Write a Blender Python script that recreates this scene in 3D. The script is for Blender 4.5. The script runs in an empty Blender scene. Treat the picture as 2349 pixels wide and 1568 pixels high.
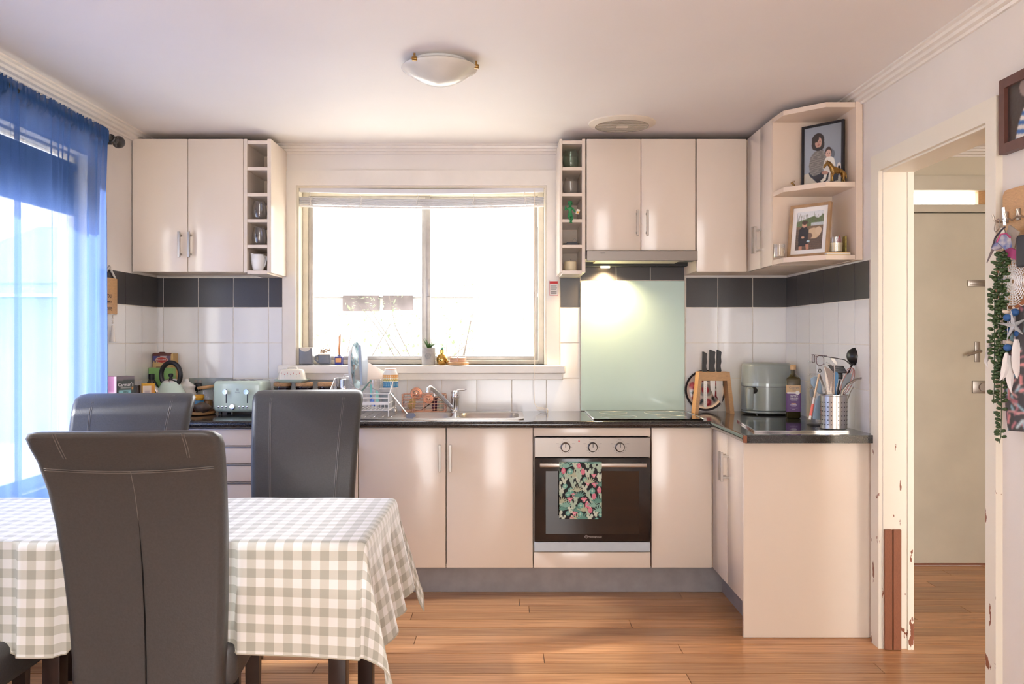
import bpy, bmesh, math, random
import numpy as np
from mathutils import Vector, Matrix

C = bpy.context.scene.collection
PI = math.pi
random.seed(7)
rng = np.random.default_rng(11)

# ------------------------------------------------------------------ camera, sky, sun, exposure
CAMZ = 1.31
F = 2000.0                       # focal length in pixels of a 2349 px wide frame
VX, VY = 1165.0, 772.0           # vanishing point of the room's depth lines
cam_d = bpy.data.cameras.new('camera')
cam = bpy.data.objects.new('camera', cam_d); C.objects.link(cam)
cam_d.sensor_width = 36.0
cam_d.lens = 36.0 * F / 2349.0
cam_d.shift_x = (1174.5 - VX) / 2349.0
cam_d.shift_y = -(784.0 - VY) / 2349.0
cam_d.clip_start = 0.05; cam_d.clip_end = 200
cam.location = (0, 0, CAMZ); cam.rotation_euler = (PI/2, 0, 0)
bpy.context.scene.camera = cam

SKY, SUN, EXPO = 7.6, 15.0, 0.46
w = bpy.data.worlds.new('overcast_sky'); bpy.context.scene.world = w
w.use_nodes = True
bg = w.node_tree.nodes['Background']
bg.inputs[0].default_value = (1.0, 0.985, 0.975, 1); bg.inputs[1].default_value = SKY
sun_d = bpy.data.lights.new('sun', 'SUN'); sun_d.energy = SUN; sun_d.angle = 0.05; sun_d.color = (1, .98, .95)
sun = bpy.data.objects.new('sun', sun_d); C.objects.link(sun)
sun.rotation_euler = (0, math.radians(-54), math.radians(8))       # sun on the curtained side window
vs = bpy.context.scene.view_settings
vs.view_transform = 'Standard'; vs.look = 'None'; vs.gamma = 1; vs.exposure = EXPO
vs.use_curve_mapping = False

def X_(px, Y): return (px - VX) * Y / F
def Z_(py, Y): return CAMZ - (py - VY) * Y / F

# ------------------------------------------------------------------ materials
def lin(c):
    r = []
    for v in c[:3]:
        v = v / 255.0
        r.append(v / 12.92 if v <= 0.04045 else ((v + 0.055) / 1.055) ** 2.4)
    return tuple(r)

def mat(name, rgb, rough=0.5, metal=0.0, spec=0.5, noise=None, bump=None, coat=0.0, vary=0.0, stretch=None, rgb2=None):
    """procedural Principled material. noise=(scale, amount[, rgb2]) tints, bump=(scale, strength), vary = per-object tone"""
    m = bpy.data.materials.new(name); m.use_nodes = True
    nt = m.node_tree; N = nt.nodes; L = nt.links
    p = N['Principled BSDF']
    c = lin(rgb)
    p.inputs['Base Color'].default_value = (*c, 1)
    p.inputs['Roughness'].default_value = rough
    p.inputs['Metallic'].default_value = metal
    p.inputs['Specular IOR Level'].default_value = spec
    p.inputs['Coat Weight'].default_value = coat
    p.inputs['Coat Roughness'].default_value = 0.08
    tc = N.new('ShaderNodeTexCoord')
    co = tc.outputs['Object']
    if stretch:
        g = N.new('ShaderNodeNewGeometry')
        mp = N.new('ShaderNodeMapping'); mp.inputs['Scale'].default_value = stretch
        L.new(g.outputs['Position'], mp.inputs['Vector']); co = mp.outputs['Vector']
    last = None
    if noise:
        n = N.new('ShaderNodeTexNoise'); n.inputs['Scale'].default_value = noise[0]; n.inputs['Detail'].default_value = 4
        L.new(co, n.inputs['Vector'])
        r = N.new('ShaderNodeValToRGB')
        r.color_ramp.elements[0].position = 0.35; r.color_ramp.elements[1].position = 0.65
        c2 = lin(rgb2) if rgb2 else tuple(max(0, x * (1 - noise[1])) for x in c)
        r.color_ramp.elements[0].color = (*c2, 1); r.color_ramp.elements[1].color = (*c, 1)
        L.new(n.outputs['Fac'], r.inputs['Fac']); last = r.outputs['Color']
    if vary:
        oi = N.new('ShaderNodeObjectInfo')
        mr = N.new('ShaderNodeMapRange'); mr.inputs['To Min'].default_value = 1 - vary; mr.inputs['To Max'].default_value = 1 + vary * .5
        L.new(oi.outputs['Random'], mr.inputs['Value'])
        mx = N.new('ShaderNodeMix'); mx.data_type = 'RGBA'; mx.blend_type = 'MULTIPLY'; mx.inputs[0].default_value = 1
        if last: L.new(last, mx.inputs[6])
        else: mx.inputs[6].default_value = (*c, 1)
        L.new(mr.outputs[0], mx.inputs[7]); last = mx.outputs[2]
    if last: L.new(last, p.inputs['Base Color'])
    if bump:
        n2 = N.new('ShaderNodeTexNoise'); n2.inputs['Scale'].default_value = bump[0]; n2.inputs['Detail'].default_value = 3
        L.new(co, n2.inputs['Vector'])
        b = N.new('ShaderNodeBump'); b.inputs['Strength'].default_value = bump[1]; b.inputs['Distance'].default_value = 0.002
        L.new(n2.outputs['Fac'], b.inputs['Height']); L.new(b.outputs['Normal'], p.inputs['Normal'])
    return m

def glassy(name, tint=(1, 1, 1), refl=0.08, rough=0.02):
    """thin clear glass: see-through with a fresnel-like gloss"""
    m = bpy.data.materials.new(name); m.use_nodes = True
    nt = m.node_tree; N = nt.nodes; L = nt.links
    N.remove(N['Principled BSDF'])
    t = N.new('ShaderNodeBsdfTransparent'); t.inputs[0].default_value = (*tint, 1)
    g = N.new('ShaderNodeBsdfGlossy'); g.inputs['Roughness'].default_value = rough
    lw = N.new('ShaderNodeLayerWeight'); lw.inputs['Blend'].default_value = 0.25
    ma = N.new('ShaderNodeMath'); ma.operation = 'MULTIPLY_ADD'; ma.inputs[1].default_value = 0.55; ma.inputs[2].default_value = refl
    ma.use_clamp = True
    L.new(lw.outputs['Facing'], ma.inputs[0])
    mx = N.new('ShaderNodeMixShader')
    L.new(ma.outputs[0], mx.inputs[0]); L.new(t.outputs[0], mx.inputs[1]); L.new(g.outputs[0], mx.inputs[2])
    L.new(mx.outputs[0], N['Material Output'].inputs[0])
    return m

def emit(name, rgb, s):
    m = bpy.data.materials.new(name); m.use_nodes = True
    nt = m.node_tree; N = nt.nodes
    e = N.new('ShaderNodeEmission'); e.inputs[0].default_value = (*lin(rgb), 1); e.inputs[1].default_value = s
    nt.links.new(e.outputs[0], N['Material Output'].inputs[0]); return m

def printmat(name, rough=0.5):
    m = bpy.data.materials.new(name); m.use_nodes = True
    N = m.node_tree.nodes; a = N.new('ShaderNodeAttribute'); a.attribute_name = 'Col'
    p = N['Principled BSDF']; p.inputs['Roughness'].default_value = rough
    m.node_tree.links.new(a.outputs['Color'], p.inputs['Base Color']); return m

M = {}
M['cream'] = mat('cream_gloss_laminate', (237, 222, 205), .16, bump=(6, .015))
M['cream_in'] = mat('cream_matt_laminate', (232, 212, 192), .4)
M['wall'] = mat('white_wall_paint', (236, 228, 220), .55, noise=(2.5, .05), bump=(90, .06))
M['ceil'] = mat('ceiling_paint', (240, 233, 228), .6, noise=(1.2, .04), bump=(60, .04))
M['trim'] = mat('white_trim_gloss', (240, 232, 222), .3, noise=(9, .05), bump=(30, .05))
M['grout'] = mat('grout', (238, 230, 218), .8, noise=(40, .1))
M['tile_w'] = mat('white_glazed_tile', (240, 237, 234), .1, vary=.03, bump=(14, .05))
M['tile_d'] = mat('charcoal_satin_tile', (66, 62, 62), .32, vary=.08, noise=(30, .12))
M['kick'] = mat('brushed_grey_kickboard', (158, 152, 152), .4, noise=(14, .14))
M['granite'] = mat('black_speckled_laminate', (74, 70, 68), .1, noise=(420, .72), coat=.3)
M['steel'] = mat('brushed_steel', (190, 184, 178), .28, 1.0, bump=(120, .05))
M['hoodsteel'] = mat('grey_appliance_steel', (138, 130, 124), .34, .85, bump=(120, .05))
M['nickel'] = mat('satin_nickel', (176, 168, 160), .35, .9)
M['chrome'] = mat('chrome', (225, 225, 228), .08, 1.0)
M['splash'] = mat('pale_green_back_painted_glass', (200, 226, 216), .06, coat=.5)
M['blackglass'] = mat('black_ceramic_glass', (14, 14, 15), .05, coat=.5)
M['ovenglass'] = mat('smoked_oven_glass', (46, 38, 35), .12, noise=(7, .3))
M['leather'] = mat('charcoal_leather', (70, 69, 70), .4, noise=(160, .12), bump=(220, .25))
M['stitch'] = mat('grey_stitching', (112, 107, 105), .55)
M['darkwood'] = mat('dark_stained_wood', (44, 30, 28), .35, noise=(20, .3))
M['leafgreen'] = mat('plant_leaf_green', (86, 120, 62), .45, noise=(40, .3))
M['beadgreen'] = mat('bead_leaf_green', (66, 92, 50), .4, noise=(60, .35), vary=.2)
M['white'] = mat('white_ceramic', (240, 237, 232), .15)
M['whitemetal'] = mat('white_coated_wire', (238, 234, 230), .35)
M['black'] = mat('black_plastic', (26, 26, 28), .35)
M['blacksatin'] = mat('black_satin_frame', (24, 22, 23), .4)
M['mint'] = mat('mint_enamel', (206, 224, 210), .22, coat=.3)
M['sage'] = mat('sage_plastic', (150, 158, 153), .28, coat=.3)
M['lightwood'] = mat('pale_wood', (212, 164, 112), .45, noise=(18, .2), stretch=(3, 3, 30))
M['oakframe'] = mat('oak_picture_frame', (178, 142, 104), .45, noise=(20, .22))
M['cork'] = mat('cork', (206, 158, 112), .8, noise=(220, .35), bump=(200, .3))
M['darkjar'] = mat('dark_plum_glaze', (44, 34, 40), .1, coat=.5)
M['copper'] = mat('copper_wire', (228, 178, 154), .25, .9)
M['gold'] = mat('gold_glaze', (206, 166, 92), .12, 1.0)
M['brass'] = mat('aged_brass', (176, 138, 80), .3, .9, noise=(70, .4))
M['cement'] = mat('pale_cement', (182, 178, 174), .85, noise=(60, .14), bump=(80, .2))
M['slate'] = mat('grey_glazed_stoneware', (128, 130, 136), .3, noise=(24, .1))
M['sand'] = mat('cream_drip_glaze', (222, 210, 192), .3)
M['alu'] = mat('aged_aluminium', (196, 190, 182), .4, .5, noise=(18, .16))
M['frame_l'] = mat('cream_window_paint', (236, 226, 206), .4, noise=(20, .08))
M['glass'] = glassy('window_glass', (.99, .995, 1), .03)
M['clear'] = glassy('clear_drinking_glass', (.965, .97, .97), .07)
M['greenglass'] = glassy('greenish_drinking_glass', (.84, .90, .86), .08)
M['amber'] = mat('olive_brown_bottle_glass', (58, 52, 26), .06, coat=.6)
M['brownglass'] = mat('very_dark_bottle_glass', (30, 24, 24), .08, coat=.5)
M['wax'] = mat('ivory_candle_wax', (236, 222, 188), .5)
M['print'] = printmat('printed_paper', .45)
M['printcloth'] = printmat('printed_cloth', .85)
M['printglaze'] = printmat('printed_glaze', .15)
M['paper'] = mat('white_paper', (238, 234, 230), .7)
M['pink'] = mat('coral_silicone', (232, 112, 100), .5)
M['bluegrey'] = mat('blue_grey_silicone', (158, 180, 200), .5)
M['greysil'] = mat('grey_silicone', (136, 144, 150), .45)
M['bluesil'] = mat('mid_blue_silicone', (74, 126, 170), .45)
M['rosewire'] = mat('rose_wire', (206, 150, 144), .3, .7)
M['timber'] = mat('reddish_brown_timber', (152, 92, 62), .5, noise=(30, .3), stretch=(60, 60, 4))
M['terracotta'] = mat('brown_timber_frame', (104, 66, 58), .45, noise=(40, .15))
M['fan'] = mat('aged_cream_plastic', (232, 220, 200), .45)
M['lampglass'] = mat('alabaster_glass', (228, 224, 212), .25, noise=(9, .08), coat=.3)
M['blindwhite'] = mat('white_blind_metal', (226, 224, 226), .4)
M['cordwhite'] = mat('white_cord', (238, 226, 208), .7)
M['ivory'] = mat('ivory_paint_worn', (232, 222, 202), .4, noise=(14, .07))
M['hallwall'] = mat('hall_cream_paint', (214, 202, 178), .6, noise=(3, .05))
M['halldoor'] = mat('hall_door_cream_paint', (216, 206, 186), .5, noise=(5, .07))
M['feather'] = mat('white_feather', (238, 234, 232), .8)
M['bluebead'] = mat('blue_wood_bead', (52, 98, 158), .6)
M['shell'] = mat('sea_shell', (222, 206, 188), .5)
M['star'] = mat('weathered_star', (190, 194, 198), .7, noise=(60, .2))
M['rattan'] = mat('rattan_hoop', (186, 122, 82), .5, noise=(40, .3))
M['lace'] = mat('white_crochet', (240, 238, 238), .85)
M['alien'] = mat('green_painted_resin', (44, 136, 78), .4)
M['redcard'] = mat('red_card', (204, 40, 46), .5)
M['reed'] = mat('reed_stick', (214, 150, 96), .7)
M['cobalt'] = mat('cobalt_glass', (52, 56, 128), .1, coat=.5)
M['yellow'] = mat('yellow_plastic', (222, 164, 44), .4)
M['avocado'] = mat('avocado_skin', (88, 72, 60), .45, noise=(60, .5), bump=(90, .9))
M['navytile'] = mat('dark_rim_glaze', (48, 46, 56), .2)
M['outleaf'] = mat('sunlit_leaf', (92, 106, 78), .6, noise=(5, .3))
M['outbark'] = mat('pale_bark', (72, 64, 58), .8)
M['outwall'] = mat('neighbour_render', (190, 188, 186), .8, noise=(2, .04))
M['outroof'] = mat('neighbour_roof', (150, 148, 148), .7)
M['outdark'] = mat('neighbour_brick', (98, 90, 92), .8, noise=(5, .45))
M['outgrass'] = mat('pale_lawn', (218, 214, 202), .9, noise=(1.5, .1))

# speckle colours of the worktop: pale flecks on black
def tune_granite():
    r = [n for n in M['granite'].node_tree.nodes if n.type == 'VALTORGB'][0]
    r.color_ramp.elements[0].position = .52; r.color_ramp.elements[1].position = .72
    r.color_ramp.elements[0].color = (*lin((34, 32, 32)), 1); r.color_ramp.elements[1].color = (*lin((104, 100, 98)), 1)
tune_granite()

# floor boards: jarrah-brown grain running along the boards, dark scuffs
def floor_mat():
    m = bpy.data.materials.new('polished_floorboards'); m.use_nodes = True
    nt = m.node_tree; N = nt.nodes; L = nt.links; p = N['Principled BSDF']
    g = N.new('ShaderNodeNewGeometry')
    def nz(scale, sx, sy, d=5):
        mp = N.new('ShaderNodeMapping'); mp.inputs['Scale'].default_value = (sx, sy, 1)
        L.new(g.outputs['Position'], mp.inputs['Vector'])
        n = N.new('ShaderNodeTexNoise'); n.inputs['Scale'].default_value = scale; n.inputs['Detail'].default_value = d
        L.new(mp.outputs[0], n.inputs['Vector']); return n
    grain = nz(1, 3, 75)
    r = N.new('ShaderNodeValToRGB'); e = r.color_ramp.elements
    e[0].position = .3; e[0].color = (*lin((182, 124, 80)), 1); e[1].position = .72; e[1].color = (*lin((230, 178, 128)), 1)
    L.new(grain.outputs['Fac'], r.inputs['Fac'])
    oi = N.new('ShaderNodeObjectInfo')
    mr = N.new('ShaderNodeMapRange'); mr.inputs['To Min'].default_value = .72; mr.inputs['To Max'].default_value = 1.12
    L.new(oi.outputs['Random'], mr.inputs['Value'])
    mx = N.new('ShaderNodeMix'); mx.data_type = 'RGBA'; mx.blend_type = 'MULTIPLY'; mx.inputs[0].default_value = 1
    L.new(r.outputs[0], mx.inputs[6]); L.new(mr.outputs[0], mx.inputs[7])
    sc = nz(1, 9, 60, 8); big = nz(1.2, 1, 1, 2)
    mul = N.new('ShaderNodeMath'); mul.operation = 'MULTIPLY'
    L.new(sc.outputs['Fac'], mul.inputs[0]); L.new(big.outputs['Fac'], mul.inputs[1])
    r2 = N.new('ShaderNodeValToRGB'); r2.color_ramp.elements[0].position = .36; r2.color_ramp.elements[1].position = .46
    L.new(mul.outputs[0], r2.inputs['Fac'])
    mx2 = N.new('ShaderNodeMix'); mx2.data_type = 'RGBA'; mx2.inputs[7].default_value = (*lin((92, 62, 48)), 1)
    sm = N.new('ShaderNodeMath'); sm.operation = 'MULTIPLY'; sm.inputs[1].default_value = .55
    L.new(r2.outputs[0], sm.inputs[0]); L.new(sm.outputs[0], mx2.inputs[0]); L.new(mx.outputs[2], mx2.inputs[6])
    L.new(mx2.outputs[2], p.inputs['Base Color'])
    p.inputs['Roughness'].default_value = .3
    b = N.new('ShaderNodeBump'); b.inputs['Strength'].default_value = .12; b.inputs['Distance'].default_value = .002
    L.new(grain.outputs['Fac'], b.inputs['Height']); L.new(b.outputs[0], p.inputs['Normal'])
    return m
M['floor'] = floor_mat()

# painted timber with chips knocked out of it low down (jambs and architraves)
def chipped_mat():
    m = bpy.data.materials.new('chipped_white_paint'); m.use_nodes = True
    nt = m.node_tree; N = nt.nodes; L = nt.links; p = N['Principled BSDF']
    g = N.new('ShaderNodeNewGeometry')
    mp = N.new('ShaderNodeMapping'); mp.inputs['Scale'].default_value = (30, 30, 10)
    L.new(g.outputs['Position'], mp.inputs['Vector'])
    n = N.new('ShaderNodeTexNoise'); n.inputs['Scale'].default_value = 1; n.inputs['Detail'].default_value = 5
    L.new(mp.outputs[0], n.inputs['Vector'])
    sx = N.new('ShaderNodeSeparateXYZ'); L.new(g.outputs['Position'], sx.inputs[0])
    mr = N.new('ShaderNodeMapRange'); mr.inputs['From Max'].default_value = 1.3; mr.inputs['To Min'].default_value = .60; mr.inputs['To Max'].default_value = .76
    L.new(sx.outputs['Z'], mr.inputs['Value'])
    gt = N.new('ShaderNodeMath'); gt.operation = 'GREATER_THAN'
    L.new(n.outputs['Fac'], gt.inputs[0]); L.new(mr.outputs[0], gt.inputs[1])
    mx = N.new('ShaderNodeMix'); mx.data_type = 'RGBA'
    mx.inputs[6].default_value = (*lin((238, 230, 214)), 1); mx.inputs[7].default_value = (*lin((140, 84, 58)), 1)
    L.new(gt.outputs[0], mx.inputs[0]); L.new(mx.outputs[2], p.inputs['Base Color'])
    p.inputs['Roughness'].default_value = .4
    return m
M['chip'] = chipped_mat()

# gingham tablecloth, drawn from the cloth's own flat coordinates
def gingham_mat():
    m = bpy.data.materials.new('gingham_cloth'); m.use_nodes = True
    nt = m.node_tree; N = nt.nodes; L = nt.links; p = N['Principled BSDF']
    uv = N.new('ShaderNodeUVMap'); uv.uv_map = 'flat'
    sp = N.new('ShaderNodeSeparateXYZ'); L.new(uv.outputs[0], sp.inputs[0])
    outs = []
    for ax in ('X', 'Y'):
        a = N.new('ShaderNodeMath'); a.operation = 'MULTIPLY'; a.inputs[1].default_value = 1 / .05
        L.new(sp.outputs[ax], a.inputs[0])
        f = N.new('ShaderNodeMath'); f.operation = 'FRACT'; L.new(a.outputs[0], f.inputs[0])
        s = N.new('ShaderNodeMath'); s.operation = 'GREATER_THAN'; s.inputs[1].default_value = .5
        L.new(f.outputs[0], s.inputs[0]); outs.append(s)
    ad = N.new('ShaderNodeMath'); ad.operation = 'ADD'
    L.new(outs[0].outputs[0], ad.inputs[0]); L.new(outs[1].outputs[0], ad.inputs[1])
    dv = N.new('ShaderNodeMath'); dv.operation = 'MULTIPLY'; dv.inputs[1].default_value = .5; L.new(ad.outputs[0], dv.inputs[0])
    r = N.new('ShaderNodeValToRGB'); r.color_ramp.interpolation = 'LINEAR'
    e = r.color_ramp.elements
    e[0].color = (*lin((234, 232, 229)), 1); e[1].color = (*lin((176, 174, 162)), 1)
    k = e.new(.5); k.color = (*lin((206, 204, 194)), 1)
    L.new(dv.outputs[0], r.inputs['Fac']); L.new(r.outputs[0], p.inputs['Base Color'])
    p.inputs['Roughness'].default_value = .85; p.inputs['Specular IOR Level'].default_value = .2; p.inputs['Sheen Weight'].default_value = 1.0; p.inputs['Sheen Roughness'].default_value = .3
    n = N.new('ShaderNodeTexNoise'); n.inputs['Scale'].default_value = 900
    b = N.new('ShaderNodeBump'); b.inputs['Strength'].default_value = .15; b.inputs['Distance'].default_value = .001
    tc = N.new('ShaderNodeTexCoord'); L.new(tc.outputs['Object'], n.inputs['Vector'])
    L.new(n.outputs['Fac'], b.inputs['Height']); L.new(b.outputs[0], p.inputs['Normal'])
    return m
M['gingham'] = gingham_mat()

# sheer blue curtain cloth
def curtain_mat():
    m = bpy.data.materials.new('sheer_blue_curtain'); m.use_nodes = True
    nt = m.node_tree; N = nt.nodes; L = nt.links; N.remove(N['Principled BSDF'])
    d = N.new('ShaderNodeBsdfDiffuse'); d.inputs[0].default_value = (*lin((66, 102, 152)), 1)
    t = N.new('ShaderNodeBsdfTranslucent'); t.inputs[0].default_value = (*lin((88, 112, 172)), 1)
    tr = N.new('ShaderNodeBsdfTransparent'); tr.inputs[0].default_value = (.9, .93, 1, 1)
    a = N.new('ShaderNodeMixShader'); a.inputs[0].default_value = .5
    L.new(d.outputs[0], a.inputs[1]); L.new(t.outputs[0], a.inputs[2])
    wv = N.new('ShaderNodeTexNoise'); wv.inputs['Scale'].default_value = 260
    tc = N.new('ShaderNodeTexCoord'); L.new(tc.outputs['Object'], wv.inputs['Vector'])
    mr = N.new('ShaderNodeMapRange'); mr.inputs['To Min'].default_value = .07; mr.inputs['To Max'].default_value = .24
    L.new(wv.outputs['Fac'], mr.inputs['Value'])
    b = N.new('ShaderNodeMixShader')
    L.new(mr.outputs[0], b.inputs[0]); L.new(a.outputs[0], b.inputs[1]); L.new(tr.outputs[0], b.inputs[2])
    L.new(b.outputs[0], N['Material Output'].inputs[0])
    return m
M['curtain'] = curtain_mat()

# ------------------------------------------------------------------ mesh helpers (all add to a bmesh)
def NB(): return bmesh.new()

def box(bm, x0, x1, y0, y1, z0, z1, bev=0.0, seg=2, rot=None, piv=None):
    r = bmesh.ops.create_cube(bm, size=1.0)
    vs_ = r['verts']
    bmesh.ops.scale(bm, vec=(x1 - x0, y1 - y0, z1 - z0), verts=vs_)
    bmesh.ops.translate(bm, vec=((x0 + x1) / 2, (y0 + y1) / 2, (z0 + z1) / 2), verts=vs_)
    if bev:
        es = list({e for v in vs_ for e in v.link_edges})
        q = bmesh.ops.bevel(bm, geom=es, offset=bev, segments=seg, affect='EDGES', profile=.5, clamp_overlap=True)
        vs_ = list(set(q['verts']) | {v for v in vs_ if v.is_valid})
    if rot is not None:
        c = Vector(piv) if piv is not None else Vector(((x0 + x1) / 2, (y0 + y1) / 2, (z0 + z1) / 2))
        bmesh.ops.rotate(bm, cent=c, matrix=rot, verts=vs_)
    return vs_

def lathe(bm, prof, c=(0, 0, 0), n=24, cap0=True, cap1=True, axis='Z', sx=1.0, sy=1.0):
    """prof: list of (radius, height)"""
    rings = []; out = []
    for r, h in prof:
        ring = []
        for i in range(n):
            a = 2 * PI * i / n
            u, v = r * math.cos(a) * sx, r * math.sin(a) * sy
            p = {'Z': (u, v, h), 'Y': (u, h, v), 'X': (h, u, v)}[axis]
            vv = bm.verts.new((c[0] + p[0], c[1] + p[1], c[2] + p[2])); ring.append(vv); out.append(vv)
        rings.append(ring)
    for a, b in zip(rings[:-1], rings[1:]):
        for i in range(n):
            bm.faces.new((a[i], a[(i + 1) % n], b[(i + 1) % n], b[i]))
    if cap0: bm.faces.new(rings[0][::-1])
    if cap1: bm.faces.new(rings[-1])
    return out

def cyl(bm, c, r, h, n=20, axis='Z', r2=None):
    return lathe(bm, [(r, 0), (r if r2 is None else r2, h)], c, n, axis=axis)

def tube(bm, pts, r, n=8, closed=False, flat=1.0):
    P = [Vector(p) for p in pts]; N_ = len(P); rings = []; out = []
    rad = r if isinstance(r, (list, tuple)) else [r] * N_
    up = None
    for i, p in enumerate(P):
        if closed: t = P[(i + 1) % N_] - P[i - 1]
        else: t = P[min(i + 1, N_ - 1)] - P[max(i - 1, 0)]
        if t.length < 1e-9: t = Vector((0, 0, 1))
        t.normalize()
        if up is None:
            up = Vector((0, 0, 1)) if abs(t.z) < .9 else Vector((1, 0, 0))
        s = t.cross(up)
        if s.length < 1e-6: s = t.cross(Vector((0, 1, 0)))
        s.normalize(); up = s.cross(t).normalized()
        ring = []
        for k in range(n):
            a = 2 * PI * k / n
            v = bm.verts.new(p + s * (math.cos(a) * rad[i]) + up * (math.sin(a) * rad[i] * flat)); ring.append(v); out.append(v)
        rings.append(ring)
    prs = list(zip(rings[:-1], rings[1:])) + ([(rings[-1], rings[0])] if closed else [])
    for a, b in prs:
        for k in range(n): bm.faces.new((a[k], a[(k + 1) % n], b[(k + 1) % n], b[k]))
    if not closed:
        bm.faces.new(rings[0][::-1]); bm.faces.new(rings[-1])
    return out

def ball(bm, c, rx, ry=None, rz=None, u=16, v=10, rot=None):
    ry = rx if ry is None else ry; rz = rx if rz is None else rz
    r = bmesh.ops.create_uvsphere(bm, u_segments=u, v_segments=v, radius=1)
    bmesh.ops.scale(bm, vec=(rx, ry, rz), verts=r['verts'])
    if rot is not None: bmesh.ops.rotate(bm, cent=(0, 0, 0), matrix=rot, verts=r['verts'])
    bmesh.ops.translate(bm, vec=c, verts=r['verts'])
    return r['verts']

def prism(bm, pts, d, bev=0):
    """polygon (list of 3-D points) extruded by vector d"""
    d = Vector(d)
    a = [bm.verts.new(p) for p in pts]; b = [bm.verts.new(Vector(p) + d) for p in pts]
    n = len(a)
    f = [bm.faces.new(a), bm.faces.new(b[::-1])]
    for i in range(n): f.append(bm.faces.new((a[i], b[i], b[(i + 1) % n], a[(i + 1) % n])))
    bmesh.ops.recalc_face_normals(bm, faces=f)
    return a + b

def loft(bm, loops, cap0=True, cap1=True):
    L_ = [[bm.verts.new(p) for p in lp] for lp in loops]; n = len(L_[0])
    for a, b in zip(L_[:-1], L_[1:]):
        for i in range(n): bm.faces.new((a[i], a[(i + 1) % n], b[(i + 1) % n], b[i]))
    if cap0: bm.faces.new(L_[0][::-1])
    if cap1: bm.faces.new(L_[-1])
    return [v for l in L_ for v in l]

def rrect(x0, x1, y0, y1, r, z, k=5):
    out = []
    for cx, cy, a0 in ((x1 - r, y1 - r, 0), (x0 + r, y1 - r, 90), (x0 + r, y0 + r, 180), (x1 - r, y0 + r, 270)):
        for i in range(k + 1):
            a = math.radians(a0 + 90 * i / k)
            out.append(Vector((cx + r * math.cos(a), cy + r * math.sin(a), z)))
    return out

def spin(bm, verts, piv, rot): bmesh.ops.rotate(bm, cent=Vector(piv), matrix=rot, verts=verts)
def RX(a): return Matrix.Rotation(a, 3, 'X')
def RY(a): return Matrix.Rotation(a, 3, 'Y')
def RZ(a): return Matrix.Rotation(a, 3, 'Z')

OFF = {}
def thing(name, label, cat, loc=(0, 0, 0), rz=0.0, group=None, world=True):
    o = bpy.data.objects.new(name, None); C.objects.link(o)
    o.empty_display_size = .05
    o.location = loc; o.rotation_euler = (0, 0, rz); o['label'] = label; o['category'] = cat
    if group: o['group'] = group
    OFF[o.name] = Vector(loc) if world else Vector((0, 0, 0))
    return o

def finish(name, me, m, parent, smooth):
    if isinstance(m, str): m = M[m]
    if m: me.materials.append(m)
    if smooth is not None:
        for p in me.polygons: p.use_smooth = True
        me.set_sharp_from_angle(angle=math.radians(smooth))
    o = bpy.data.objects.new(name, me); C.objects.link(o)
    if parent: o.parent = parent
    return o

def ob(name, bm, m, parent=None, org=None, smooth=38, kind=None, label=None, fix=True):
    """link a bmesh (written in world metres) as ONE object; children of a thing are stored relative to the thing's base"""
    off = OFF.get(parent.name, Vector()) if parent else Vector(org if org is not None else (0, 0, 0))
    if fix: bmesh.ops.recalc_face_normals(bm, faces=bm.faces)
    if off.length: bmesh.ops.translate(bm, vec=-off, verts=bm.verts)
    me = bpy.data.meshes.new(name); bm.to_mesh(me); bm.free()
    o = finish(name, me, m, parent, smooth)
    if not parent and org is not None: o.location = org
    OFF[o.name] = off
    if kind: o['kind'] = kind
    if label: o['label'] = label
    return o

def tag(o, label, cat, group=None):
    o['label'] = label; o['category'] = cat
    if group: o['group'] = group
    return o

def struct(name, bm, m, smooth=30, org=None):
    o = ob(name, bm, m, None, org, smooth); o['kind'] = 'structure'; return o

def dup(root, loc, rz=None, label=None, group=None):
    def cp(o, par):
        c = o.copy(); C.objects.link(c)
        if par: c.parent = par
        for ch in list(o.children): cp(ch, c)
        return c
    r = cp(root, None); r.location = loc
    if rz is not None: r.rotation_euler = (0, 0, rz)
    if label: r['label'] = label
    if group: r['group'] = group
    return r

def pmesh(name, V, Fc, m, parent=None, cols=None, uvs=None, smooth=60, org=None):
    off = OFF.get(parent.name, Vector()) if parent else Vector(org if org is not None else (0, 0, 0))
    V = np.asarray(V, float) - np.array(off)
    me = bpy.data.meshes.new(name); me.from_pydata(V.tolist(), [], [tuple(f) for f in Fc])
    if cols is not None:
        at = me.color_attributes.new('Col', 'FLOAT_COLOR', 'POINT')
        at.data.foreach_set('color', np.asarray(cols, np.float32).ravel())
    if uvs is not None:
        ul = me.uv_layers.new(name='flat')
        li = np.zeros(len(me.loops), np.int32); me.loops.foreach_get('vertex_index', li)
        ul.data.foreach_set('uv', np.asarray(uvs, np.float32)[li].ravel())
    me.update()
    o = finish(name, me, m, parent, smooth)
    if not parent and org is not None: o.location = org
    OFF[o.name] = off
    return o

def gridfaces(nx, ny):
    i = np.arange(ny - 1)[:, None] * nx + np.arange(nx - 1)[None, :]
    i = i.ravel()
    return np.stack([i, i + 1, i + nx + 1, i + nx], 1)

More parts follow.
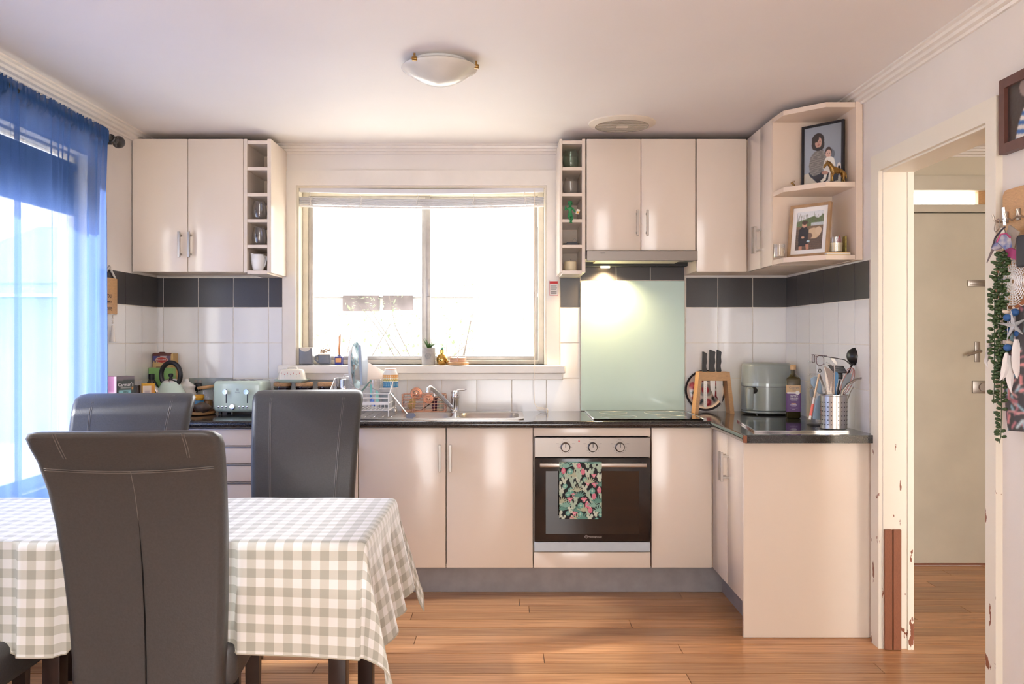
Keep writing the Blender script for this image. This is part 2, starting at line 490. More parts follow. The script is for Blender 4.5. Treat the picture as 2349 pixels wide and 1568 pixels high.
class Pic:
    """a small flat print, painted as coloured points; u to the side, v up, both 0..1"""
    def __init__(s, nx, ny, bg):
        s.nx, s.ny = nx, ny
        s.U, s.V = np.meshgrid(np.linspace(0, 1, nx), np.linspace(0, 1, ny))
        s.c = np.zeros((ny, nx, 3)); s.c[:] = bg
    def put(s, k, col, a=1.0):
        s.c[k] = s.c[k] * (1 - a) + np.array(col, float) * a; return s
    def ell(s, cx, cy, rx, ry, col, rot=0, a=1.0):
        dx, dy = s.U - cx, s.V - cy; asp = s.ny / s.nx; dy = dy * asp
        r = math.radians(rot); x = dx * math.cos(r) + dy * math.sin(r); y = -dx * math.sin(r) + dy * math.cos(r)
        return s.put((x / rx) ** 2 + (y / (ry * asp)) ** 2 < 1, col, a)
    def rect(s, x0, y0, x1, y1, col, a=1.0): return s.put((s.U >= x0) & (s.U <= x1) & (s.V >= y0) & (s.V <= y1), col, a)
    def poly(s, pts, col, a=1.0):
        k = np.zeros(s.U.shape, bool); n = len(pts)
        for i in range(n):
            (x0, y0), (x1, y1) = pts[i], pts[(i + 1) % n]
            if y0 == y1: continue
            t = (s.V - y0) / (y1 - y0)
            k ^= ((y0 > s.V) != (y1 > s.V)) & (s.U < x0 + t * (x1 - x0))
        return s.put(k, col, a)
    def line(s, x0, y0, x1, y1, w, col):
        asp = s.ny / s.nx
        dx, dy = x1 - x0, (y1 - y0) * asp; l2 = dx * dx + dy * dy + 1e-12
        px, py = s.U - x0, (s.V - y0) * asp
        t = np.clip((px * dx + py * dy) / l2, 0, 1)
        return s.put((px - t * dx) ** 2 + (py - t * dy) ** 2 < w * w, col)
    def noise(s, amt, k=1):
        s.c = np.clip(s.c + rng.normal(0, amt, (s.ny, s.nx, 1)), 0, 255); return s
    def cols(s):
        v = np.clip(s.c, 0, 255) / 255.0
        v = np.where(v <= .04045, v / 12.92, ((v + .055) / 1.055) ** 2.4)
        return np.concatenate([v.reshape(-1, 3), np.ones((s.nx * s.ny, 1))], 1)
    def soft(s):
        c = np.pad(s.c, ((1, 1), (1, 1), (0, 0)), 'edge'); s.c = (c[:-2, 1:-1] + c[2:, 1:-1] + c[1:-1, :-2] + c[1:-1, 2:] + 2 * c[1:-1, 1:-1]) / 6; return s
    def build(s, name, fn, m, parent=None, org=None, smooth=60):
        s.soft(); P = np.stack(fn(s.U.ravel(), s.V.ravel()), 1)
        return pmesh(name, P, gridfaces(s.nx, s.ny), m, parent, s.cols(), None, smooth, org)

def quad_fn(o, u, v):
    o, u, v = np.array(o, float), np.array(u, float), np.array(v, float)
    return lambda U, V: [o[i] + U * u[i] + V * v[i] for i in range(3)]

FONTS = []
def lettering(s, size, loc, rot, m, parent, ext=0.0003, align='CENTER', name='lettering'):
    cu = bpy.data.curves.new(name, 'FONT'); cu.body = s; cu.size = size; cu.extrude = ext
    cu.align_x = align; cu.align_y = 'CENTER'; cu.resolution_u = 2
    o = bpy.data.objects.new('tmp_font', cu); C.objects.link(o)
    FONTS.append((o, name, m, parent, Vector(loc) - (OFF.get(parent.name, Vector()) if parent else Vector()), rot))
def set_type():
    """turn the lettering into plain meshes"""
    dg = bpy.context.evaluated_depsgraph_get(); dg.update()
    for o, name, m, parent, loc, rot in FONTS:
        me = bpy.data.meshes.new_from_object(o.evaluated_get(dg)); me.name = name; me.materials.clear(); me.materials.append(M[m])
        bpy.data.objects.remove(o)
        n = bpy.data.objects.new(name, me); C.objects.link(n); n.parent = parent; n.location = loc; n.rotation_euler = rot
FRONT = (PI/2, 0, 0)          # lettering that faces the camera side (-Y)
# ================================================================== THE SETTING
YB, XL, XR, ZC, YR = 4.938, -1.989, 1.58, 2.39, -1.3
XW = 1.695                                  # hall side of the right-hand partition
WX0, WX1, WZ0, WZ1 = -1.196, .2196, 1.15, 2.164   # back window opening
LY0, LY1, LZ0, LZ1 = 1.9, 4.125, .66, 2.165        # curtained side window opening
DY0, DY1, DZ = 2.825, 3.685, 2.02                 # doorway to the hall

bm = NB()
box(bm, XL - .14, WX0, YB, YB + .14, -.1, ZC); box(bm, WX1, XW, YB, YB + .14, -.1, ZC)
box(bm, WX0, WX1, YB, YB + .14, -.1, WZ0); box(bm, WX0, WX1, YB, YB + .14, WZ1, ZC)
wall_back = struct('wall_back', bm, 'wall')
bm = NB()
box(bm, XL - .14, XL, YR, LY0, -.1, ZC); box(bm, XL - .14, XL, LY1, YB, -.1, ZC)
box(bm, XL - .14, XL, LY0, LY1, -.1, LZ0); box(bm, XL - .14, XL, LY0, LY1, LZ1, ZC)
wall_left = struct('wall_left', bm, 'wall')
bm = NB()
box(bm, XR, XW, YR, DY0, -.1, ZC); box(bm, XR, XW, DY1, YB, -.1, ZC); box(bm, XR, XW, DY0, DY1, DZ, ZC)
wall_right = struct('wall_right', bm, 'wall')
bm = NB(); box(bm, XL - .14, 3.34, YR, 5.16, ZC, ZC + .2); struct('ceiling', bm, 'ceil')
bm = NB()
HX = (1.90, 2.80, 2.17)                     # hall front door hole
box(bm, XW, HX[0], 5.02, 5.16, -.1, ZC); box(bm, HX[1], 3.2, 5.02, 5.16, -.1, ZC); box(bm, HX[0], HX[1], 5.02, 5.16, HX[2], ZC)
struct('wall_front_hall', bm, 'hallwall')
bm = NB(); box(bm, 3.2, 3.34, YR, 5.16, -.1, ZC); struct('wall_side_hall', bm, 'hallwall')

bm = NB(); box(bm, XL - .14, -.45, YR - .12, YR, -.1, ZC); box(bm, .75, XW, YR - .12, YR, -.1, ZC); box(bm, -.45, .75, YR - .12, YR, 2.15, ZC)  # unseen wall added behind the camera; its opening is sized to limit frontal fill light
struct('wall_rear', bm, 'wall')
# floor: boards laid across the room, each one its own piece
bm = NB(); box(bm, XL - .14, 3.34, YR, 5.16, -.1, -.016)
floor = struct('floor', bm, 'darkwood')
bm = NB(); box(bm, -.5, .5, -.5, .5, -.5, .5, .004, 1)
bmesh.ops.scale(bm, vec=(1, 1, 1), verts=bm.verts)
pl_me = bpy.data.meshes.new('floorboard'); bm.to_mesh(pl_me); bm.free(); pl_me.materials.append(M['floor'])
PITCH = .107
y = 5.0 - PITCH / 2
row = 0
while y > YR:
    r_ = random.Random(row * 31 + 5)
    xs = [XL - .02]
    x = XL + r_.uniform(.3, 2.6)
    while x < 3.1:
        xs.append(x); x += r_.uniform(1.7, 3.4)
    xs.append(3.2)
    for a, b in zip(xs[:-1], xs[1:]):
        o = bpy.data.objects.new('floorboard', pl_me); C.objects.link(o); o.parent = floor
        o.location = ((a + b) / 2, y, -.009 + r_.uniform(-.0004, .0004)); o.scale = (b - a - .003, PITCH - .0042, .018)
    y -= PITCH; row += 1

# ---- cornices
def cornice(name, fn, d, ln):
    prof = [(0, 0), (.064, 0), (.064, .007), (.052, .010), (.049, .021), (.035, .024), (.031, .035), (.015, .038), (.011, .047), (0, .047)]
    bm = NB(); prism(bm, [fn(a, b) for a, b in prof], tuple(Vector(d) * ln)); return struct(name, bm, 'trim', 20)
cornice('trim_1', lambda a, b: (XL + a, YR, ZC - b), (0, 1, 0), YB - YR)
cornice('trim_2', lambda a, b: (XR - a, YR, ZC - b), (0, 1, 0), YB - YR)
cornice('trim_3', lambda a, b: (XL, YB - a, ZC - b), (1, 0, 0), XR - XL)
cornice('trim_4', lambda a, b: (XW, 5.02 - a, ZC - b), (1, 0, 0), 3.2 - XW)

# ---- wall tiles: every tile a piece of its wall
TT = .007
def tile_mesh(name, m):
    bm = NB(); box(bm, -.5, .5, -.5, .5, -.5, .5, .012, 2)
    me = bpy.data.meshes.new(name); bm.to_mesh(me); bm.free(); me.materials.append(M[m])
    for p in me.polygons: p.use_smooth = True
    me.set_sharp_from_angle(angle=.6); return me
tw, td = tile_mesh('tile', 'tile_w'), tile_mesh('tile_dark', 'tile_d')
G = .0022
def tile_b(x0, x1, z0, z1, dark=False):
    o = bpy.data.objects.new('tile', td if dark else tw); C.objects.link(o); o.parent = wall_back
    o.location = ((x0 + x1) / 2, YB - TT / 2, (z0 + z1) / 2); o.scale = (x1 - x0 - 2 * G, TT, z1 - z0 - 2 * G)
def tile_s(par, xw, s, y0, y1, z0, z1, dark=False):
    o = bpy.data.objects.new('tile', td if dark else tw); C.objects.link(o); o.parent = par
    o.location = (xw + s * TT / 2, (y0 + y1) / 2, (z0 + z1) / 2); o.scale = (TT, y1 - y0 - 2 * G, z1 - z0 - 2 * G)
zt = [Z_(p, YB) for p in (636, 705, 786, 867, 944)]
bx = lambda p: X_(p, YB)
def cols_b(edges, rows):
    for a, b in zip(edges[:-1], edges[1:]):
        for r_ in rows: tile_b(bx(a), bx(b), zt[r_ + 1], zt[r_], r_ == 0)
cols_b([359.5, 375.5, 455.5, 536, 617], (0, 1, 2, 3))
cols_b([617, 648.5], (0, 1, 2)); cols_b([617, 696, 775.5, 855, 934.5, 1013.5, 1094, 1174, 1253.5, 1331], (3,))
cols_b([1284.5, 1331], (0, 1, 2))
cols_b([1573, 1646, 1726, 1804], (0, 1, 2, 3))
for a, b in zip([1331, 1413, 1491.5], [1413, 1491.5, 1570.5]): tile_b(bx(a), bx(b), Z_(643.5, YB), Z_(566, YB), True)
yr = [4.93, 4.748, 4.548, 4.350, 4.152, 3.955, 3.80]
for a, b in zip(yr[1:], yr[:-1]):
    for r_ in range(4): tile_s(wall_right, XR, -1, a, b, zt[r_ + 1], zt[r_], r_ == 0)
yl = [4.93, 4.723, 4.520, 4.320, 4.18]
for a, b in zip(yl[1:], yl[:-1]):
    for r_ in range(4): tile_s(wall_left, XL, 1, a, b, zt[r_ + 1], zt[r_], r_ == 0)
# grout bed showing in the joints (a thin skin behind the tiles)
bm = NB()
box(bm, bx(359.5), bx(648.5), YB - .0035, YB + .001, .88, zt[0]); box(bm, bx(648), bx(1284.5), YB - .0035, YB + .001, .88, zt[3])
box(bm, bx(1284.5), bx(1573), YB - .0035, YB + .001, .88, Z_(566, YB)); box(bm, bx(1573), bx(1804), YB - .0035, YB + .001, .88, zt[0])
ob('grout', bm, 'grout', wall_back)
bm = NB(); box(bm, XR - .0035, XR + .001, 3.80, 4.938, .88, zt[0]); ob('grout', bm, 'grout', wall_right)
bm = NB(); box(bm, XL - .001, XL + .0035, 4.18, 4.938, .88, zt[0]); ob('grout', bm, 'grout', wall_left)

# ---- back window: reveal, architrave, sill, aluminium slider
win = bpy.data.objects.new('window_1', None); C.objects.link(win); win['kind'] = 'structure'; OFF['window_1'] = Vector((0, 0, 0))
bm = NB()
a0, a1, at0, at1 = bx(650), bx(1283), Z_(392, YB), WZ1
prism(bm, [(a0, YB - .02, Z_(866, YB)), (WX0, YB - .02, Z_(866, YB)), (WX0, YB - .02, at1), (a0, YB - .02, at0)], (0, .02, 0))
prism(bm, [(a1, YB - .02, Z_(866, YB)), (a1, YB - .02, at0), (WX1, YB - .02, at1), (WX1, YB - .02, Z_(866, YB))], (0, .02, 0))
prism(bm, [(a0, YB - .02, at0), (WX0, YB - .02, at1), (WX1, YB - .02, at1), (a1, YB - .02, at0)], (0, .02, 0))
ob('architrave', bm, 'trim', win, smooth=20)
bm = NB()
box(bm, WX0 - .01, WX0 + .012, YB, YB + .14, WZ0, WZ1); box(bm, WX1 - .012, WX1 + .01, YB, YB + .14, WZ0, WZ1)
box(bm, WX0 + .012, WX1 - .012, YB + .001, YB + .14, WZ1 - .012, WZ1 + .01)
ob('reveal', bm, 'frame_l', win, smooth=20)
bm = NB()
SZ = 1.150                                   # sill top
box(bm, X_(636, 4.86), X_(1297, 4.86), 4.862, YB + .02, SZ - .046, SZ, .006)
box(bm, X_(640, 4.88), X_(1292, 4.88), 4.885, YB, SZ - .082, SZ - .044, .004)
box(bm, WX0, WX1, YB, YB + .14, SZ - .03, SZ)
ob('window_sill', bm, 'trim', win, smooth=20)
FY = 5.03
bm = NB()
fx0, fx1, fz0, fz1 = WX0 + .012, WX1 - .012, SZ, WZ1 - .012
box(bm, fx0, fx0 + .032, FY, FY + .045, fz0, fz1, .003); box(bm, fx1 - .032, fx1, FY, FY + .045, fz0, fz1, .003)
box(bm, fx0 + .032, fx1 - .032, FY + .001, FY + .044, fz0, fz0 + .026, .003); box(bm, fx0 + .032, fx1 - .032, FY + .001, FY + .044, fz1 - .03, fz1, .003)
ob('window_frame', bm, 'frame_l', win, smooth=25)
def sash(x0, x1, y, m):
    bm = NB(); s = .026
    box(bm, x0, x0 + s, y, y + .018, fz0 + .026, fz1 - .03, .002); box(bm, x1 - s, x1, y, y + .018, fz0 + .026, fz1 - .03, .002)
    box(bm, x0 + s, x1 - s, y + .001, y + .017, fz0 + .026, fz0 + .048, .002); box(bm, x0 + s, x1 - s, y + .001, y + .017, fz1 - .055, fz1 - .03, .002)
    ob('sash', bm, m, win, smooth=25)
    bm = NB(); box(bm, x0 + s - .004, x1 - s + .004, y + .007, y + .011, fz0 + .044, fz1 - .05); ob('pane', bm, 'glass', win)
xm = X_(977, 5.05)
sash(fx0 + .033, xm + .026, FY + .006, 'alu'); sash(xm - .026, fx1 - .033, FY + .026, 'alu')
bm = NB(); box(bm, X_(979, 5.03), X_(987, 5.03), FY + .0, FY + .012, Z_(680, 5.03), Z_(640, 5.03), .003); ob('latch', bm, 'alu', win)

# ---- side window behind the curtain
win2 = bpy.data.objects.new('window_2', None); C.objects.link(win2); win2['kind'] = 'structure'; OFF['window_2'] = Vector((0, 0, 0))
bm = NB()
for y0, y1, z0, z1 in ((LY0 + .05, LY1 - .025, LZ0, LZ0 + .05), (LY0 + .05, LY1 - .025, LZ1 - .012, LZ1), (LY0, LY0 + .05, LZ0, LZ1), (LY1 - .025, LY1, LZ0, LZ1), (3.0, 3.05, LZ0 + .05, LZ1 - .012)):
    box(bm, XL - .11, XL - .05, y0, y1, z0, z1, .003)
ob('window_frame', bm, 'frame_l', win2, smooth=25)
for y0, y1 in ((LY0 + .05, 3.0), (3.05, LY1 - .025)):
    bm = NB(); box(bm, XL - .085, XL - .08, y0, y1, LZ0 + .05, LZ1 - .012); ob('pane', bm, 'glass', win2)

# ---- doorway: jamb lining, architraves with knocked paint
door = bpy.data.objects.new('door_1', None); C.objects.link(door); door['kind'] = 'structure'; OFF['door_1'] = Vector((0, 0, 0))
AX0 = XR - .022
bm = NB()
i0, i1, iz = DY0 + .02, DY1 - .02, DZ - .012
o0, o1, oz = 2.784, 3.745, 2.08
prism(bm, [(AX0, i1, 0), (AX0, o1, 0), (AX0, o1, oz), (AX0, i1, iz)], (.022, 0, 0)); ob('architrave', bm, 'chip', door, smooth=20)
bm = NB(); prism(bm, [(AX0, o0, 0), (AX0, i0, 0), (AX0, i0, iz), (AX0, o0, oz)], (.022, 0, 0)); ob('architrave', bm, 'chip', door, smooth=20)
bm = NB(); prism(bm, [(AX0, i0, iz), (AX0, i1, iz), (AX0, o1, oz), (AX0, o0, oz)], (.022, 0, 0)); ob('architrave', bm, 'chip', door, smooth=20)
bm = NB(); box(bm, XR - .006, XW + .01, DY1 - .026, DY1, 0, DZ, .003); ob('jamb', bm, 'chip', door, smooth=20)
bm = NB(); box(bm, XR - .006, XW + .01, DY0, DY0 + .026, 0, DZ, .003); ob('jamb', bm, 'chip', door, smooth=20)
bm = NB(); box(bm, XR - .006, XW + .01, DY0, DY1, DZ - .02, DZ, .003); ob('head_jamb', bm, 'chip', door, smooth=20)
bm = NB()
box(bm, XW - .02, XW + .004, DY1 - .036, DY1 - .026, 0, DZ - .02); ob('door_stop', bm, 'chip', door, smooth=20)

# ---- front door at the end of the hall, with its light above
fd = bpy.data.objects.new('door_2', None); C.objects.link(fd); fd['kind'] = 'structure'; OFF['door_2'] = Vector((0, 0, 0))
bm = NB(); box(bm, 1.94, 2.765, 5.0, 5.04, .012, 2.018, .002); ob('door_panel', bm, 'halldoor', fd)
bm = NB()
box(bm, 1.86, 1.94, 4.995, 5.1, 0, 2.235, .003); box(bm, 2.765, 2.85, 4.995, 5.1, 0, 2.235, .003)
box(bm, 1.94, 2.765, 4.995, 5.1, 2.024, 2.068, .002); box(bm, 1.94, 2.765, 4.995, 5.1, 2.15, 2.235, .002)
ob('door_frame', bm, 'halldoor', fd, smooth=25)
bm = NB(); box(bm, 2.72, 2.765, 5.04, 5.08, 2.068, 2.15); box(bm, 1.94, 1.985, 5.04, 5.08, 2.068, 2.15); ob('transom_stop', bm, 'lightwood', fd)
bm = NB(); box(bm, 1.94, 2.765, 5.041, 5.06, 1.99, 2.03); ob('door_stop', bm, 'darkwood', fd)  # dark box added to block light leaking through the gap above the door
bm = NB(); box(bm, 1.94, 2.765, 5.06, 5.064, 2.068, 2.15); ob('pane', bm, 'glass', fd)
bm = NB(); box(bm, 1.94, 2.765, 5.0, 5.08, 0, .012); ob('threshold', bm, 'timber', fd)
bm = NB(); box(bm, 2.635, 2.735, 4.99, 5.0, Z_(657, 5), Z_(642, 5), .002); box(bm, 2.645, 2.725, 4.985, 4.992, Z_(653, 5), Z_(646, 5), .002)
ob('letter_slot', bm, 'nickel', fd)
bm = NB(); box(bm, 2.675, 2.705, 4.992, 5.0, Z_(830, 5), Z_(783, 5), .002)
ob('lock_plate', bm, 'nickel', fd)
bm = NB(); cyl(bm, (2.69, 4.955, Z_(805, 5)), .009, .045, 12, 'Y'); tube(bm, [(2.69, 4.955, Z_(805, 5)), (2.66, 4.95, Z_(807, 5)), (2.61, 4.952, Z_(814, 5))], .008)
ob('door_handle', bm, 'nickel', fd)
bm = NB(); box(bm, 2.66, 2.745, 4.985, 5.0, Z_(901, 5), Z_(873, 5), .003); cyl(bm, (2.712, 4.972, Z_(887, 5)), .022, .015, 20, 'Y')
ob('deadlock', bm, 'nickel', fd)

# ---- outside: pale lawn, neighbour's outbuilding, shrubs (all blown out by daylight)
bm = NB(); box(bm, -30, 30, 5.2, 60, -.5, -.4); struct('ground', bm, 'outgrass')
bm = NB(); box(bm, -30, -2.2, -12, 5.2, -.5, -.4); struct('ground_side', bm, 'outgrass')
nb = thing('outbuilding', 'pale single storey building with a flat fascia seen beyond the window glass', 'building', (-1, 14, -.4))
bm = NB(); box(bm, -9, 9, 14, 17, -.4, 1.95); ob('wall', bm, 'outwall', nb)
bm = NB(); prism(bm, [(-9.4, 13.5, 2.1), (-9.4, 17.4, 3.4), (-9.4, 17.4, 3.5), (-9.4, 13.5, 2.2)], (18.8, 0, 0)); ob('roof', bm, 'outroof', nb)
bm = NB(); box(bm, -9.4, 9.4, 13.42, 13.52, 1.98, 2.2); ob('fascia', bm, 'outwall', nb)
for x0, x1, z0 in ((-2.64, -2.06, 1.72), (-2.0, -1.52, 1.74)):
    bm = NB(); box(bm, x0, x1, 13.93, 14.0, z0, 1.97); ob('brick_panel', bm, 'outdark', nb)
M['gutter'] = mat('grey_gutter', (116, 113, 112), .6)
bm = NB(); box(bm, -9.4, 9.4, 13.38, 13.42, 2.118, 2.135); ob('gutter', bm, 'gutter', nb)
bm = NB(); box(bm, -9.0, 9.0, 13.98, 14.0, 1.925, 1.94); ob('gutter', bm, 'gutter', nb)
def shrub(label, cx, cy, wd, top, n, seed):
    r_ = random.Random(seed)
    t = thing('shrub', label, 'shrub', (cx, cy, -.4), group=None)
    bm = NB(); tips = []
    for k in range(16):
        a = r_.uniform(0, 2 * PI); L_ = r_.uniform(.5, 1) * (top + .4); sp = r_.uniform(.1, 1) * wd
        p = [(cx, cy, -.4)]
        for i in range(1, 6):
            f_ = i / 5
            p.append((cx + math.cos(a) * sp * f_ ** 1.2 + r_.uniform(-.05, .05), cy + math.sin(a) * sp * .5 * f_ + r_.uniform(-.04, .04), -.4 + L_ * (f_ ** .8)))
        tube(bm, p, [.014, .012, .010, .007, .005, .003], 5); tips += p[2:]
    ob('branches', bm, 'outbark', t)
    V, Fc = [], []
    for k in range(n):
        p = Vector(r_.choice(tips)) + Vector((r_.gauss(0, .16), r_.gauss(0, .14), r_.gauss(0, .14)))
        d = Vector((r_.gauss(0, 1), r_.gauss(0, 1), r_.gauss(0, .6))).normalized(); s = d.cross(Vector((0, .3, 1))).normalized()
        l_ = r_.uniform(.03, .07); b_ = len(V)
        V += [p, p + d * l_ * .5 + s * l_ * .22, p + d * l_, p + d * l_ * .5 - s * l_ * .22]; Fc.append((b_, b_ + 1, b_ + 2, b_ + 3))
    o = pmesh('foliage', [tuple(v) for v in V], Fc, 'outleaf', t); o['kind'] = 'stuff'
shrub('pale leafy shrub outside the pane above the dish rack', -1.7, 8.2, 1.5, 1.45, 1500, 3)
shrub('pale leafy shrub outside the pane above the tap', .35, 7.6, 1.2, 1.45, 1900, 4)
shrub('twiggy pale shrub outside, behind the window mullion', -.8, 10.4, 1.5, 2.0, 1300, 5)
# ================================================================== KITCHEN FITTINGS
CT = .89                                    # worktop height
DF = 4.372                                  # plane of the base doors
def handle_v(par, x, y, zc, h, n=(0, -1)):
    """square bar handle on two posts; n = outward direction"""
    bm = NB(); e = .032; s = .006
    bx_, by_ = x + n[0] * e, y + n[1] * e
    box(bm, bx_ - s, bx_ + s, by_ - s, by_ + s, zc - h / 2, zc + h / 2, .001, 1)
    for k in (-1, 1):
        z = zc + k * (h / 2 - .018)
        box(bm, min(x, bx_) - (s * .8 if n[0] == 0 else 0), max(x, bx_) + (s * .8 if n[0] == 0 else 0),
            min(y, by_) - (s * .8 if n[1] == 0 else 0), max(y, by_) + (s * .8 if n[1] == 0 else 0), z - s * .8, z + s * .8)
    return ob('handle', bm, 'nickel', par)
def door_y(par, x0, x1, z0, z1, hx=None, hz=None, hh=.135, y=DF, name='door'):
    bm = NB(); g = .0015
    box(bm, x0 + g, x1 - g, y, y + .018, z0, z1, .0025, 2)
    d = ob(name, bm, 'cream', par)
    if hx is not None: handle_v(d, hx, y, hz, hh)
    return d
def door_x(par, y0, y1, z0, z1, hy=None, hz=None, hh=.135, x=1.027, name='door'):
    bm = NB(); g = .0015
    box(bm, x, x + .018, y0 + g, y1 - g, z0, z1, .0025, 2)
    d = ob(name, bm, 'cream', par)
    if hy is not None: handle_v(d, x, hy, hz, hh, (-1, 0))
    return d
DX = lambda p: X_(p, DF)
Z0, Z1 = .152, .853
hz = Z_(1049, DF)
# base units along the back wall
c = thing('base_cabinet', 'cream base cabinet hidden behind the grey chair nearest the blue curtain', 'cabinet', (-1.81, 4.65, 0))
bm = NB(); box(bm, XL + .004, -1.632, DF + .02, 4.90, .15, .855); ob('carcass', bm, 'cream_in', c); door_y(c, XL + .006, -1.63, Z0, Z1)
c = thing('drawer_cabinet', 'cream cabinet of four drawers below the green toaster', 'cabinet', (-1.41, 4.65, 0))
bm = NB(); box(bm, -1.628, -1.191, DF + .02, 4.90, .15, .855); ob('carcass', bm, 'cream_in', c)
zs = [Z1, Z_(1023, DF), Z_(1064, DF), Z_(1106, DF), Z0]
for a, b in zip(zs[1:], zs[:-1]):
    d = door_y(c, -1.628, -1.189, a + .004, b - .001, name='drawer')
    bm = NB(); box(bm, -1.62, -1.197, DF - .004, DF + .006, b - .009, b - .002, .001, 1); ob('handle', bm, 'nickel', d)
c = thing('base_cabinet', 'cream single door base cabinet beside the drawers, below the dark jars', 'cabinet', (-.97, 4.65, 0))
bm = NB(); box(bm, -1.187, -.752, DF + .02, 4.90, .15, .855); ob('carcass', bm, 'cream_in', c)
door_y(c, -1.188, DX(822), Z0, Z1, DX(811), hz)
c = thing('base_cabinet', 'cream two door base cabinet under the steel sink', 'cabinet', (-.31, 4.65, 0))
bm = NB()
for x0, x1, y0, y1, z0, z1 in ((-.748, -.73, DF + .02, 4.9, .15, .855), (.108, .126, DF + .02, 4.9, .15, .855), (-.748, .126, DF + .02, 4.9, .15, .168), (-.748, .126, 4.88, 4.9, .15, .855)):
    box(bm, x0, x1, y0, y1, z0, z1)
ob('carcass', bm, 'cream_in', c)
door_y(c, DX(822.5), DX(1023), Z0, Z1, DX(1010), hz); door_y(c, DX(1023.5), DX(1223), Z0, Z1, DX(1034), hz)
c = thing('oven_cabinet', 'cream cabinet housing the black oven', 'cabinet', (.42, 4.65, 0))
bm = NB()
box(bm, DX(1224), DX(1224) + .012, DF + .02, 4.9, .15, .855); box(bm, DX(1493) - .012, DX(1493), DF + .02, 4.9, .15, .855); box(bm, DX(1224), DX(1493), DF + .02, 4.9, .15, .168)
ob('carcass', bm, 'cream_in', c)
door_y(c, DX(1224), DX(1493), Z_(1000, DF), Z1, name='top_panel'); door_y(c, DX(1224), DX(1493), Z0, Z_(1266, DF), name='bottom_panel')
c = thing('base_cabinet', 'cream blind corner cabinet with a plain door right of the oven', 'cabinet', (.87, 4.65, 0))
bm = NB(); box(bm, DX(1496), 1.56, DF + .02, 4.9, .15, .855); ob('carcass', bm, 'cream_in', c); door_y(c, DX(1494), 1.024, Z0, Z1)
c = thing('base_cabinet', 'cream two door cabinet with paired handles on the short return by the hall doorway', 'cabinet', (1.3, 4.1, 0))
bm = NB(); box(bm, 1.047, 1.56, 3.81, 4.388, .15, .855); ob('carcass', bm, 'cream_in', c)
door_x(c, 4.083, DF - .003, Z0, Z1, 4.105, hz); door_x(c, 3.808, 4.08, Z0, Z1, 4.058, hz)
bm = NB(); box(bm, 1.024, 1.579, 3.79, 3.807, .002, .857, .002, 1)
tag(ob('end_panel', bm, 'cream', None, (1.29, 3.8, 0)), 'cream floor length end panel closing the return beside the hall doorway', 'panel')
# kickboards
bm = NB(); box(bm, XL + .004, 1.105, 4.476, 4.49, .001, .15)
tag(ob('kickboard', bm, 'kick', None, (-.4, 4.48, 0)), 'long grey kickboard under the cabinets along the window wall', 'kickboard')
bm = NB(); box(bm, 1.1, 1.114, 3.808, 4.476, .001, .15)
tag(ob('kickboard', bm, 'kick', None, (1.107, 4.1, 0)), 'short grey kickboard under the return cabinet by the doorway', 'kickboard')

# worktop: one continuous L-shaped slab with a rounded nose
bm = NB(); zb = CT - .034
hx0, hx1, hy0, hy1 = -.552, .066, 4.452, 4.79
FE = 4.347
box(bm, XL + .009, hx0, FE, YB - .008, zb, CT); box(bm, hx1, 1.572, FE, YB - .008, zb, CT)
box(bm, hx0, hx1, FE, hy0, zb, CT); box(bm, hx0, hx1, hy1, YB - .008, zb, CT)
box(bm, 1.017, 1.579, 3.72, FE, zb, CT)
box(bm, XL + .009, -1.63, 4.16, FE, zb, CT)
cyl(bm, (-1.63, FE, CT - .017), .017, 1.017 + 1.63, 20, 'X')
lathe(bm, [(.017, 0), (.017, FE - 3.72)], (1.017, 3.72, CT - .017), 20, axis='Y')
wt = ob('worktop', bm, 'granite', None, (0, 4.6, CT), smooth=40)
tag(wt, 'black speckled L shaped worktop with a rounded front edge', 'worktop')
bm = NB(); box(bm, 1.004, 1.02, 3.7185, 3.7205, zb + .002, CT - .001); ob('end_cap', bm, 'timber', wt)

# ---- sink
s = thing('sink', 'stainless steel double bowl sink with a drainboard below the window', 'sink', (-.47, 4.63, CT))
def plate(bm, outer, holes, z0, z1):
    for z in (z0, z1):
        es = []
        for lp in [outer] + holes:
            vs_ = [bm.verts.new((p[0], p[1], z)) for p in lp]
            es += [bm.edges.new((vs_[i], vs_[(i + 1) % len(vs_)])) for i in range(len(vs_))]
        bmesh.ops.triangle_fill(bm, use_beauty=True, use_dissolve=False, edges=es)
    n_ = len(bm.verts) // 2
    bm.verts.ensure_lookup_table()
    k = 0
    for lp in [outer] + holes:
        for i in range(len(lp)):
            a, b = k + i, k + (i + 1) % len(lp)
            bm.faces.new((bm.verts[a], bm.verts[b], bm.verts[b + n_], bm.verts[a + n_]))
        k += len(lp)
B1 = (-.545, -.292, 4.46, 4.78); B2 = (-.268, .058, 4.46, 4.78)
bm = NB()
plate(bm, rrect(-1.02, .082, 4.418, 4.86, .03, 0), [rrect(*B1, .06, 0), rrect(*B2, .07, 0)], CT + .0008, CT + .0045)
ob('rim', bm, 'steel', s, smooth=25)
for b in (B1, B2):
    bm = NB()
    lps = [rrect(b[0] + i, b[1] - i, b[2] + i, b[3] - i, .065 - i * .3, z) for i, z in ((0, CT + .004), (.006, CT - .004), (.012, CT - .05), (.02, CT - .13), (.05, CT - .15))]
    loft(bm, lps, False, True)
    ob('bowl', bm, 'steel', s, smooth=50)
    bm = NB(); cyl(bm, ((b[0] + b[1]) / 2, (b[2] + b[3]) / 2, CT - .1495), .03, .003); ob('drain', bm, 'chrome', s)
bm = NB()
for i in range(9):
    x = -.98 + i * .045; box(bm, x, x + .02, 4.47, 4.78, CT + .004, CT + .0075, .0015, 1)
ob('drain_ridges', bm, 'steel', s)
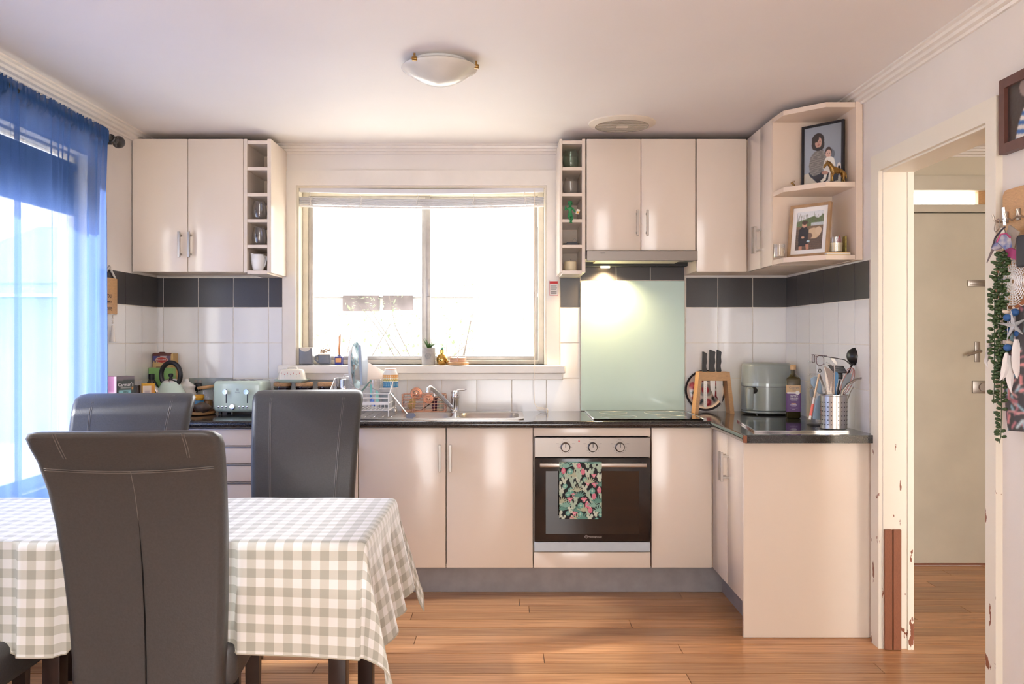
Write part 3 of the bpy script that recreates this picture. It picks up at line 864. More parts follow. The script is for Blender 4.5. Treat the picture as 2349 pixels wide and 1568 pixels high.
# tap
tx, ty = X_(1044, 4.80), 4.80
t = thing('mixer_tap', 'chrome single lever mixer tap behind the sink bowls', 'tap', (tx, ty, CT + .0045))
bm = NB(); lathe(bm, [(.03, 0), (.03, .006), (.021, .012), (.021, .075), (.024, .08), (.024, .092), (.021, .098), (.022, .112), (.012, .12)], (tx, ty, CT + .0045), 24); ob('body', bm, 'chrome', t)
bm = NB(); tube(bm, [(tx, ty, CT + .118), (tx + .02, ty, CT + .126), (tx + .05, ty, CT + .128), (tx + .062, ty, CT + .132)], [.012, .011, .007, .006], 10, flat=.6); ob('lever', bm, 'chrome', t)
bm = NB(); tube(bm, [(tx - .008, ty - .006, CT + .02), (tx - .03, ty - .02, CT + .045), (tx - .075, ty - .06, CT + .1), (tx - .115, ty - .09, CT + .138), (tx - .128, ty - .102, CT + .146), (tx - .137, ty - .11, CT + .138), (tx - .139, ty - .112, CT + .12)], [.012, .012, .012, .012, .013, .014, .014], 12); ob('spout', bm, 'chrome', t)

# ---- hob
h = thing('cooktop', 'black ceramic glass cooktop set in the worktop beside the rangehood light', 'cooktop', (.71, 4.64, CT))
bm = NB(); box(bm, .437, .985, 4.40, 4.885, CT + .0008, CT + .006, .002, 1); ob('glass_top', bm, 'blackglass', h)
M['ring'] = mat('pale_ring_print', (150, 156, 152), .3)
for cx, cy, r in ((.575, 4.52, .092), (.85, 4.52, .075), (.575, 4.76, .075), (.85, 4.76, .105)):
    bm = NB(); tube(bm, [(cx + r * math.cos(a), cy + r * math.sin(a), CT + .0061) for a in np.linspace(0, 2 * PI, 40, endpoint=False)], .0011, 4, True); ob('burner_ring', bm, 'ring', h)
for x in (.430, .986):
    bm = NB(); box(bm, x, x + .006, 4.398, 4.887, CT + .0005, CT + .0075, .001, 1); ob('edge_trim', bm, 'chrome', h)
# splashback
bm = NB(); box(bm, X_(1332.5, YB - .013), X_(1570.5, YB - .013), YB - .014, YB - .0075, CT + .003, Z_(644, YB - .013), .001, 1)
tag(ob('splashback', bm, 'splash', None, (.7, YB - .01, CT)), 'pale green glass splashback behind the cooktop', 'splashback')

# ---- rangehood
RY_, RZ0, RZ1 = 4.592, Z_(600.5, 4.6), Z_(575, 4.6)
r = thing('rangehood', 'slide-out stainless rangehood with one lit lamp under the wall cabinet', 'rangehood', (.72, 4.75, RZ0))
bm = NB(); box(bm, X_(1346, 4.58), X_(1600, 4.58), 4.575, 4.592, RZ0 + .004, RZ1 - .001, .002, 1); ob('front_rail', bm, 'hoodsteel', r)
bm = NB(); box(bm, .415, .998, 4.593, 4.92, RZ0 + .018, RZ1 - .002, .001, 1); ob('body', bm, 'nickel', r)
bm = NB(); box(bm, .47, .92, 4.60, 4.82, RZ0 + .010, RZ0 + .018); ob('grease_filter', bm, 'fan', r)
lx, ly = X_(1388, 4.88), 4.872
bm = NB(); box(bm, .415, .998, 4.83, 4.92, RZ0 - .002, RZ0 + .02); ob('rear_housing', bm, 'black', r)
bm = NB(); cyl(bm, (lx, ly, RZ0 - .009), .026, .008, 24); lamp = ob('lamp', bm, emit('warm_lamp', (255, 214, 150), 14), r)
bm = NB(); box(bm, .945, .985, 4.60, 4.66, RZ0 + .004, RZ0 + .019, .003); ob('switch_block', bm, 'black', r)
sp_d = bpy.data.lights.new('rangehood_lamp', 'SPOT'); sp_d.energy = 36; sp_d.color = (1, .74, .42); sp_d.spot_size = 2.5; sp_d.spot_blend = .8; sp_d.shadow_soft_size = .02
sp = bpy.data.objects.new('rangehood_lamp', sp_d); C.objects.link(sp); sp.location = (lx, ly, RZ0 - .014); sp.rotation_euler = (math.radians(6), 0, 0)
bm = NB(); box(bm, X_(1377.5, 4.574), X_(1387.5, 4.574), 4.5745, 4.576, Z_(581, 4.574), Z_(579.4, 4.574)); ob('maker_mark', bm, 'black', r)

# ---- oven
ov = thing('oven', 'black glass built in oven with three knobs and a steel control panel', 'oven', (.42, 4.6, .2))
OF = 4.352
ox0, ox1 = X_(1226, OF), X_(1492, OF)
bm = NB(); box(bm, ox0, ox1, OF, DF + .02, Z_(1048.5, OF), Z_(1003, OF), .002, 1); ob('control_panel', bm, 'hoodsteel', ov)
bm = NB(); box(bm, ox0 + .004, ox1 - .004, DF + .02, 4.86, Z_(1262, OF), Z_(1004, OF)); ob('body', bm, 'black', ov)
bm = NB(); box(bm, ox0, ox1, OF, DF + .015, Z_(1242, OF), Z_(1050, OF), .003, 2); d = ob('door', bm, 'ovenglass', ov)
M['ovenwin'] = mat('oven_viewing_window', (30, 24, 22), .06, coat=.4)
bm = NB(); box(bm, X_(1252, OF), X_(1466, OF), OF - .0012, OF + .002, Z_(1224, OF), Z_(1080, OF)); ob('viewing_window', bm, 'ovenwin', d)
bm = NB(); box(bm, X_(1238, 4.32), X_(1483, 4.32), 4.312, 4.326, Z_(1071, 4.32), Z_(1062, 4.32), .002)
for px in (1243, 1478): box(bm, X_(px - 4, 4.33), X_(px + 4, 4.33), 4.32, OF + .002, Z_(1071, 4.32), Z_(1062, 4.32))
ob('handle', bm, 'steel', d)
M['strip'] = mat('pale_grey_vinyl_strip', (196, 204, 210), .45, noise=(20, .05))
bm = NB(); box(bm, ox0, ox1, OF + .001, DF + .012, Z_(1265, OF), Z_(1243, OF), .002, 1); ob('bottom_strip', bm, 'strip', ov)
for px, cap in ((1297, 'Function'), (1359.5, 'Temperature'), (1422, 'Timer')):
    x, z = X_(px, OF), Z_(1025, OF)
    bm = NB(); lathe(bm, [(.025, 0), (.025, -.003), (.022, -.006), (.021, -.018), (.019, -.02)], (x, OF, z), 28, axis='Y'); k = ob('knob', bm, 'hoodsteel', ov)
    bm = NB(); box(bm, x - .0018, x + .0018, OF - .0212, OF - .0195, z + .001, z + .021); ob('pointer', bm, 'black', k)
    bm = NB()
    for i in range(11):
        a = math.radians(-150 + 30 * i) + PI / 2
        if abs(a - PI / 2) < .1: continue
        p = Vector((x + .031 * math.cos(a), OF - .0006, z + .031 * math.sin(a)))
        box(bm, p.x - .0022, p.x + .0022, OF - .0006, OF + .0005, p.z - .0007, p.z + .0007)
    lettering(cap, .0062, (x, OF - .0006, z + .0375), FRONT, 'black', ov)
    box(bm, x + .033, x + .046, OF - .0006, OF + .0005, z + .0165, z + .018); box(bm, x - .046, x - .033, OF - .0006, OF + .0005, z + .0165, z + .018)
    ob('dial_marks', bm, 'black', ov, kind='stuff')
bm = NB(); box(bm, X_(1326.5, OF), X_(1330, OF), OF - .001, OF + .001, Z_(1012.5, OF), Z_(1010, OF)); ob('indicator', bm, 'redcard', ov)
M['logo'] = mat('pale_logo_print', (190, 180, 172), .4)
lettering('Westinghouse', .0125, (X_(1364, OF), OF - .0008, Z_(1230.5, OF)), FRONT, 'logo', d)
x, z = X_(1345, OF), Z_(1230.5, OF)
bm = NB(); tube(bm, [(x + .0075 * math.cos(a), OF - .0006, z + .0075 * math.sin(a)) for a in np.linspace(0, 2 * PI, 20, endpoint=False)], .0007, 4, True)
tube(bm, [(x - .005, OF - .0006, z + .003), (x - .0025, OF - .0006, z - .003), (x, OF - .0006, z + .002), (x + .0025, OF - .0006, z - .003), (x + .005, OF - .0006, z + .003)], .0006, 4)
ob('emblem', bm, 'logo', d)

# ---- wall cabinets
UF, UZ0, UZ1 = 4.604, 1.653, 2.354
U = lambda p: X_(p, UF)
uz = Z_(562, UF)
def carc(par, x0, x1, y0, y1, z0, z1):
    bm = NB(); box(bm, x0, x1, y0, y1, z0, z1); ob('carcass', bm, 'cream_in', par)
c = thing('wall_cabinet', 'glossy cream two door wall cabinet beside the blue curtain', 'cabinet', (-1.69, 4.77, UZ0))
carc(c, XL + .003, U(558.5), UF + .02, YB - .001, UZ0 + .004, UZ1)
door_y(c, XL + .004, U(430.5), UZ0, UZ1, U(415.5), uz, .135, UF); door_y(c, U(430.5), U(558.5), UZ0, UZ1, U(438), uz, .135, UF)
def nook(label, pl, pr, il, ir):
    c = thing('open_shelf_unit', label, 'shelf unit', (U((pl + pr) / 2), 4.77, UZ0))
    x0, x1, i0, i1 = U(pl), U(pr), U(il), U(ir)
    y1 = YB - .001
    bm = NB(); box(bm, x0, i0, UF, y1, UZ0 - .004, UZ1, .001, 1); ob('side_panel', bm, 'cream', c)
    bm = NB(); box(bm, i1, x1, UF, y1, UZ0 - .004, UZ1, .001, 1); ob('side_panel', bm, 'cream', c)
    bm = NB(); box(bm, i0, i1, y1 - .01, y1 - .001, UZ0, UZ1 - .004); ob('back_panel', bm, 'cream_in', c)
    tops = []
    for py0, py1 in ((322, 330), (382.5, 390), (442, 450), (502, 509.5), (561, 568), (620, 628)):
        z0, z1 = Z_(py1, UF), Z_(py0, UF)
        bm = NB(); box(bm, i0, i1, UF + .002, y1 - .01, z0, z1, .0008, 1); ob('shelf', bm, 'cream', c); tops.append(z1)
    return tops[1:], (i0 + i1) / 2
nz1, nx1 = nook('narrow cream open shelf unit of five cells holding a white jug, beside the window', 559, 622, 567, 613)
nz2, nx2 = nook('narrow cream open shelf unit of five cells with a green figurine, beside the rangehood cabinet', 1283.5, 1343, 1290, 1335)
c = thing('wall_cabinet', 'cream two door wall cabinet above the rangehood', 'cabinet', (.7, 4.77, Z_(574, UF)))
carc(c, U(1345.5), U(1596), UF + .02, YB - .001, Z_(574, UF) + .004, UZ1)
door_y(c, U(1345), U(1470.5), Z_(574.5, UF), UZ1, U(1461), Z_(512.5, UF), .135, UF); door_y(c, U(1470.5), U(1596), Z_(574.5, UF), UZ1, U(1483.5), Z_(512.5, UF), .135, UF)
c = thing('wall_cabinet', 'cream handleless corner wall cabinet right of the rangehood', 'cabinet', (1.13, 4.77, UZ0))
carc(c, U(1598), 1.575, UF + .02, YB - .001, UZ0 + .004, UZ1); door_y(c, U(1598), 1.262, UZ0, UZ1, None, None, .135, UF)
c = thing('wall_cabinet', 'cream two door wall cabinet with paired handles beside the corner shelves', 'cabinet', (1.42, 4.38, UZ0))
carc(c, 1.284, 1.575, 4.18, UF + .015, UZ0 + .004, UZ1)
door_x(c, 4.372, UF - .003, UZ0, UZ1, 4.395, Z_(551, 4.4), .135, 1.264); door_x(c, 4.18, 4.369, UZ0, UZ1, 4.347, Z_(551, 4.37), .135, 1.264)
# open corner shelf with chamfered boards
c = thing('corner_shelf', 'cream open corner shelf with two framed photos, beside the hall doorway', 'shelf unit', (1.42, 4.02, UZ0))
bm = NB(); box(bm, 1.264, 1.575, 4.162, 4.178, UZ0 - .002, UZ1, .001, 1); ob('back_panel', bm, 'cream_in', c)
bm = NB(); box(bm, 1.547, 1.577, 3.875, 4.16, UZ0 - .002, UZ1 + .001, .001, 1); ob('side_panel', bm, 'cream_in', c)
shp = [(1.266, 4.161), (1.273, 4.03), (1.416, 3.882), (1.546, 3.882), (1.546, 4.161)]
SH = []
for z0, z1 in ((UZ0, UZ0 + .022), (1.978, 2.0), (UZ1 - .022, UZ1)):
    bm = NB(); prism(bm, [(a, b, z0) for a, b in shp], (0, 0, z1 - z0)); ob('shelf', bm, 'cream_in', c, smooth=20); SH.append(z1)
bm = NB(); box(bm, XL + .01, bx(648), YB - .012, YB - .008, UZ0 - .012, UZ0 - .002); ob('grout_line', bm, 'grout', wall_back)

# ---- ceiling lamp and exhaust vent
lc = (X_(1008, 3.43), 3.43)
l = thing('ceiling_lamp', 'shallow frosted glass bowl ceiling lamp with brass clips', 'lamp', (*lc, ZC))
bm = NB(); cyl(bm, (*lc, ZC - .022), .112, .0218, 36); ob('base_plate', bm, 'white', l)
bm = NB(); lathe(bm, [(.122, -.012), (.147, -.022), (.150, -.026), (.147, -.031), (.130, -.040), (.1, -.062), (.06, -.082), (.02, -.091), (.001, -.092)], (*lc, ZC), 48, cap0=False); ob('lamp_shade', bm, 'lampglass', l)
for a in (115, 350, 235):
    a = math.radians(a); x, y = lc[0] + .148 * math.cos(a), lc[1] + .148 * math.sin(a)
    bm = NB(); box(bm, x - .011, x + .011, y - .011, y + .011, ZC - .034, ZC - .018, .005, 3); box(bm, x - .004, x + .004, y - .004, y + .004, ZC - .02, ZC - .004)
    ob('clip', bm, 'brass', l)
vx, vy = X_(1427, 4.41), 4.41
v = thing('ceiling_vent', 'round cream louvred exhaust vent in the ceiling above the rangehood cabinet', 'vent', (vx, vy, ZC))
bm = NB()
lathe(bm, [(.136, -.018), (.15, -.014), (.168, -.006), (.17, 0)], (vx, vy, ZC), 48, cap0=False, cap1=False); ob('rim', bm, 'fan', v)
bm = NB(); lathe(bm, [(.138, -.011), (.138, -.004)], (vx, vy, ZC), 48); ob('backing', bm, mat('vent_shadow_plastic', (206, 192, 170), .6), v)  # darker beige backing paints in the shade between the louvre slats
for i in range(11):
    yy = -.115 + i * .023; hw = math.sqrt(max(.132 ** 2 - yy ** 2, 0))
    bm = NB(); a = box(bm, vx - hw, vx + hw, vy + yy - .0075, vy + yy + .0075, ZC - .0185, ZC - .0165); spin(bm, a, (vx, vy + yy, ZC - .0175), RX(.3)); ob('slat', bm, 'fan', v)
bm = NB(); box(bm, vx - .03, vx + .03, vy - .02, vy + .02, ZC - .021, ZC - .018, .002, 1); ob('badge', bm, 'fan', v)

# ---- venetian blind, pulled up
BY = 4.955
b = thing('venetian_blind', 'white aluminium venetian blind pulled up at the top of the window', 'blind', (-.49, BY, 2.15))
x0, x1 = WX0 + .014, WX1 - .016
def sag(x, d): u = (x - x0) / (x1 - x0); return -d * (1 - (2 * u - 1) ** 2)
def sagbar(bm, z0, z1, y0, y1, d, n=16):
    lps = []
    for i in range(n + 1):
        x = x0 + (x1 - x0) * i / n; s_ = sag(x, d)
        lps.append([(x, y0, z0 + s_), (x, y1, z0 + s_), (x, y1, z1 + s_), (x, y0, z1 + s_)])
    loft(bm, lps)
bm = NB(); sagbar(bm, Z_(440, BY), Z_(429, BY), BY - .012, BY + .015, .012); ob('head_rail', bm, 'blindwhite', b, smooth=20)
for i in range(7):
    z = Z_(452 + 2.4 * i, BY); bm = NB(); sagbar(bm, z - .0035, z, BY - .012 + .001 * (i % 2), BY + .012, .012); ob('slat', bm, 'blindwhite', b, smooth=20)
bm = NB(); sagbar(bm, Z_(474, BY), Z_(470, BY), BY - .013, BY + .013, .012); ob('bottom_rail', bm, 'whitemetal', b, smooth=20)
for px in (713, 828, 958, 1085, 1203):
    x = X_(px, BY); s_ = sag(x, .012); r_ = random.Random(px)
    bm = NB(); pts = [(x + r_.uniform(-.007, .007), BY - .016, Z_(440 + 3.2 * i, BY) + s_) for i in range(11)]
    tube(bm, pts, .002, 5); pts = [(x + .006 + r_.uniform(-.007, .007), BY - .016, Z_(452 + 2.2 * i, BY) + s_) for i in range(11)]; tube(bm, pts, .002, 5)
    ob('ladder_cord', bm, 'whitemetal', b)
bm = NB(); tube(bm, [(X_(685, BY), BY - .016, Z_(440, BY)), (X_(685, BY), BY - .017, Z_(780, BY))], .0025, 6); ob('tilt_wand', bm, 'clear', b)
bm = NB(); yc = 4.84
tube(bm, [(X_(1226, BY), BY - .018, Z_(436, BY)), (X_(1226, BY), BY - .02, Z_(600, BY)), (X_(1225, BY), 4.85, Z_(830, 4.85)), (X_(1224.5, yc), yc, Z_(880, yc)), (X_(1226, yc), yc, Z_(925, yc)),
          (X_(1232, 4.83), 4.83, CT + .03), (X_(1244, 4.83), 4.83, CT + .028), (X_(1254, 4.82), 4.82, CT + .01), (X_(1240, 4.82), 4.82, CT + .003), (X_(1230, 4.82), 4.82, CT + .02), (X_(1252, 4.82), 4.82, CT + .022), (X_(1256, 4.82), 4.82, CT + .003)], .0016, 5)
ob('pull_cord', bm, 'cordwhite', b)
bm = NB(); lathe(bm, [(.005, 0), (.006, .02), (.003, .026)], (X_(1255, 4.80), 4.80, CT + .001), 10); ob('cord_tassel', bm, 'white', b)
bm = NB(); box(bm, X_(1260, 4.9), X_(1281, 4.9), 4.908, 4.911, Z_(678, 4.9), Z_(642, 4.9))
tg = tag(ob('warning_tag', bm, 'paper', None, (X_(1270, 4.9), 4.91, Z_(660, 4.9))), 'small white and red paper tag pinned to the window architrave', 'tag')
bm = NB()
zz = lambda p: Z_(p, 4.9)
xx = lambda p: X_(p, 4.9)
box(bm, xx(1261.5), xx(1279.5), 4.9072, 4.908, zz(650), zz(644.5))
for p in (1260.6, 1279.8): box(bm, xx(p), xx(p + .7), 4.9072, 4.908, zz(677), zz(643))
box(bm, xx(1260.6), xx(1280.5), 4.9072, 4.908, zz(677.4), zz(676.6)); ob('red_print', bm, 'redcard', tg)
bm = NB()
for i in range(6): box(bm, xx(1263), xx(1278 - (i % 3)), 4.9072, 4.908, zz(654 + i * 2.1), zz(653.2 + i * 2.1))
for i in range(3): box(bm, xx(1264), xx(1277), 4.9072, 4.908, zz(669 + i * 2.4), zz(667.8 + i * 2.4))
ob('text_lines', bm, 'stitch', tg)

# ---- power outlet behind the toaster
p = thing('power_outlet', 'pale double power outlet on the tiles behind the green toaster', 'outlet', (X_(475, YB), YB - .008, Z_(880, YB)))
bm = NB(); box(bm, X_(436, YB), X_(535, YB), YB - .018, YB - .0075, Z_(893, YB), Z_(866, YB), .003); ob('plate', bm, 'sage', p)
for px in (452, 462):
    bm = NB(); cyl(bm, (X_(px, YB), YB - .022, Z_(874, YB)), .009, .004, 16, 'Y'); ob('switch', bm, 'nickel', p)
q = thing('power_plug', 'black power plug and lead in the outlet behind the wooden lidded jar', 'plug', (X_(453, 4.9), 4.9, Z_(886, 4.9)))
bm = NB(); box(bm, X_(446, 4.9), X_(462, 4.9), 4.885, YB - .018, Z_(896, 4.9), Z_(878, 4.9), .008, 3); ob('plug_body', bm, 'black', q)
bm = NB(); tube(bm, [(X_(455, 4.88), 4.885, Z_(890, 4.88)), (X_(449, 4.86), 4.86, Z_(905, 4.86)), (X_(447, 4.88), 4.88, CT + .004)], .004, 6); ob('lead', bm, 'black', q)
# ================================================================== DINING TABLE, CLOTH, CHAIRS, CURTAINS
TX0, TX1, TY0, TY1, TZ = -1.77, -.405, 2.40, 3.03, .745
t = thing('dining_table', 'dark timber dining table under the checked cloth', 'table', (-1.1, 2.71, 0))
bm = NB(); box(bm, TX0 + .004, TX1 - .004, TY0 + .004, TY1 - .004, .715, TZ, .004); ob('tabletop', bm, 'darkwood', t)
bm = NB(); box(bm, TX0 + .06, TX1 - .06, TY0 + .05, TY0 + .07, .63, .715); box(bm, TX0 + .06, TX1 - .06, TY1 - .07, TY1 - .05, .63, .715); ob('apron', bm, 'darkwood', t)
for x, y in ((-1.31, TY0 + .05), (-1.14, TY1 - .10), (TX1 - .10, TY0 + .05), (TX1 - .10, TY1 - .10)):
    if True:
        bm = NB(); box(bm, x, x + .05, y, y + .05, .001, .715, .003); ob('leg', bm, 'darkwood', t)

# cloth: flat sheet pulled over the table; edges hang, corners fall into folds
SEATS = ((-.99, True), (-1.585, True), (-1.42, False), (-.82, False))
def cloth():
    Dp = .315; st = .0125
    hx, hy = (TX1 - TX0) / 2 + .004, (TY1 - TY0) / 2 + .004
    cx, cy = (TX0 + TX1) / 2, (TY0 + TY1) / 2
    U1 = np.arange(-hx - Dp, hx + Dp + 1e-6, st); V1 = np.arange(-hy - Dp, hy + Dp + 1e-6, st)
    P, UV = [], []
    R = .016
    def down(d, fl):           # distance past the edge -> (outward, drop) round the edge then down with flare
        q = R * PI / 2
        if d < q:
            a = d / R; return R * math.sin(a), R * (1 - math.cos(a))
        d -= q; return R + d * fl, R + d * math.sqrt(max(0, 1 - fl * fl))
    for v in V1:
        for u in U1:
            du, dv = max(0, abs(u) - hx), max(0, abs(v) - hy); su, sv = (1 if u > 0 else -1), (1 if v > 0 else -1)
            x, y, z = cx + max(-hx, min(hx, u)), cy + max(-hy, min(hy, v)), TZ + .0035
            if du > 0 and dv > 0:
                r = math.hypot(du, dv); th = math.atan2(dv, du); k = math.sin(2 * th)
                fl = .10 + .26 * k ** 2 + .07 * math.sin(6 * th + .6) * k
                o, dr = down(r, fl)
                ph = th + .28 * math.sin(4 * th) * min(1, r / .2)
                x += su * math.cos(ph) * o; y += sv * math.sin(ph) * o; z -= dr
                z += .012 * math.sin(5 * th + 1) * k * r / .4
            elif du > 0:
                w_ = min(1, du / .12)
                e = hy - abs(v)
                wav = .5 + .5 * math.sin(v * 26 + 1.0 + .8 * math.sin(v * 9))
                fl = .07 + .16 * wav * w_ + .03 * math.exp(-e / .05) if su > 0 else .02
                o, dr = down(du, fl); x += su * o; z -= dr
                y += .012 * math.sin(v * 31) * w_
            elif dv > 0:
                w_ = min(1, dv / .15); e = hx - abs(u)
                fl = .015 + .012 * math.sin(u * 9 + 2) * w_ + .012 * math.sin(u * 21) * w_ + .06 * math.exp(-e / .06)
                o, dr = down(dv, fl); y += sv * o; z -= dr
                z += .006 * math.sin(u * 7) * w_
            else:
                z += .0012 * (math.sin(u * 23 + v * 9) + math.sin(v * 31 - u * 6)) * .6 + .0012
            for sx_, on in SEATS:            # cloth lies on the seats pushed under it
                if abs(x - sx_) < .25 and ((v < 0) == on): z = max(z, .4795 + max(0, abs(x - sx_) - .19) * -1.2)
            for sx_, on in SEATS[:2]:        # and is held back by the chair backs
                if v < 0 and abs(x - sx_) < .24: y = max(y, 2.394)
            P.append((x, y, z)); UV.append((u + 5, v + 5))
    f = gridfaces(len(U1), len(V1))
    o = pmesh('tablecloth', P, f, 'gingham', None, None, UV, 80, (cx, cy, TZ))
    # hem along the edge
    bmh = NB(); nx = len(U1); n = len(V1)
    idx = [i for i in range(nx)] + [j * nx + nx - 1 for j in range(1, n)] + [(n - 1) * nx + i for i in range(nx - 2, -1, -1)] + [j * nx for j in range(n - 2, 0, -1)]
    tube(bmh, [P[i] for i in idx], .0022, 5, True)
    M['hem'] = mat('cloth_hem', (186, 178, 162), .9)
    ob('hem', bmh, 'hem', o)
    return tag(o, 'pale green and white checked tablecloth hanging to folded corners over the table', 'tablecloth')
cloth()

def chair(label, origin, rz):
    """leather parson chair, local coordinates: faces +Y, back at -Y"""
    t = thing('dining_chair', label, 'chair', origin, rz, 'grey leather dining chairs around the table', world=False)
    bz = [.34, .46, .58, .70, .82, .92, 1.0, 1.040, 1.064, 1.077, 1.081]
    by = [-.200, -.206, -.217, -.236, -.265, -.303, -.347, -.380, -.404, -.424, -.436]
    hw = [.190, .195, .201, .207, .213, .219, .225, .2285, .2275, .217, .196]
    th = [.088, .086, .082, .078, .074, .070, .072, .078, .076, .058, .03]
    loops = []; k = 6
    for z, y, w_, d in zip(bz, by, hw, th):
        r = min(.024, d * .45); lp = rrect(-w_, w_, y - d / 2, y + d / 2, r, z, 4)
        loops.append(lp)
    bm = NB(); loft(bm, loops, True, True); br = ob('backrest', bm, 'leather', t, smooth=80)
    ip = lambda z, arr: float(np.interp(z, bz, arr))
    # double stitched seams down the front, over the roll, and across the back
    bm = NB()
    for sgn in (-1, 1):
        for off in (0, .006):
            pts = []
            for z in np.linspace(.5, 1.076, 24): pts.append((sgn * (ip(min(z, 1.03), hw) - .075 - off), ip(z, by) + ip(z, th) / 2 + .0004, z))
            for z in (1.076, 1.056, 1.036, 1.01): pts.append((sgn * (ip(min(z, 1.03), hw) - .075 - off), ip(z, by) - ip(z, th) / 2 - .0004, z))
            tube(bm, pts, .0011, 4)
    for off in (0, .005):
        z = .985 - off; tube(bm, [(x, ip(z, by) - ip(z, th) / 2 - .0006, z - .010 * (1 - (x / .21) ** 2)) for x in np.linspace(-.205, .205, 14)], .0011, 4)
    tube(bm, [(.0, ip(z, by) - ip(z, th) / 2 - .0005, z) for z in np.linspace(.975, .84, 8)], .001, 4)
    ob('seam', bm, 'stitch', br)
    bm = NB()
    pts = [(.0, ip(z, by) - ip(z, th) / 2 - .0002, z) for z in np.linspace(.85, .345, 14)]
    tube(bm, pts, [.0003 + .0055 * min(1, i / 4) for i in range(14)], 6, flat=.35); ob('back_slit', bm, 'blacksatin', br)
    bm = NB(); box(bm, -.22, .22, -.19, .25, .35, .475, .03, 4); ob('seat', bm, 'leather', t, smooth=80)
    for sx in (-1, 1):
        bm = NB(); x = sx * .185
        loft(bm, [[(x - .022, .19, .352), (x + .022, .19, .352), (x + .022, .235, .352), (x - .022, .235, .352)], [(x - .018, .195, 0.001), (x + .018, .195, 0.001), (x + .018, .23, 0.001), (x - .018, .23, 0.001)]]); ob('leg', bm, 'darkwood', t)
        bm = NB()
        loft(bm, [[(x - .022, -.20, .352), (x + .022, -.20, .352), (x + .022, -.155, .352), (x - .022, -.155, .352)], [(x - .018, -.27, 0.001), (x + .018, -.27, 0.001), (x + .018, -.235, 0.001), (x - .018, -.235, 0.001)]]); ob('leg', bm, 'darkwood', t)
    return t
ch = chair('dark grey leather dining chair turned away, nearest the camera with a split back seam', (-.975, 2.545, 0), math.radians(5))
dup(ch, (-1.585, 2.50, 0), math.radians(0), 'grey leather dining chair cut by the picture edge, beside the nearest chair')
dup(ch, (-.808, 3.325, 0), PI + math.radians(6), 'grey leather dining chair facing out, across the table before the sink cabinets')
dup(ch, (-1.445, 3.105, 0), PI + math.radians(7), 'grey leather dining chair facing out, across the table before the kettle')

# ---- curtain rod, curtains, roller blind
RXC, RZC = -1.905, 2.262
rd = thing('curtain_rod', 'dark grey curtain rod with a round finial near the wall cabinet', 'curtain rod', (RXC, 3, RZC))
M['rod'] = mat('gunmetal', (74, 72, 72), .35, .6)
bm = NB(); cyl(bm, (RXC, 1.7, RZC), .012, 4.22 - 1.7, 16, 'Y'); ob('pole', bm, 'rod', rd)
bm = NB(); lathe(bm, [(.012, 0), (.018, .005), (.018, .015), (.013, .018), (.016, .024), (.026, .034), (.031, .05), (.027, .066), (.014, .076), (.001, .079)], (RXC, 4.215, RZC), 24, axis='Y', cap1=False); ob('finial', bm, 'rod', rd)
for yy in (4.185, 3.30):
    bm = NB(); box(bm, XL, RXC + .002, yy - .006, yy + .006, RZC - .03, RZC - .016); tube(bm, [(RXC + .016 * math.cos(a), yy, RZC + .016 * math.sin(a)) for a in np.linspace(0, 2 * PI, 16, endpoint=False)], .005, 6, True); ob('bracket', bm, 'rod', rd)
def curtain(label, y0, y1, seed, ph):
    r_ = random.Random(seed); nu, nv = 260, 70
    ks = [(r_.uniform(18, 30), r_.uniform(0, 6), r_.uniform(.4, 1)) for _ in range(3)] + [(r_.uniform(38, 64), r_.uniform(0, 6), r_.uniform(.3, .6)) for _ in range(3)]
    V = []
    top, bot = RZC + .028, .03
    for j in range(nv):
        b = j / (nv - 1)
        f_ = 0 if j == 0 else b ** 1.6
        z = top + (bot - top) * f_
        dep = (top - z)
        for i in range(nu):
            a = i / (nu - 1); y = y0 + (y1 - y0) * a
            if dep < .06:
                am = .006; x = RXC + .0165 + am * math.sin(y * 190 + 2 * math.sin(y * 31)) + .004 * math.sin(y * 420)
                if j == 0: z_ = z + .004 * math.sin(y * 240)
                else: z_ = z
            else:
                g = min(1, (dep - .06) / .35)
                hi = (1 - .75 * g) * .012 * math.sin(y * 92 + 2 * math.sin(y * 17))
                lo = sum(w_ * math.sin(k * y + p + .25 * math.sin(2.5 * dep + p)) for k, p, w_ in ks) * .0155 * (.35 + .65 * g)
                x = RXC + .012 + hi + lo; z_ = z
            if a > .985 or a < .015: x -= .006
            V.append((x, y, z_))
    o = pmesh('curtain', V, gridfaces(nu, nv), 'curtain', None, None, None, 180, (RXC, (y0 + y1) / 2, RZC))
    return tag(o, label, 'curtain')
curtain('sheer royal blue curtain gathered on the rod, reaching the tiled corner', 3.375, 4.13, 3, 0)
curtain('sheer royal blue curtain on the rod, its hem cut by the picture edge', 2.1, 3.37, 8, 1)
M['blindcloth'] = mat('dim_blue_roller_cloth', (96, 108, 138), .8)
rb = thing('roller_blind', 'part lowered roller blind glimpsed behind the blue curtains', 'blind', (XL - .03, 3, 2.1))
bm = NB(); cyl(bm, (XL - .03, LY0 + .03, 2.095), .02, LY1 - .07 - LY0 - .03, 16, 'Y'); ob('roller', bm, 'blindcloth', rb)
bm = NB(); box(bm, XL - .03, XL - .028, LY0 + .03, LY1 - .07, 1.88, 2.09); ob('cloth', bm, 'blindcloth', rb)
bm = NB(); box(bm, XL - .036, XL - .022, LY0 + .03, LY1 - .07, 1.868, 1.882, .003); ob('bottom_bar', bm, 'blindwhite', rb)
# ================================================================== THINGS ON THE WORKTOP, by the kettle
def P(px, py, Y): return Vector((X_(px, Y), Y, Z_(py, Y)))
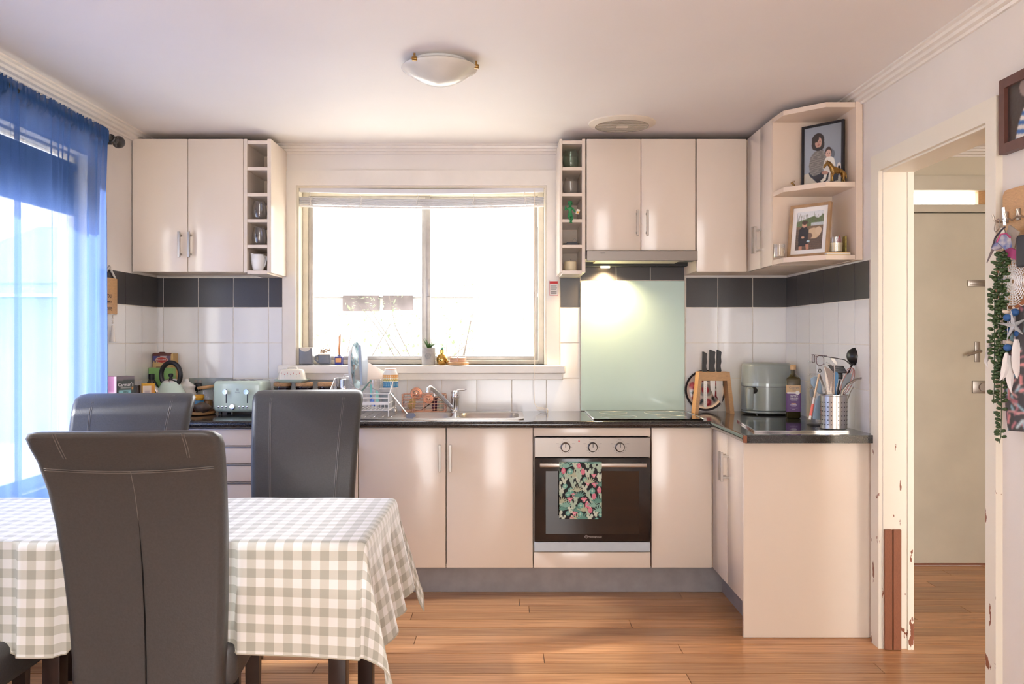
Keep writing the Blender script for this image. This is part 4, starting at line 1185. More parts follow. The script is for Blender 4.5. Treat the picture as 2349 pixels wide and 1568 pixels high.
# muesli-bar box, turned with a corner to the camera
t = thing('snack_box', 'open purple and dark grey snack box beside the blue curtain', 'box', (-1.895, 4.27, CT))
A, B_, D_ = Vector((-1.885, 4.20, 0)), Vector((-1.936, 4.222, 0)), Vector((-1.838, 4.29, 0))
E_ = B_ + D_ - A
h0, h1 = CT + .001, 1.118
bm = NB(); prism(bm, [tuple(p + Vector((0, 0, h0))) for p in (A, D_, E_, B_)], (0, 0, h1 - h0)); ob('carton', bm, mat('dark_carton', (70, 74, 70), .5), t)
pc = Pic(24, 40, (158, 108, 146)); pc.rect(.7, 0, 1, 1, (190, 160, 180)); pc.rect(0, 0, 1, .2, (120, 66, 110))
for i in range(5): pc.rect(.1, .62 - i * .1, .75 - .1 * (i % 2), .66 - i * .1, (244, 236, 240))
o_ = (A - D_).normalized() * .0008
pc.build('side_print', quad_fn(B_ + o_ + Vector((0, 0, h0)), A - B_, (0, 0, h1 - h0)), 'print', t)
pc = Pic(40, 50, (66, 72, 68)); pc.rect(0, .93, 1, 1, (122, 110, 116)); pc.poly([(0, .9), (1, .95), (1, 1), (0, 1)], (122, 110, 116)); pc.rect(.12, .60, .8, .71, (150, 206, 206)); pc.ell(.88, .74, .05, .03, (224, 160, 90)); pc.rect(.22, .745, .8, .757, (216, 214, 206))
o2 = (A - B_).normalized() * .0008
pc.build('front_print', quad_fn(A + o2 + Vector((0, 0, h0)), D_ - A, (0, 0, h1 - h0)), 'print', t)
ang = math.atan2((D_ - A).y, (D_ - A).x)
mid = (A + D_) / 2 + o2 * 2.5
lettering("Carman's", .0235, (mid.x, mid.y, h0 + .186), (PI/2, math.radians(-9) * 0, ang), 'paper', t)
lettering("MUESLI", .009, (mid.x, mid.y, h0 + .15), (PI/2, 0, ang), 'darkjar', t)
# dark bottle with a white label
bc = (X_(348, 4.74), 4.74, CT)
t = thing('tonic_bottle', 'dark brown bottle with a white label by the tiled corner', 'bottle', bc)
bm = NB(); lathe(bm, [(.036, .001), (.038, .006), (.038, .135), (.034, .155), (.02, .18), (.0135, .19), (.0135, .206)], bc, 28); ob('body', bm, 'brownglass', t)
bm = NB(); lathe(bm, [(.0155, .19), (.0155, .216), (.013, .218)], bc, 24); ob('cap', bm, 'black', t)
pc = Pic(60, 30, (226, 222, 226)); pc.rect(.05, .8, .5, .86, (150, 150, 160))
for i in range(6):
    pc.rect(.06 + .1 * i, .15, .09 + .1 * i, .7, (170, 170, 180))
pc.rect(.72, .5, .95, .9, (70, 140, 130)); pc.rect(.7, .2, .95, .24, (150, 150, 160))
pc.build('label', lambda U, V: [bc[0] + .0384 * np.sin((U - .5) * 4.2), bc[1] - .0384 * np.cos((U - .5) * 4.2), CT + .03 + V * .105], 'print', t)
# coffee carton, torn open
t = thing('coffee_carton', 'tan coffee carton with a torn maroon top in the tiled corner', 'box', (-1.91, 4.88, CT))
x0, x1, yf = X_(350, 4.85), X_(397, 4.85), 4.85
bm = NB(); box(bm, x0, x1, yf, 4.925, CT + .001, 1.216); ob('carton', bm, mat('tan_carton', (206, 168, 104), .5), t)
pc = Pic(60, 64, (214, 178, 124)); pc.rect(0, 0, 1, .22, (224, 128, 112)); pc.rect(.2, .25, .8, .30, (120, 80, 60))
pc.poly([(0, .52), (1, .52), (1, .88), (0, .88)], (104, 84, 110)); pc.poly([(.05, .56), (.3, .88), (0, .88)], (84, 80, 140)); pc.poly([(.55, .66), (.8, .88), (.4, .88)], (196, 180, 190))
for i in range(7): pc.poly([(i / 7, .44), (i / 7 + .07, .64), (i / 7 + .16, .44)], (214, 178, 124))
pc.ell(.5, .67, .34, .16, (226, 206, 186)); pc.ell(.5, .66, .31, .14, (186, 60, 54)); pc.rect(0, .88, 1, 1, (104, 56, 50))
pc.build('front_print', quad_fn((x0, yf - .0008, 1.113), (x1 - x0 - .012, 0, 0), (0, 0, .103)), 'print', t)
lettering('MOCCONA', .0105, ((x0 + x1) / 2 - .008, yf - .002, 1.113 + .069), FRONT, 'paper', t)
bm = NB(); prism(bm, [(x0, yf, 1.216), (x0 + .012, yf, 1.221), (x0 + .03, yf, 1.219), (x0 + .04, yf, 1.226), (x0 + .065, yf, 1.226), (x0 + .075, yf, 1.220), (x1 - .004, yf, 1.220), (x1 - .012, yf, 1.213)], (0, .001, 0)); ob('flap', bm, mat('maroon_card', (96, 52, 46), .6), t)
t = thing('tea_box', 'green tea box standing in front of the coffee carton', 'box', (-1.9, 4.81, CT))
x0, x1 = X_(341, 4.80), X_(396, 4.80)
bm = NB(); box(bm, x0, x1, 4.80, 4.845, CT + .001, 1.139); ob('carton', bm, mat('green_carton', (142, 190, 112), .5), t)
# yellow tea box and black tin
bm = NB(); a = box(bm, -1.90, -1.84, 4.50, 4.56, CT + .001, 1.068, .001, 1); spin(bm, a, (-1.87, 4.53, .95), RZ(.5))
yb = tag(ob('spice_box', bm, 'yellow', None, (-1.87, 4.53, CT)), 'small yellow packet box between the snack box and the kettle', 'box')
pc = Pic(16, 20, (232, 214, 196)); pc.rect(.75, 0, 1, 1, (224, 150, 70)); pc.rect(.2, .5, .6, .8, (190, 170, 170)); pc.rect(.1, .2, .6, .4, (200, 184, 178))
c_, s_ = math.cos(.5), math.sin(.5)
q0 = Vector((-1.87 + (-.028) * c_ - (-.0308) * s_, 4.53 + (-.028) * s_ + (-.0308) * c_, .92))
pc.build('front_print', quad_fn(q0, (.054 * c_, .054 * s_, 0), (0, 0, .137)), 'print', yb)
bm = NB(); lathe(bm, [(.017, .001), (.018, .004), (.018, .165), (.016, .17)], (X_(314, 4.5), 4.5, CT), 20)
tag(ob('spice_grinder', bm, 'darkjar', None, (X_(314, 4.5), 4.5, CT)), 'short black grinder beside the dark snack box', 'grinder')
# kettle
kc = Vector((X_(392, 4.70), 4.70, CT))
t = thing('kettle', 'mint green stovetop style kettle with a black ring handle', 'kettle', kc)
bm = NB(); lathe(bm, [(.092, .012), (.097, .02), (.098, .035), (.094, .07), (.078, .115), (.056, .155), (.046, .172), (.043, .176)], kc, 40); ob('body', bm, 'mint', t)
bm = NB(); lathe(bm, [(.094, .001), (.094, .012)], kc, 40); ob('base', bm, 'black', t)
bm = NB(); lathe(bm, [(.044, .174), (.04, .183), (.028, .191), (.012, .196)], kc, 32); ob('lid', bm, 'chrome', t)
bm = NB(); lathe(bm, [(.008, .194), (.008, .202), (.0125, .206), (.013, .218), (.009, .222)], kc, 20); ob('lid_knob', bm, 'black', t)
hd = RZ(math.radians(-12))
bm = NB(); cz = .215
pts = [Vector((.058 * math.cos(a), 0, cz + .066 * math.sin(a))) for a in np.radians(np.linspace(-48, 228, 30))]
tube(bm, [kc + hd @ p for p in pts], [.0125] * 30, 12); ob('handle', bm, 'black', t)
for sgn in (-1, 1):
    p0 = kc + hd @ Vector((sgn * .041, -.002, cz - .052)); bm = NB(); ball(bm, p0, .012, .012, .014); ob('handle_mount', bm, 'chrome', t)
bm = NB(); tube(bm, [kc + hd @ Vector((-.05, -.045, .115)), kc + hd @ Vector((-.058, -.062, .14)), kc + hd @ Vector((-.066, -.072, .158))], [.026, .02, .015], 14); ob('spout', bm, 'chrome', t)
# white lidded ceramic jar
jc = Vector((X_(428, 4.84), 4.84, CT))
t = thing('ceramic_jar', 'white lidded ceramic jar behind the kettle', 'jar', jc)
bm = NB(); lathe(bm, [(.042, .001), (.052, .02), (.056, .07), (.052, .105), (.043, .125), (.043, .138)], jc, 32); ob('body', bm, 'white', t)
bm = NB(); lathe(bm, [(.047, .138), (.047, .148), (.036, .156), (.024, .166), (.014, .172), (.010, .186), (.001, .188)], jc, 32, cap1=False); ob('lid', bm, 'white', t)
# oval wooden tray with a jar, honey, avocado
tc_ = Vector((-1.652, 4.725, CT))
bm = NB(); lathe(bm, [(.052, .001), (.061, .006), (.065, .02), (.062, .02), (.057, .009), (.001, .008)], tc_, 44, cap1=False, sy=1.75)
tag(ob('serving_tray', bm, 'lightwood', None, tc_), 'oval pale wooden tray under the jars and avocado', 'tray')
jc = Vector((X_(473, 4.80), 4.80, CT + .011))
t = thing('glass_jar', 'glass jar with a tilted round wooden lid, beside the toaster', 'jar', jc)
bm = NB(); lathe(bm, [(.03, .0), (.038, .006), (.039, .05), (.035, .056), (.039, .062), (.039, .10), (.032, .118), (.03, .126)], jc, 28, cap1=False); ob('body', bm, 'clear', t)
bm = NB(); lathe(bm, [(.034, .004), (.034, .06)], jc, 24); ob('contents', bm, mat('spice_mix', (168, 120, 66), .8, noise=(160, .5)), t)
bm = NB(); a = lathe(bm, [(.044, .124), (.047, .128), (.047, .136), (.044, .140)], jc, 32); spin(bm, a, jc + Vector((0, 0, .13)), RY(math.radians(-7))); ob('lid', bm, 'lightwood', t)
jc = Vector((X_(453, 4.71), 4.71, CT + .011))
t = thing('honey_jar', 'squat dark jar with an orange yellow screw lid on the wooden tray', 'jar', jc)
bm = NB(); lathe(bm, [(.03, 0), (.033, .005), (.033, .062), (.029, .07)], jc, 24); ob('body', bm, mat('dark_honey', (74, 32, 22), .08, coat=.5), t)
bm = NB(); lathe(bm, [(.0335, .048), (.0335, .066)], jc, 24, cap0=False, cap1=False); ob('label', bm, mat('blue_label', (70, 126, 158), .5), t)
bm = NB(); lathe(bm, [(.032, .07), (.032, .074), (.029, .075), (.034, .078), (.034, .094), (.032, .096)], jc, 28); ob('lid', bm, 'yellow', t)
bm = NB(); ac = Vector((X_(465, 4.64), 4.645, CT + .042))
vv = ball(bm, (0, 0, 0), .046, .031, .031, 24, 16)
for v in vv:
    if v.co.x > 0: v.co.y *= 1 - .45 * v.co.x / .046; v.co.z *= 1 - .45 * v.co.x / .046
spin(bm, vv, (0, 0, 0), RZ(.35)); bmesh.ops.translate(bm, vec=ac, verts=vv)
tag(ob('avocado', bm, 'avocado', None, ac), 'ripe dark avocado lying on the wooden tray', 'avocado')
# toaster
x0, x1, y0, y1, tz = X_(488.5, 4.68), -1.325, 4.68, 4.885, CT
t = thing('toaster', 'mint green four slice toaster with two levers', 'toaster', ((x0 + x1) / 2, 4.78, CT))
bm = NB()
sec = lambda x: [Vector((x, p.x, p.y)) for p in rrect(y0, y1, tz + .014, tz + .183, .026, 0, 5)]
loft(bm, [[Vector((x, (p.y - (y0 + y1) / 2) * k + (y0 + y1) / 2, (p.z - tz - .1) * k + tz + .1)) for p in sec(x)] for x, k in ((x0, .88), (x0 + .005, .955), (x0 + .014, 1), (x1 - .014, 1), (x1 - .005, .955), (x1, .88))]); ob('body', bm, 'mint', t, smooth=60)
for x in (x0 + .03, x1 - .05):
    for y in (y0 + .03, y1 - .03):
        bm = NB(); cyl(bm, (x, y, tz + .001), .01, .014, 14); ob('foot', bm, 'black', t)
for i in range(4):
    xx_ = x0 + .03 + (x1 - x0 - .06) * (i + .5) / 4
    bm = NB(); box(bm, xx_ - .014, xx_ + .014, y0 + .025, y1 - .025, tz + .178, tz + .1842, .001, 1); ob('slot', bm, 'black', t)
for px in (519, 567.5):
    x = X_(px, 4.68); zc = Z_(909, 4.68)
    bm = NB(); box(bm, x - .0025, x + .0025, y0 - .0008, y0 + .003, Z_(924, 4.68), Z_(893, 4.68)); ob('lever_slot', bm, 'black', t)
    bm = NB(); cyl(bm, (x, y0 - .022, Z_(898, 4.68)), .0105, .02, 20, 'Y'); lathe(bm, [(.013, -.026), (.012, -.021)], (x, y0, Z_(898, 4.68)), 20, axis='Y'); ob('lever', bm, 'chrome', t)
x = X_(534, 4.68)
bm = NB(); lathe(bm, [(.017, 0), (.017, -.006), (.015, -.016), (.013, -.018)], (x, y0, Z_(932, 4.68)), 24, axis='Y'); ob('dial', bm, 'chrome', t)
for px in (501.5, 510, 518.5, 549.5, 558, 566.5):
    bm = NB(); lathe(bm, [(.0058, .001), (.0058, -.003), (.004, -.004)], (X_(px, 4.68), y0, Z_(932.5, 4.68)), 14, axis='Y'); ob('button', bm, 'chrome', t)
    bm = NB(); box(bm, X_(px, 4.68) - .004, X_(px, 4.68) + .004, y0 - .0006, y0 + .001, Z_(938, 4.68), Z_(937.2, 4.68)); ob('button_mark', bm, 'greysil', t)
lettering('Electrolux', .0062, (X_(545, 4.68), y0 - .0006, Z_(899, 4.68)), FRONT, 'greysil', t)
bm = NB()
for sx in (-1, 1):
    for sz in (-1, 1): tube(bm, [Vector((X_(545, 4.68), y0 - .0005, Z_(893.5, 4.68))) + Vector((sx * .0032 + .0026 * math.cos(a), 0, sz * .0032 + .0026 * math.sin(a))) for a in np.linspace(0, 2 * PI, 10, endpoint=False)], .0006, 4, True)
ob('emblem', bm, 'greysil', t)
# three dark jars with cork lids, butter dish on top
JZ = Z_(876.5, 4.80)
for px, lab in ((648, 'dark plum storage jar with a cork lid, closest to the green toaster'), (698.5, 'dark plum storage jar with a cork lid, middle of the three'), (749, 'dark plum storage jar with a cork lid, closest to the dish rack')):
    jc = Vector((X_(px, 4.80), 4.80, CT))
    t = thing('storage_jar', lab, 'jar', jc, 0, 'cork lidded storage jars')
    H = JZ - CT - .02
    bm = NB(); lathe(bm, [(.045, .001), (.052, .01), (.054, .05), (.053, H - .03), (.046, H - .014), (.049, H - .008), (.046, H)], jc, 32); ob('body', bm, 'darkjar', t)
    bm = NB(); lathe(bm, [(.047, H), (.0485, H + .004), (.0485, H + .016), (.046, H + .0195)], jc, 32); ob('lid', bm, 'cork', t)
bd = Vector((X_(668, 4.78), 4.80, JZ + .0003))
t = thing('butter_dish', 'cream butter dish with a red flower print, resting on the cork lids', 'dish', bd)
w2, d2 = .092, .052
bm = NB(); loft(bm, [rrect(bd.x - w2 + i, bd.x + w2 - i, bd.y - d2 + i, bd.y + d2 - i, .02, bd.z + z) for i, z in ((.022, 0), (.02, .004), (.002, .012), (0, .018), (.004, .018), (.02, .010))]); ob('plate', bm, 'mint', t, smooth=50)
M['buttercream'] = mat('cream_glazed_ceramic', (240, 232, 216), .15)
bm = NB(); loft(bm, [rrect(bd.x - a, bd.x + a, bd.y - b, bd.y + b, .022, bd.z + z) for a, b, z in ((.076, .038, .013), (.072, .036, .03), (.066, .033, .062), (.060, .028, .071), (.045, .02, .074))]); cv = ob('cover', bm, 'buttercream', t, smooth=60)
bm = NB(); tube(bm, [bd + Vector((x, 0, z)) for x, z in ((-.03, .072), (-.022, .083), (0, .087), (.022, .083), (.03, .072))], .006, 10); ob('knob', bm, 'buttercream', cv)
bm = NB()
for i in range(7):
    x = bd.x - .05 + .0165 * i; zz_ = bd.z + (.045 if i % 2 else .052)
    ball(bm, (x, bd.y - .0352, zz_), .0022, .001, .0022, 8, 6)
ob('flowers', bm, 'redcard', cv)
bm = NB()
for i in range(7):
    x = bd.x - .05 + .0165 * i; zz_ = bd.z + (.045 if i % 2 else .052)
    tube(bm, [(x, bd.y - .0365, zz_ - .003), (x + .002, bd.y - .0375, zz_ - .018)], .0005, 4)
ob('stems', bm, 'mint', cv)

# ================================================================== WINDOW SILL
SY = 4.935
def sill(px): return Vector((X_(px, SY), SY, SZ))
c = sill(703)
t = thing('sponge_holder', 'grey glazed rectangular holder with a cream drip rim, on the window sill', 'holder', c)
bm = NB(); box(bm, c.x - .037, c.x + .037, SY - .028, SY + .028, SZ + .005, SZ + .098, .006, 3); bo = ob('body', bm, 'slate', t)
bm = NB(); box(bm, c.x - .0375, c.x + .0375, SY - .0285, SY + .0285, SZ + .094, SZ + .1, .003, 2); prism(bm, [(c.x - .02 + .03 * math.cos(a) * (1.0) + .018, SY - .029, SZ + .098 + .022 * min(0, math.sin(a))) for a in np.linspace(PI, 2 * PI, 10)], (0, .001, 0)); ob('drip_rim', bm, 'sand', bo)
bm = NB(); box(bm, c.x - .045, c.x + .05, SY - .035, SY + .035, SZ + .0005, SZ + .005, .002); ob('glass_base', bm, 'clear', t)
c = sill(745)
t = thing('creamer', 'low grey glazed pot with a cream rim holding dried flowers, on the sill', 'pot', c)
bm = NB(); box(bm, c.x - .034, c.x + .034, SY - .026, SY + .026, SZ + .005, SZ + .062, .01, 3); ob('body', bm, 'slate', t)
bm = NB(); box(bm, c.x - .035, c.x + .035, SY - .027, SY + .027, SZ + .056, SZ + .064, .003, 2); ob('rim', bm, 'sand', t)
bm = NB(); tube(bm, [(c.x - .03, SY, SZ + .055), (c.x - .05, SY, SZ + .05), (c.x - .052, SY, SZ + .03), (c.x - .034, SY, SZ + .015)], .006, 8); ob('handle', bm, 'slate', t)
bm = NB(); r_ = random.Random(4)
for i in range(40): ball(bm, (c.x + r_.uniform(-.022, .03), SY + r_.uniform(-.012, .012), SZ + .07 + r_.uniform(0, .026) * (1 if r_.random() < .6 else .6)), r_.uniform(.003, .006), u=6, v=4)
d = ob('dried_flowers', bm, mat('dried_flower', (206, 180, 156), .8, noise=(120, .4)), t); d['kind'] = 'stuff'
bm = NB(); box(bm, c.x - .05, c.x + .04, SY - .032, SY + .032, SZ + .0005, SZ + .005, .002); ob('glass_base', bm, 'clear', t)
c = sill(778)
t = thing('reed_diffuser', 'cobalt glass reed diffuser with an orange label on the sill', 'diffuser', c)
bm = NB(); box(bm, c.x - .0225, c.x + .0225, SY - .02, SY + .02, SZ + .0005, SZ + .05, .005, 3); ob('bottle', bm, 'cobalt', t)
bm = NB(); cyl(bm, (c.x, SY, SZ + .05), .01, .008, 14); ob('neck', bm, 'cobalt', t)
bm = NB(); box(bm, c.x - .017, c.x + .014, SY - .0206, SY - .0198, SZ + .016, SZ + .04); ob('label', bm, mat('orange_label', (222, 160, 104), .6), t)
for dx, dy in ((-.006, 0), (-.002, .004), (.002, -.003), (.005, .003), (.008, 0)):
    bm = NB(); tube(bm, [(c.x + dx * .3, SY + dy * .3, SZ + .02), (c.x + dx, SY + dy, SZ + .168 + dx)], .0016, 6); ob('reed', bm, 'reed', t)
def blades(bm, c, n, ln, wd, seed, tilt=(.2, .9), cup=.25):
    r_ = random.Random(seed)
    for i in range(n):
        a = 2 * PI * i / n * 2.4 + r_.uniform(-.2, .2); e = r_.uniform(*tilt); d = Vector((math.cos(a), math.sin(a), 0)); s = Vector((-math.sin(a), math.cos(a), 0))
        l_ = ln * r_.uniform(.75, 1.05); rows = []
        for k in range(6):
            q = k / 5; p = c + d * (l_ * q * math.sin(e) * (1 + .3 * q)) + Vector((0, 0, l_ * q * math.cos(e) * (1 - .25 * q * e)))
            w_ = wd * math.sin(PI * (.12 + .88 * q) ** .8) * (1 - q * .2) if q < 1 else .0004
            rows.append((bm.verts.new(p - s * w_ + Vector((0, 0, w_ * cup))), bm.verts.new(p), bm.verts.new(p + s * w_ + Vector((0, 0, w_ * cup)))))
        for A_, B__ in zip(rows[:-1], rows[1:]):
            bm.faces.new((A_[0], A_[1], B__[1], B__[0])); bm.faces.new((A_[1], A_[2], B__[2], B__[1]))
c = sill(983)
t = thing('potted_plant', 'succulent with pointed green leaves in a pale cement pot on the sill', 'plant', c)
bm = NB(); lathe(bm, [(.035, .0005), (.038, .004), (.039, .05), (.039, .094), (.037, .097), (.034, .094), (.033, .085), (.001, .084)], c, 36, cap1=False); po = ob('pot', bm, 'cement', t)
bm = NB(); zc = SZ + .052
for rr in (.016, .013): tube(bm, [(c.x + rr * math.cos(a), SY - math.sqrt(.0392 ** 2 - (rr * math.cos(a)) ** 2), zc + rr * math.sin(a)) for a in np.linspace(0, 2 * PI, 24, endpoint=False)], .0006, 4, True)
for i in range(3):
    a = PI * i / 3 + .5; tube(bm, [(c.x + k * .011 * math.cos(a), SY - math.sqrt(.0392 ** 2 - (k * .011 * math.cos(a)) ** 2), zc + k * .011 * math.sin(a)) for k in np.linspace(-1, 1, 8)], .0006, 4)
ob('stamp', bm, 'greysil', po)
bm = NB(); blades(bm, Vector((c.x, SY, SZ + .086)), 15, .085, .0075, 2, (.15, .95)); ob('leaves', bm, 'leafgreen', t, fix=False)
bm = NB(); lathe(bm, [(.032, .085), (.001, .09)], c, 20, cap1=False); ob('soil', bm, 'darkwood', t)
c = sill(1014)
t = thing('bud_vase', 'round shiny gold bud vase with a small teal succulent on the sill', 'vase', c)
bm = NB(); lathe(bm, [(.016, .0005), (.026, .008), (.032, .026), (.031, .042), (.022, .058), (.012, .066), (.0105, .082), (.0115, .088), (.009, .088), (.008, .07)], c, 32); ob('body', bm, 'gold', t)
M['teal'] = mat('teal_succulent', (96, 164, 132), .45)
bm = NB(); blades(bm, Vector((c.x, SY, SZ + .086)), 10, .026, .006, 5, (.5, 1.2)); ob('leaves', bm, 'teal', t, fix=False)
bm = NB(); ball(bm, (c.x + .03, SY - .016, SZ + .022), .009, .008, .009); ob('figure_arm', bm, 'gold', t)
c = sill(1051) + Vector((0, -.01, 0))
t = thing('coaster_stack', 'stack of round wooden coasters in a copper holder on the sill', 'coasters', c)
bm = NB(); lathe(bm, [(.055, .0005), (.06, .003), (.06, .015), (.056, .018)], c, 36); ob('holder_base', bm, 'lightwood', t)
M['coaster'] = mat('pinkish_wood_coaster', (222, 176, 146), .5)
for i in range(4):
    bm = NB(); lathe(bm, [(.046, .0185 + .006 * i), (.047, .020 + .006 * i), (.047, .0225 + .006 * i), (.046, .024 + .006 * i)], c, 32); ob('coaster', bm, 'coaster', t)
for a in (-90, 30, 150):
    a = math.radians(a); q = Vector((math.cos(a), math.sin(a), 0))
    bm = NB(); tube(bm, [c + q * .0505 + Vector((0, 0, .016)), c + q * .0505 + Vector((0, 0, .048)), c + q * .046 + Vector((0, 0, .05))], .002, 6); ob('prong', bm, 'copper', t)
# ================================================================== AROUND THE SINK
# white wire dish rack
RK0, RK1, RKY0, RKY1 = -.935, X_(891, 4.50), 4.50, 4.80
t = thing('dish_rack', 'white wire dish rack full of washing up on the drainboard', 'dish rack', ((RK0 + RK1) / 2, 4.65, CT + .008))
RACK = t
zf, zbk, zl = Z_(903, 4.5), Z_(866, 4.8), CT + .04
W = .0024
bm = NB()
for x, y in ((RK0, RKY0), (RK1, RKY0), (RK0, RKY1), (RK1, RKY1)):
    tube(bm, [(x, y, CT + .009), (x, y, zf if y == RKY0 else zbk)], .003, 8)
ob('corner_post', bm, 'whitemetal', t)
bm = NB()
for z in (zf, Z_(912.5, 4.5), zl): tube(bm, [(RK0, RKY0, z), (RK1, RKY0, z)], W, 6)
box(bm, RK0, RK1, RKY0 - .001, RKY0 + .001, Z_(928, 4.5), Z_(921, 4.5))
n = 17
for i in range(n):
    x = RK0 + (RK1 - RK0) * i / (n - 1); tube(bm, [(x, RKY0, zl), (x, RKY0, Z_(925, 4.5))], .0014, 5)
ob('front_rails', bm, 'whitemetal', t, kind='stuff')
bm = NB()
for z in (zbk, zl, (zbk + zl) / 2 + .02): tube(bm, [(RK0, RKY1, z), (RK1 + .01, RKY1, z)], W, 6)
for i in range(n):
    x = RK0 + (RK1 - RK0) * i / (n - 1); tube(bm, [(x, RKY1, zl), (x, RKY1, zbk)], .0014, 5)
ob('back_rails', bm, 'whitemetal', t, kind='stuff')
for x in (RK0, RK1):
    bm = NB()
    tube(bm, [(x, RKY0, zf), (x, RKY0 + .05, zf), (x, RKY1 - .09, zbk), (x, RKY1, zbk)], W, 6); tube(bm, [(x, RKY0, zl), (x, RKY1, zl)], W, 6)
    tube(bm, [(x, RKY0, Z_(925, 4.5)), (x, RKY1, Z_(925, 4.5))], W, 6)
    for i in range(1, 10):
        y = RKY0 + (RKY1 - RKY0) * i / 10; tube(bm, [(x, y, zl), (x, y, min(zbk, zf + max(0, (y - RKY0 - .05) / .16) * (zbk - zf)))], .0014, 5)
    ob('side_rails', bm, 'whitemetal', t, kind='stuff')
bm = NB()
for i in range(n):
    x = RK0 + (RK1 - RK0) * i / (n - 1); tube(bm, [(x, RKY0, zl), (x, RKY1, zl)], .0016, 5)
ob('floor_wires', bm, 'whitemetal', t, kind='stuff')
bm = NB(); y0_ = RKY1
tube(bm, [(RK1 - .11, y0_, zbk), (RK1 - .07, y0_ - .005, zbk + .028), (RK1 - .045, y0_ - .005, zbk + .034)], .003, 6); tube(bm, [(RK1 - .01, y0_ - .05, zbk - .01), (RK1 + .012, y0_, zbk + .018)], .003, 6)
tube(bm, [(RK0 + .03, y0_, zbk), (RK0 + .03, y0_ + .01, zbk + .016), (RK0 + .1, y0_ + .01, zbk + .02), (RK0 + .1, y0_, zbk)], .003, 6)
ob('handles', bm, 'whitemetal', t)
# patterned platter standing on edge
def disc(name, label, cat, c, R, ry, yaw, lean, m_rim, pic, thick=.007, rim=0, m_print='printglaze'):
    """round plate standing up: local face towards -Y, then yawed"""
    M3 = RZ(yaw) @ RX(lean)
    t = thing(name, label, cat, c)
    bm = NB(); v = lathe(bm, [(R * .55, .004), (R * .8, .008), (R, -.006), (R + .002, -.003), (R * .82, .016), (R * .5, .014)], (0, 0, 0), 40, axis='Y')
    for q in v: q.co.z *= ry / R
    for q in v: q.co = M3 @ q.co + Vector(c)
    ob('body', bm, m_rim, t)
    Rp = R * (1 - rim)
    def fn(U, V):
        a = U * 2 * PI; r = V * Rp
        x = r * np.cos(a); z = r * np.sin(a) * ry / R
        y = np.interp(r / R, [0, .55, .8, 1.0], [.004, .004, .008, -.006]) - .0012
        Pn = np.stack([x, y, z], 1) @ np.array(M3).T + np.array(c)
        return [Pn[:, 0], Pn[:, 1], Pn[:, 2]]
    # polar print: sample the square picture
    U, V = np.meshgrid(np.linspace(0, 1, 72), np.linspace(0, 1, 26))
    iu = np.clip(((.5 + .5 * V * np.cos(U * 2 * PI)) * (pic.nx - 1)).astype(int), 0, pic.nx - 1); iv = np.clip(((.5 + .5 * V * np.sin(U * 2 * PI)) * (pic.ny - 1)).astype(int), 0, pic.ny - 1)
    q = Pic(72, 26, (0, 0, 0)); q.c = pic.c[iv, iu]
    q.build('glaze_print', fn, m_print, t)
    return t
pc = Pic(80, 80, (206, 226, 230)); r_ = random.Random(3)
for i in range(46):
    x, y = r_.random(), r_.random(); k = r_.choice([(120, 176, 192), (150, 116, 96), (90, 120, 130), (170, 206, 214), (196, 140, 116), (96, 104, 108)])
    pc.ell(x, y, r_.uniform(.03, .08), r_.uniform(.03, .07), k, r_.uniform(0, 180)); pc.ell(x, y, .025, .02, (226, 236, 238))
disc('platter', 'oval blue and brown patterned platter standing on edge in the dish rack', 'platter', P(816, 838, 4.69), .112, .128, math.radians(84), math.radians(-2), 'white', pc)
def slab(name, label, cat, c, w_, h, th, yaw, lean, roll, m, r=.02):
    M3 = RZ(yaw) @ RX(lean) @ RY(roll)
    bm = NB(); lp = rrect(-w_ / 2, w_ / 2, -h / 2, h / 2, r, 0, 4)
    loft(bm, [[M3 @ Vector((p.x * k, y, p.y * k)) + Vector(c) for p in lp] for y, k in ((-th / 2, .97), (-th / 2 + .002, 1), (th / 2 - .002, 1), (th / 2, .97))])
    return tag(ob(name, bm, m, None, c), label, cat)
slab('serving_board', 'pale blue white rectangular tray standing upright beside the patterned platter', 'tray', P(834, 836, 4.66), .14, .215, .014, math.radians(86), math.radians(-3), 0, mat('pale_blue_melamine', (172, 186, 202), .3), .006)
slab('mixing_board', 'pale pinkish cutting board leaning at the back of the dish rack', 'board', P(848, 860, 4.72), .16, .12, .012, math.radians(30), math.radians(-20), math.radians(32), mat('pale_pink_plastic', (238, 226, 218), .4), .02)
c = P(896, 872, 4.72)
t = thing('mug', 'white mug upside down with an orange, yellow and blue pattern, in the dish rack', 'mug', c)
z0 = Z_(889, 4.72); hm = Z_(845, 4.72) - z0; rm = .042
bm = NB(); lathe(bm, [(rm, 0), (rm, hm * .72), (.034, hm * .84), (.031, hm * .97), (.028, hm), (.024, hm - .004)], (c.x, 4.72, z0), 32, cap0=True); ob('body', bm, 'white', t)
bm = NB(); lathe(bm, [(.0312, hm * .95), (.0312, hm * .985), (.027, hm + .0008), (.001, hm + .0008)], (c.x, 4.72, z0), 28, cap0=False, cap1=False); ob('foot_band', bm, mat('orange_glaze', (222, 150, 96), .2), t)
bms = NB()
for y in np.linspace(4.665, 4.795, 7): tube(bms, [(c.x - .055, y, z0 - .0026), (RK1 + .004, y, z0 - .0026)], .0018, 5)
for x in (c.x - .055, RK1 + .004): tube(bms, [(x, 4.665, z0 - .0026), (x, RKY1, z0 - .0026)], .0022, 5)
ob('upper_shelf', bms, 'whitemetal', RACK, kind='stuff')
pc = Pic(96, 30, (240, 236, 230)); pc.rect(0, 0, 1, .42, (64, 132, 180)); pc.rect(0, .42, 1, .50, (238, 234, 226)); pc.rect(0, .78, 1, 1, (236, 164, 84))
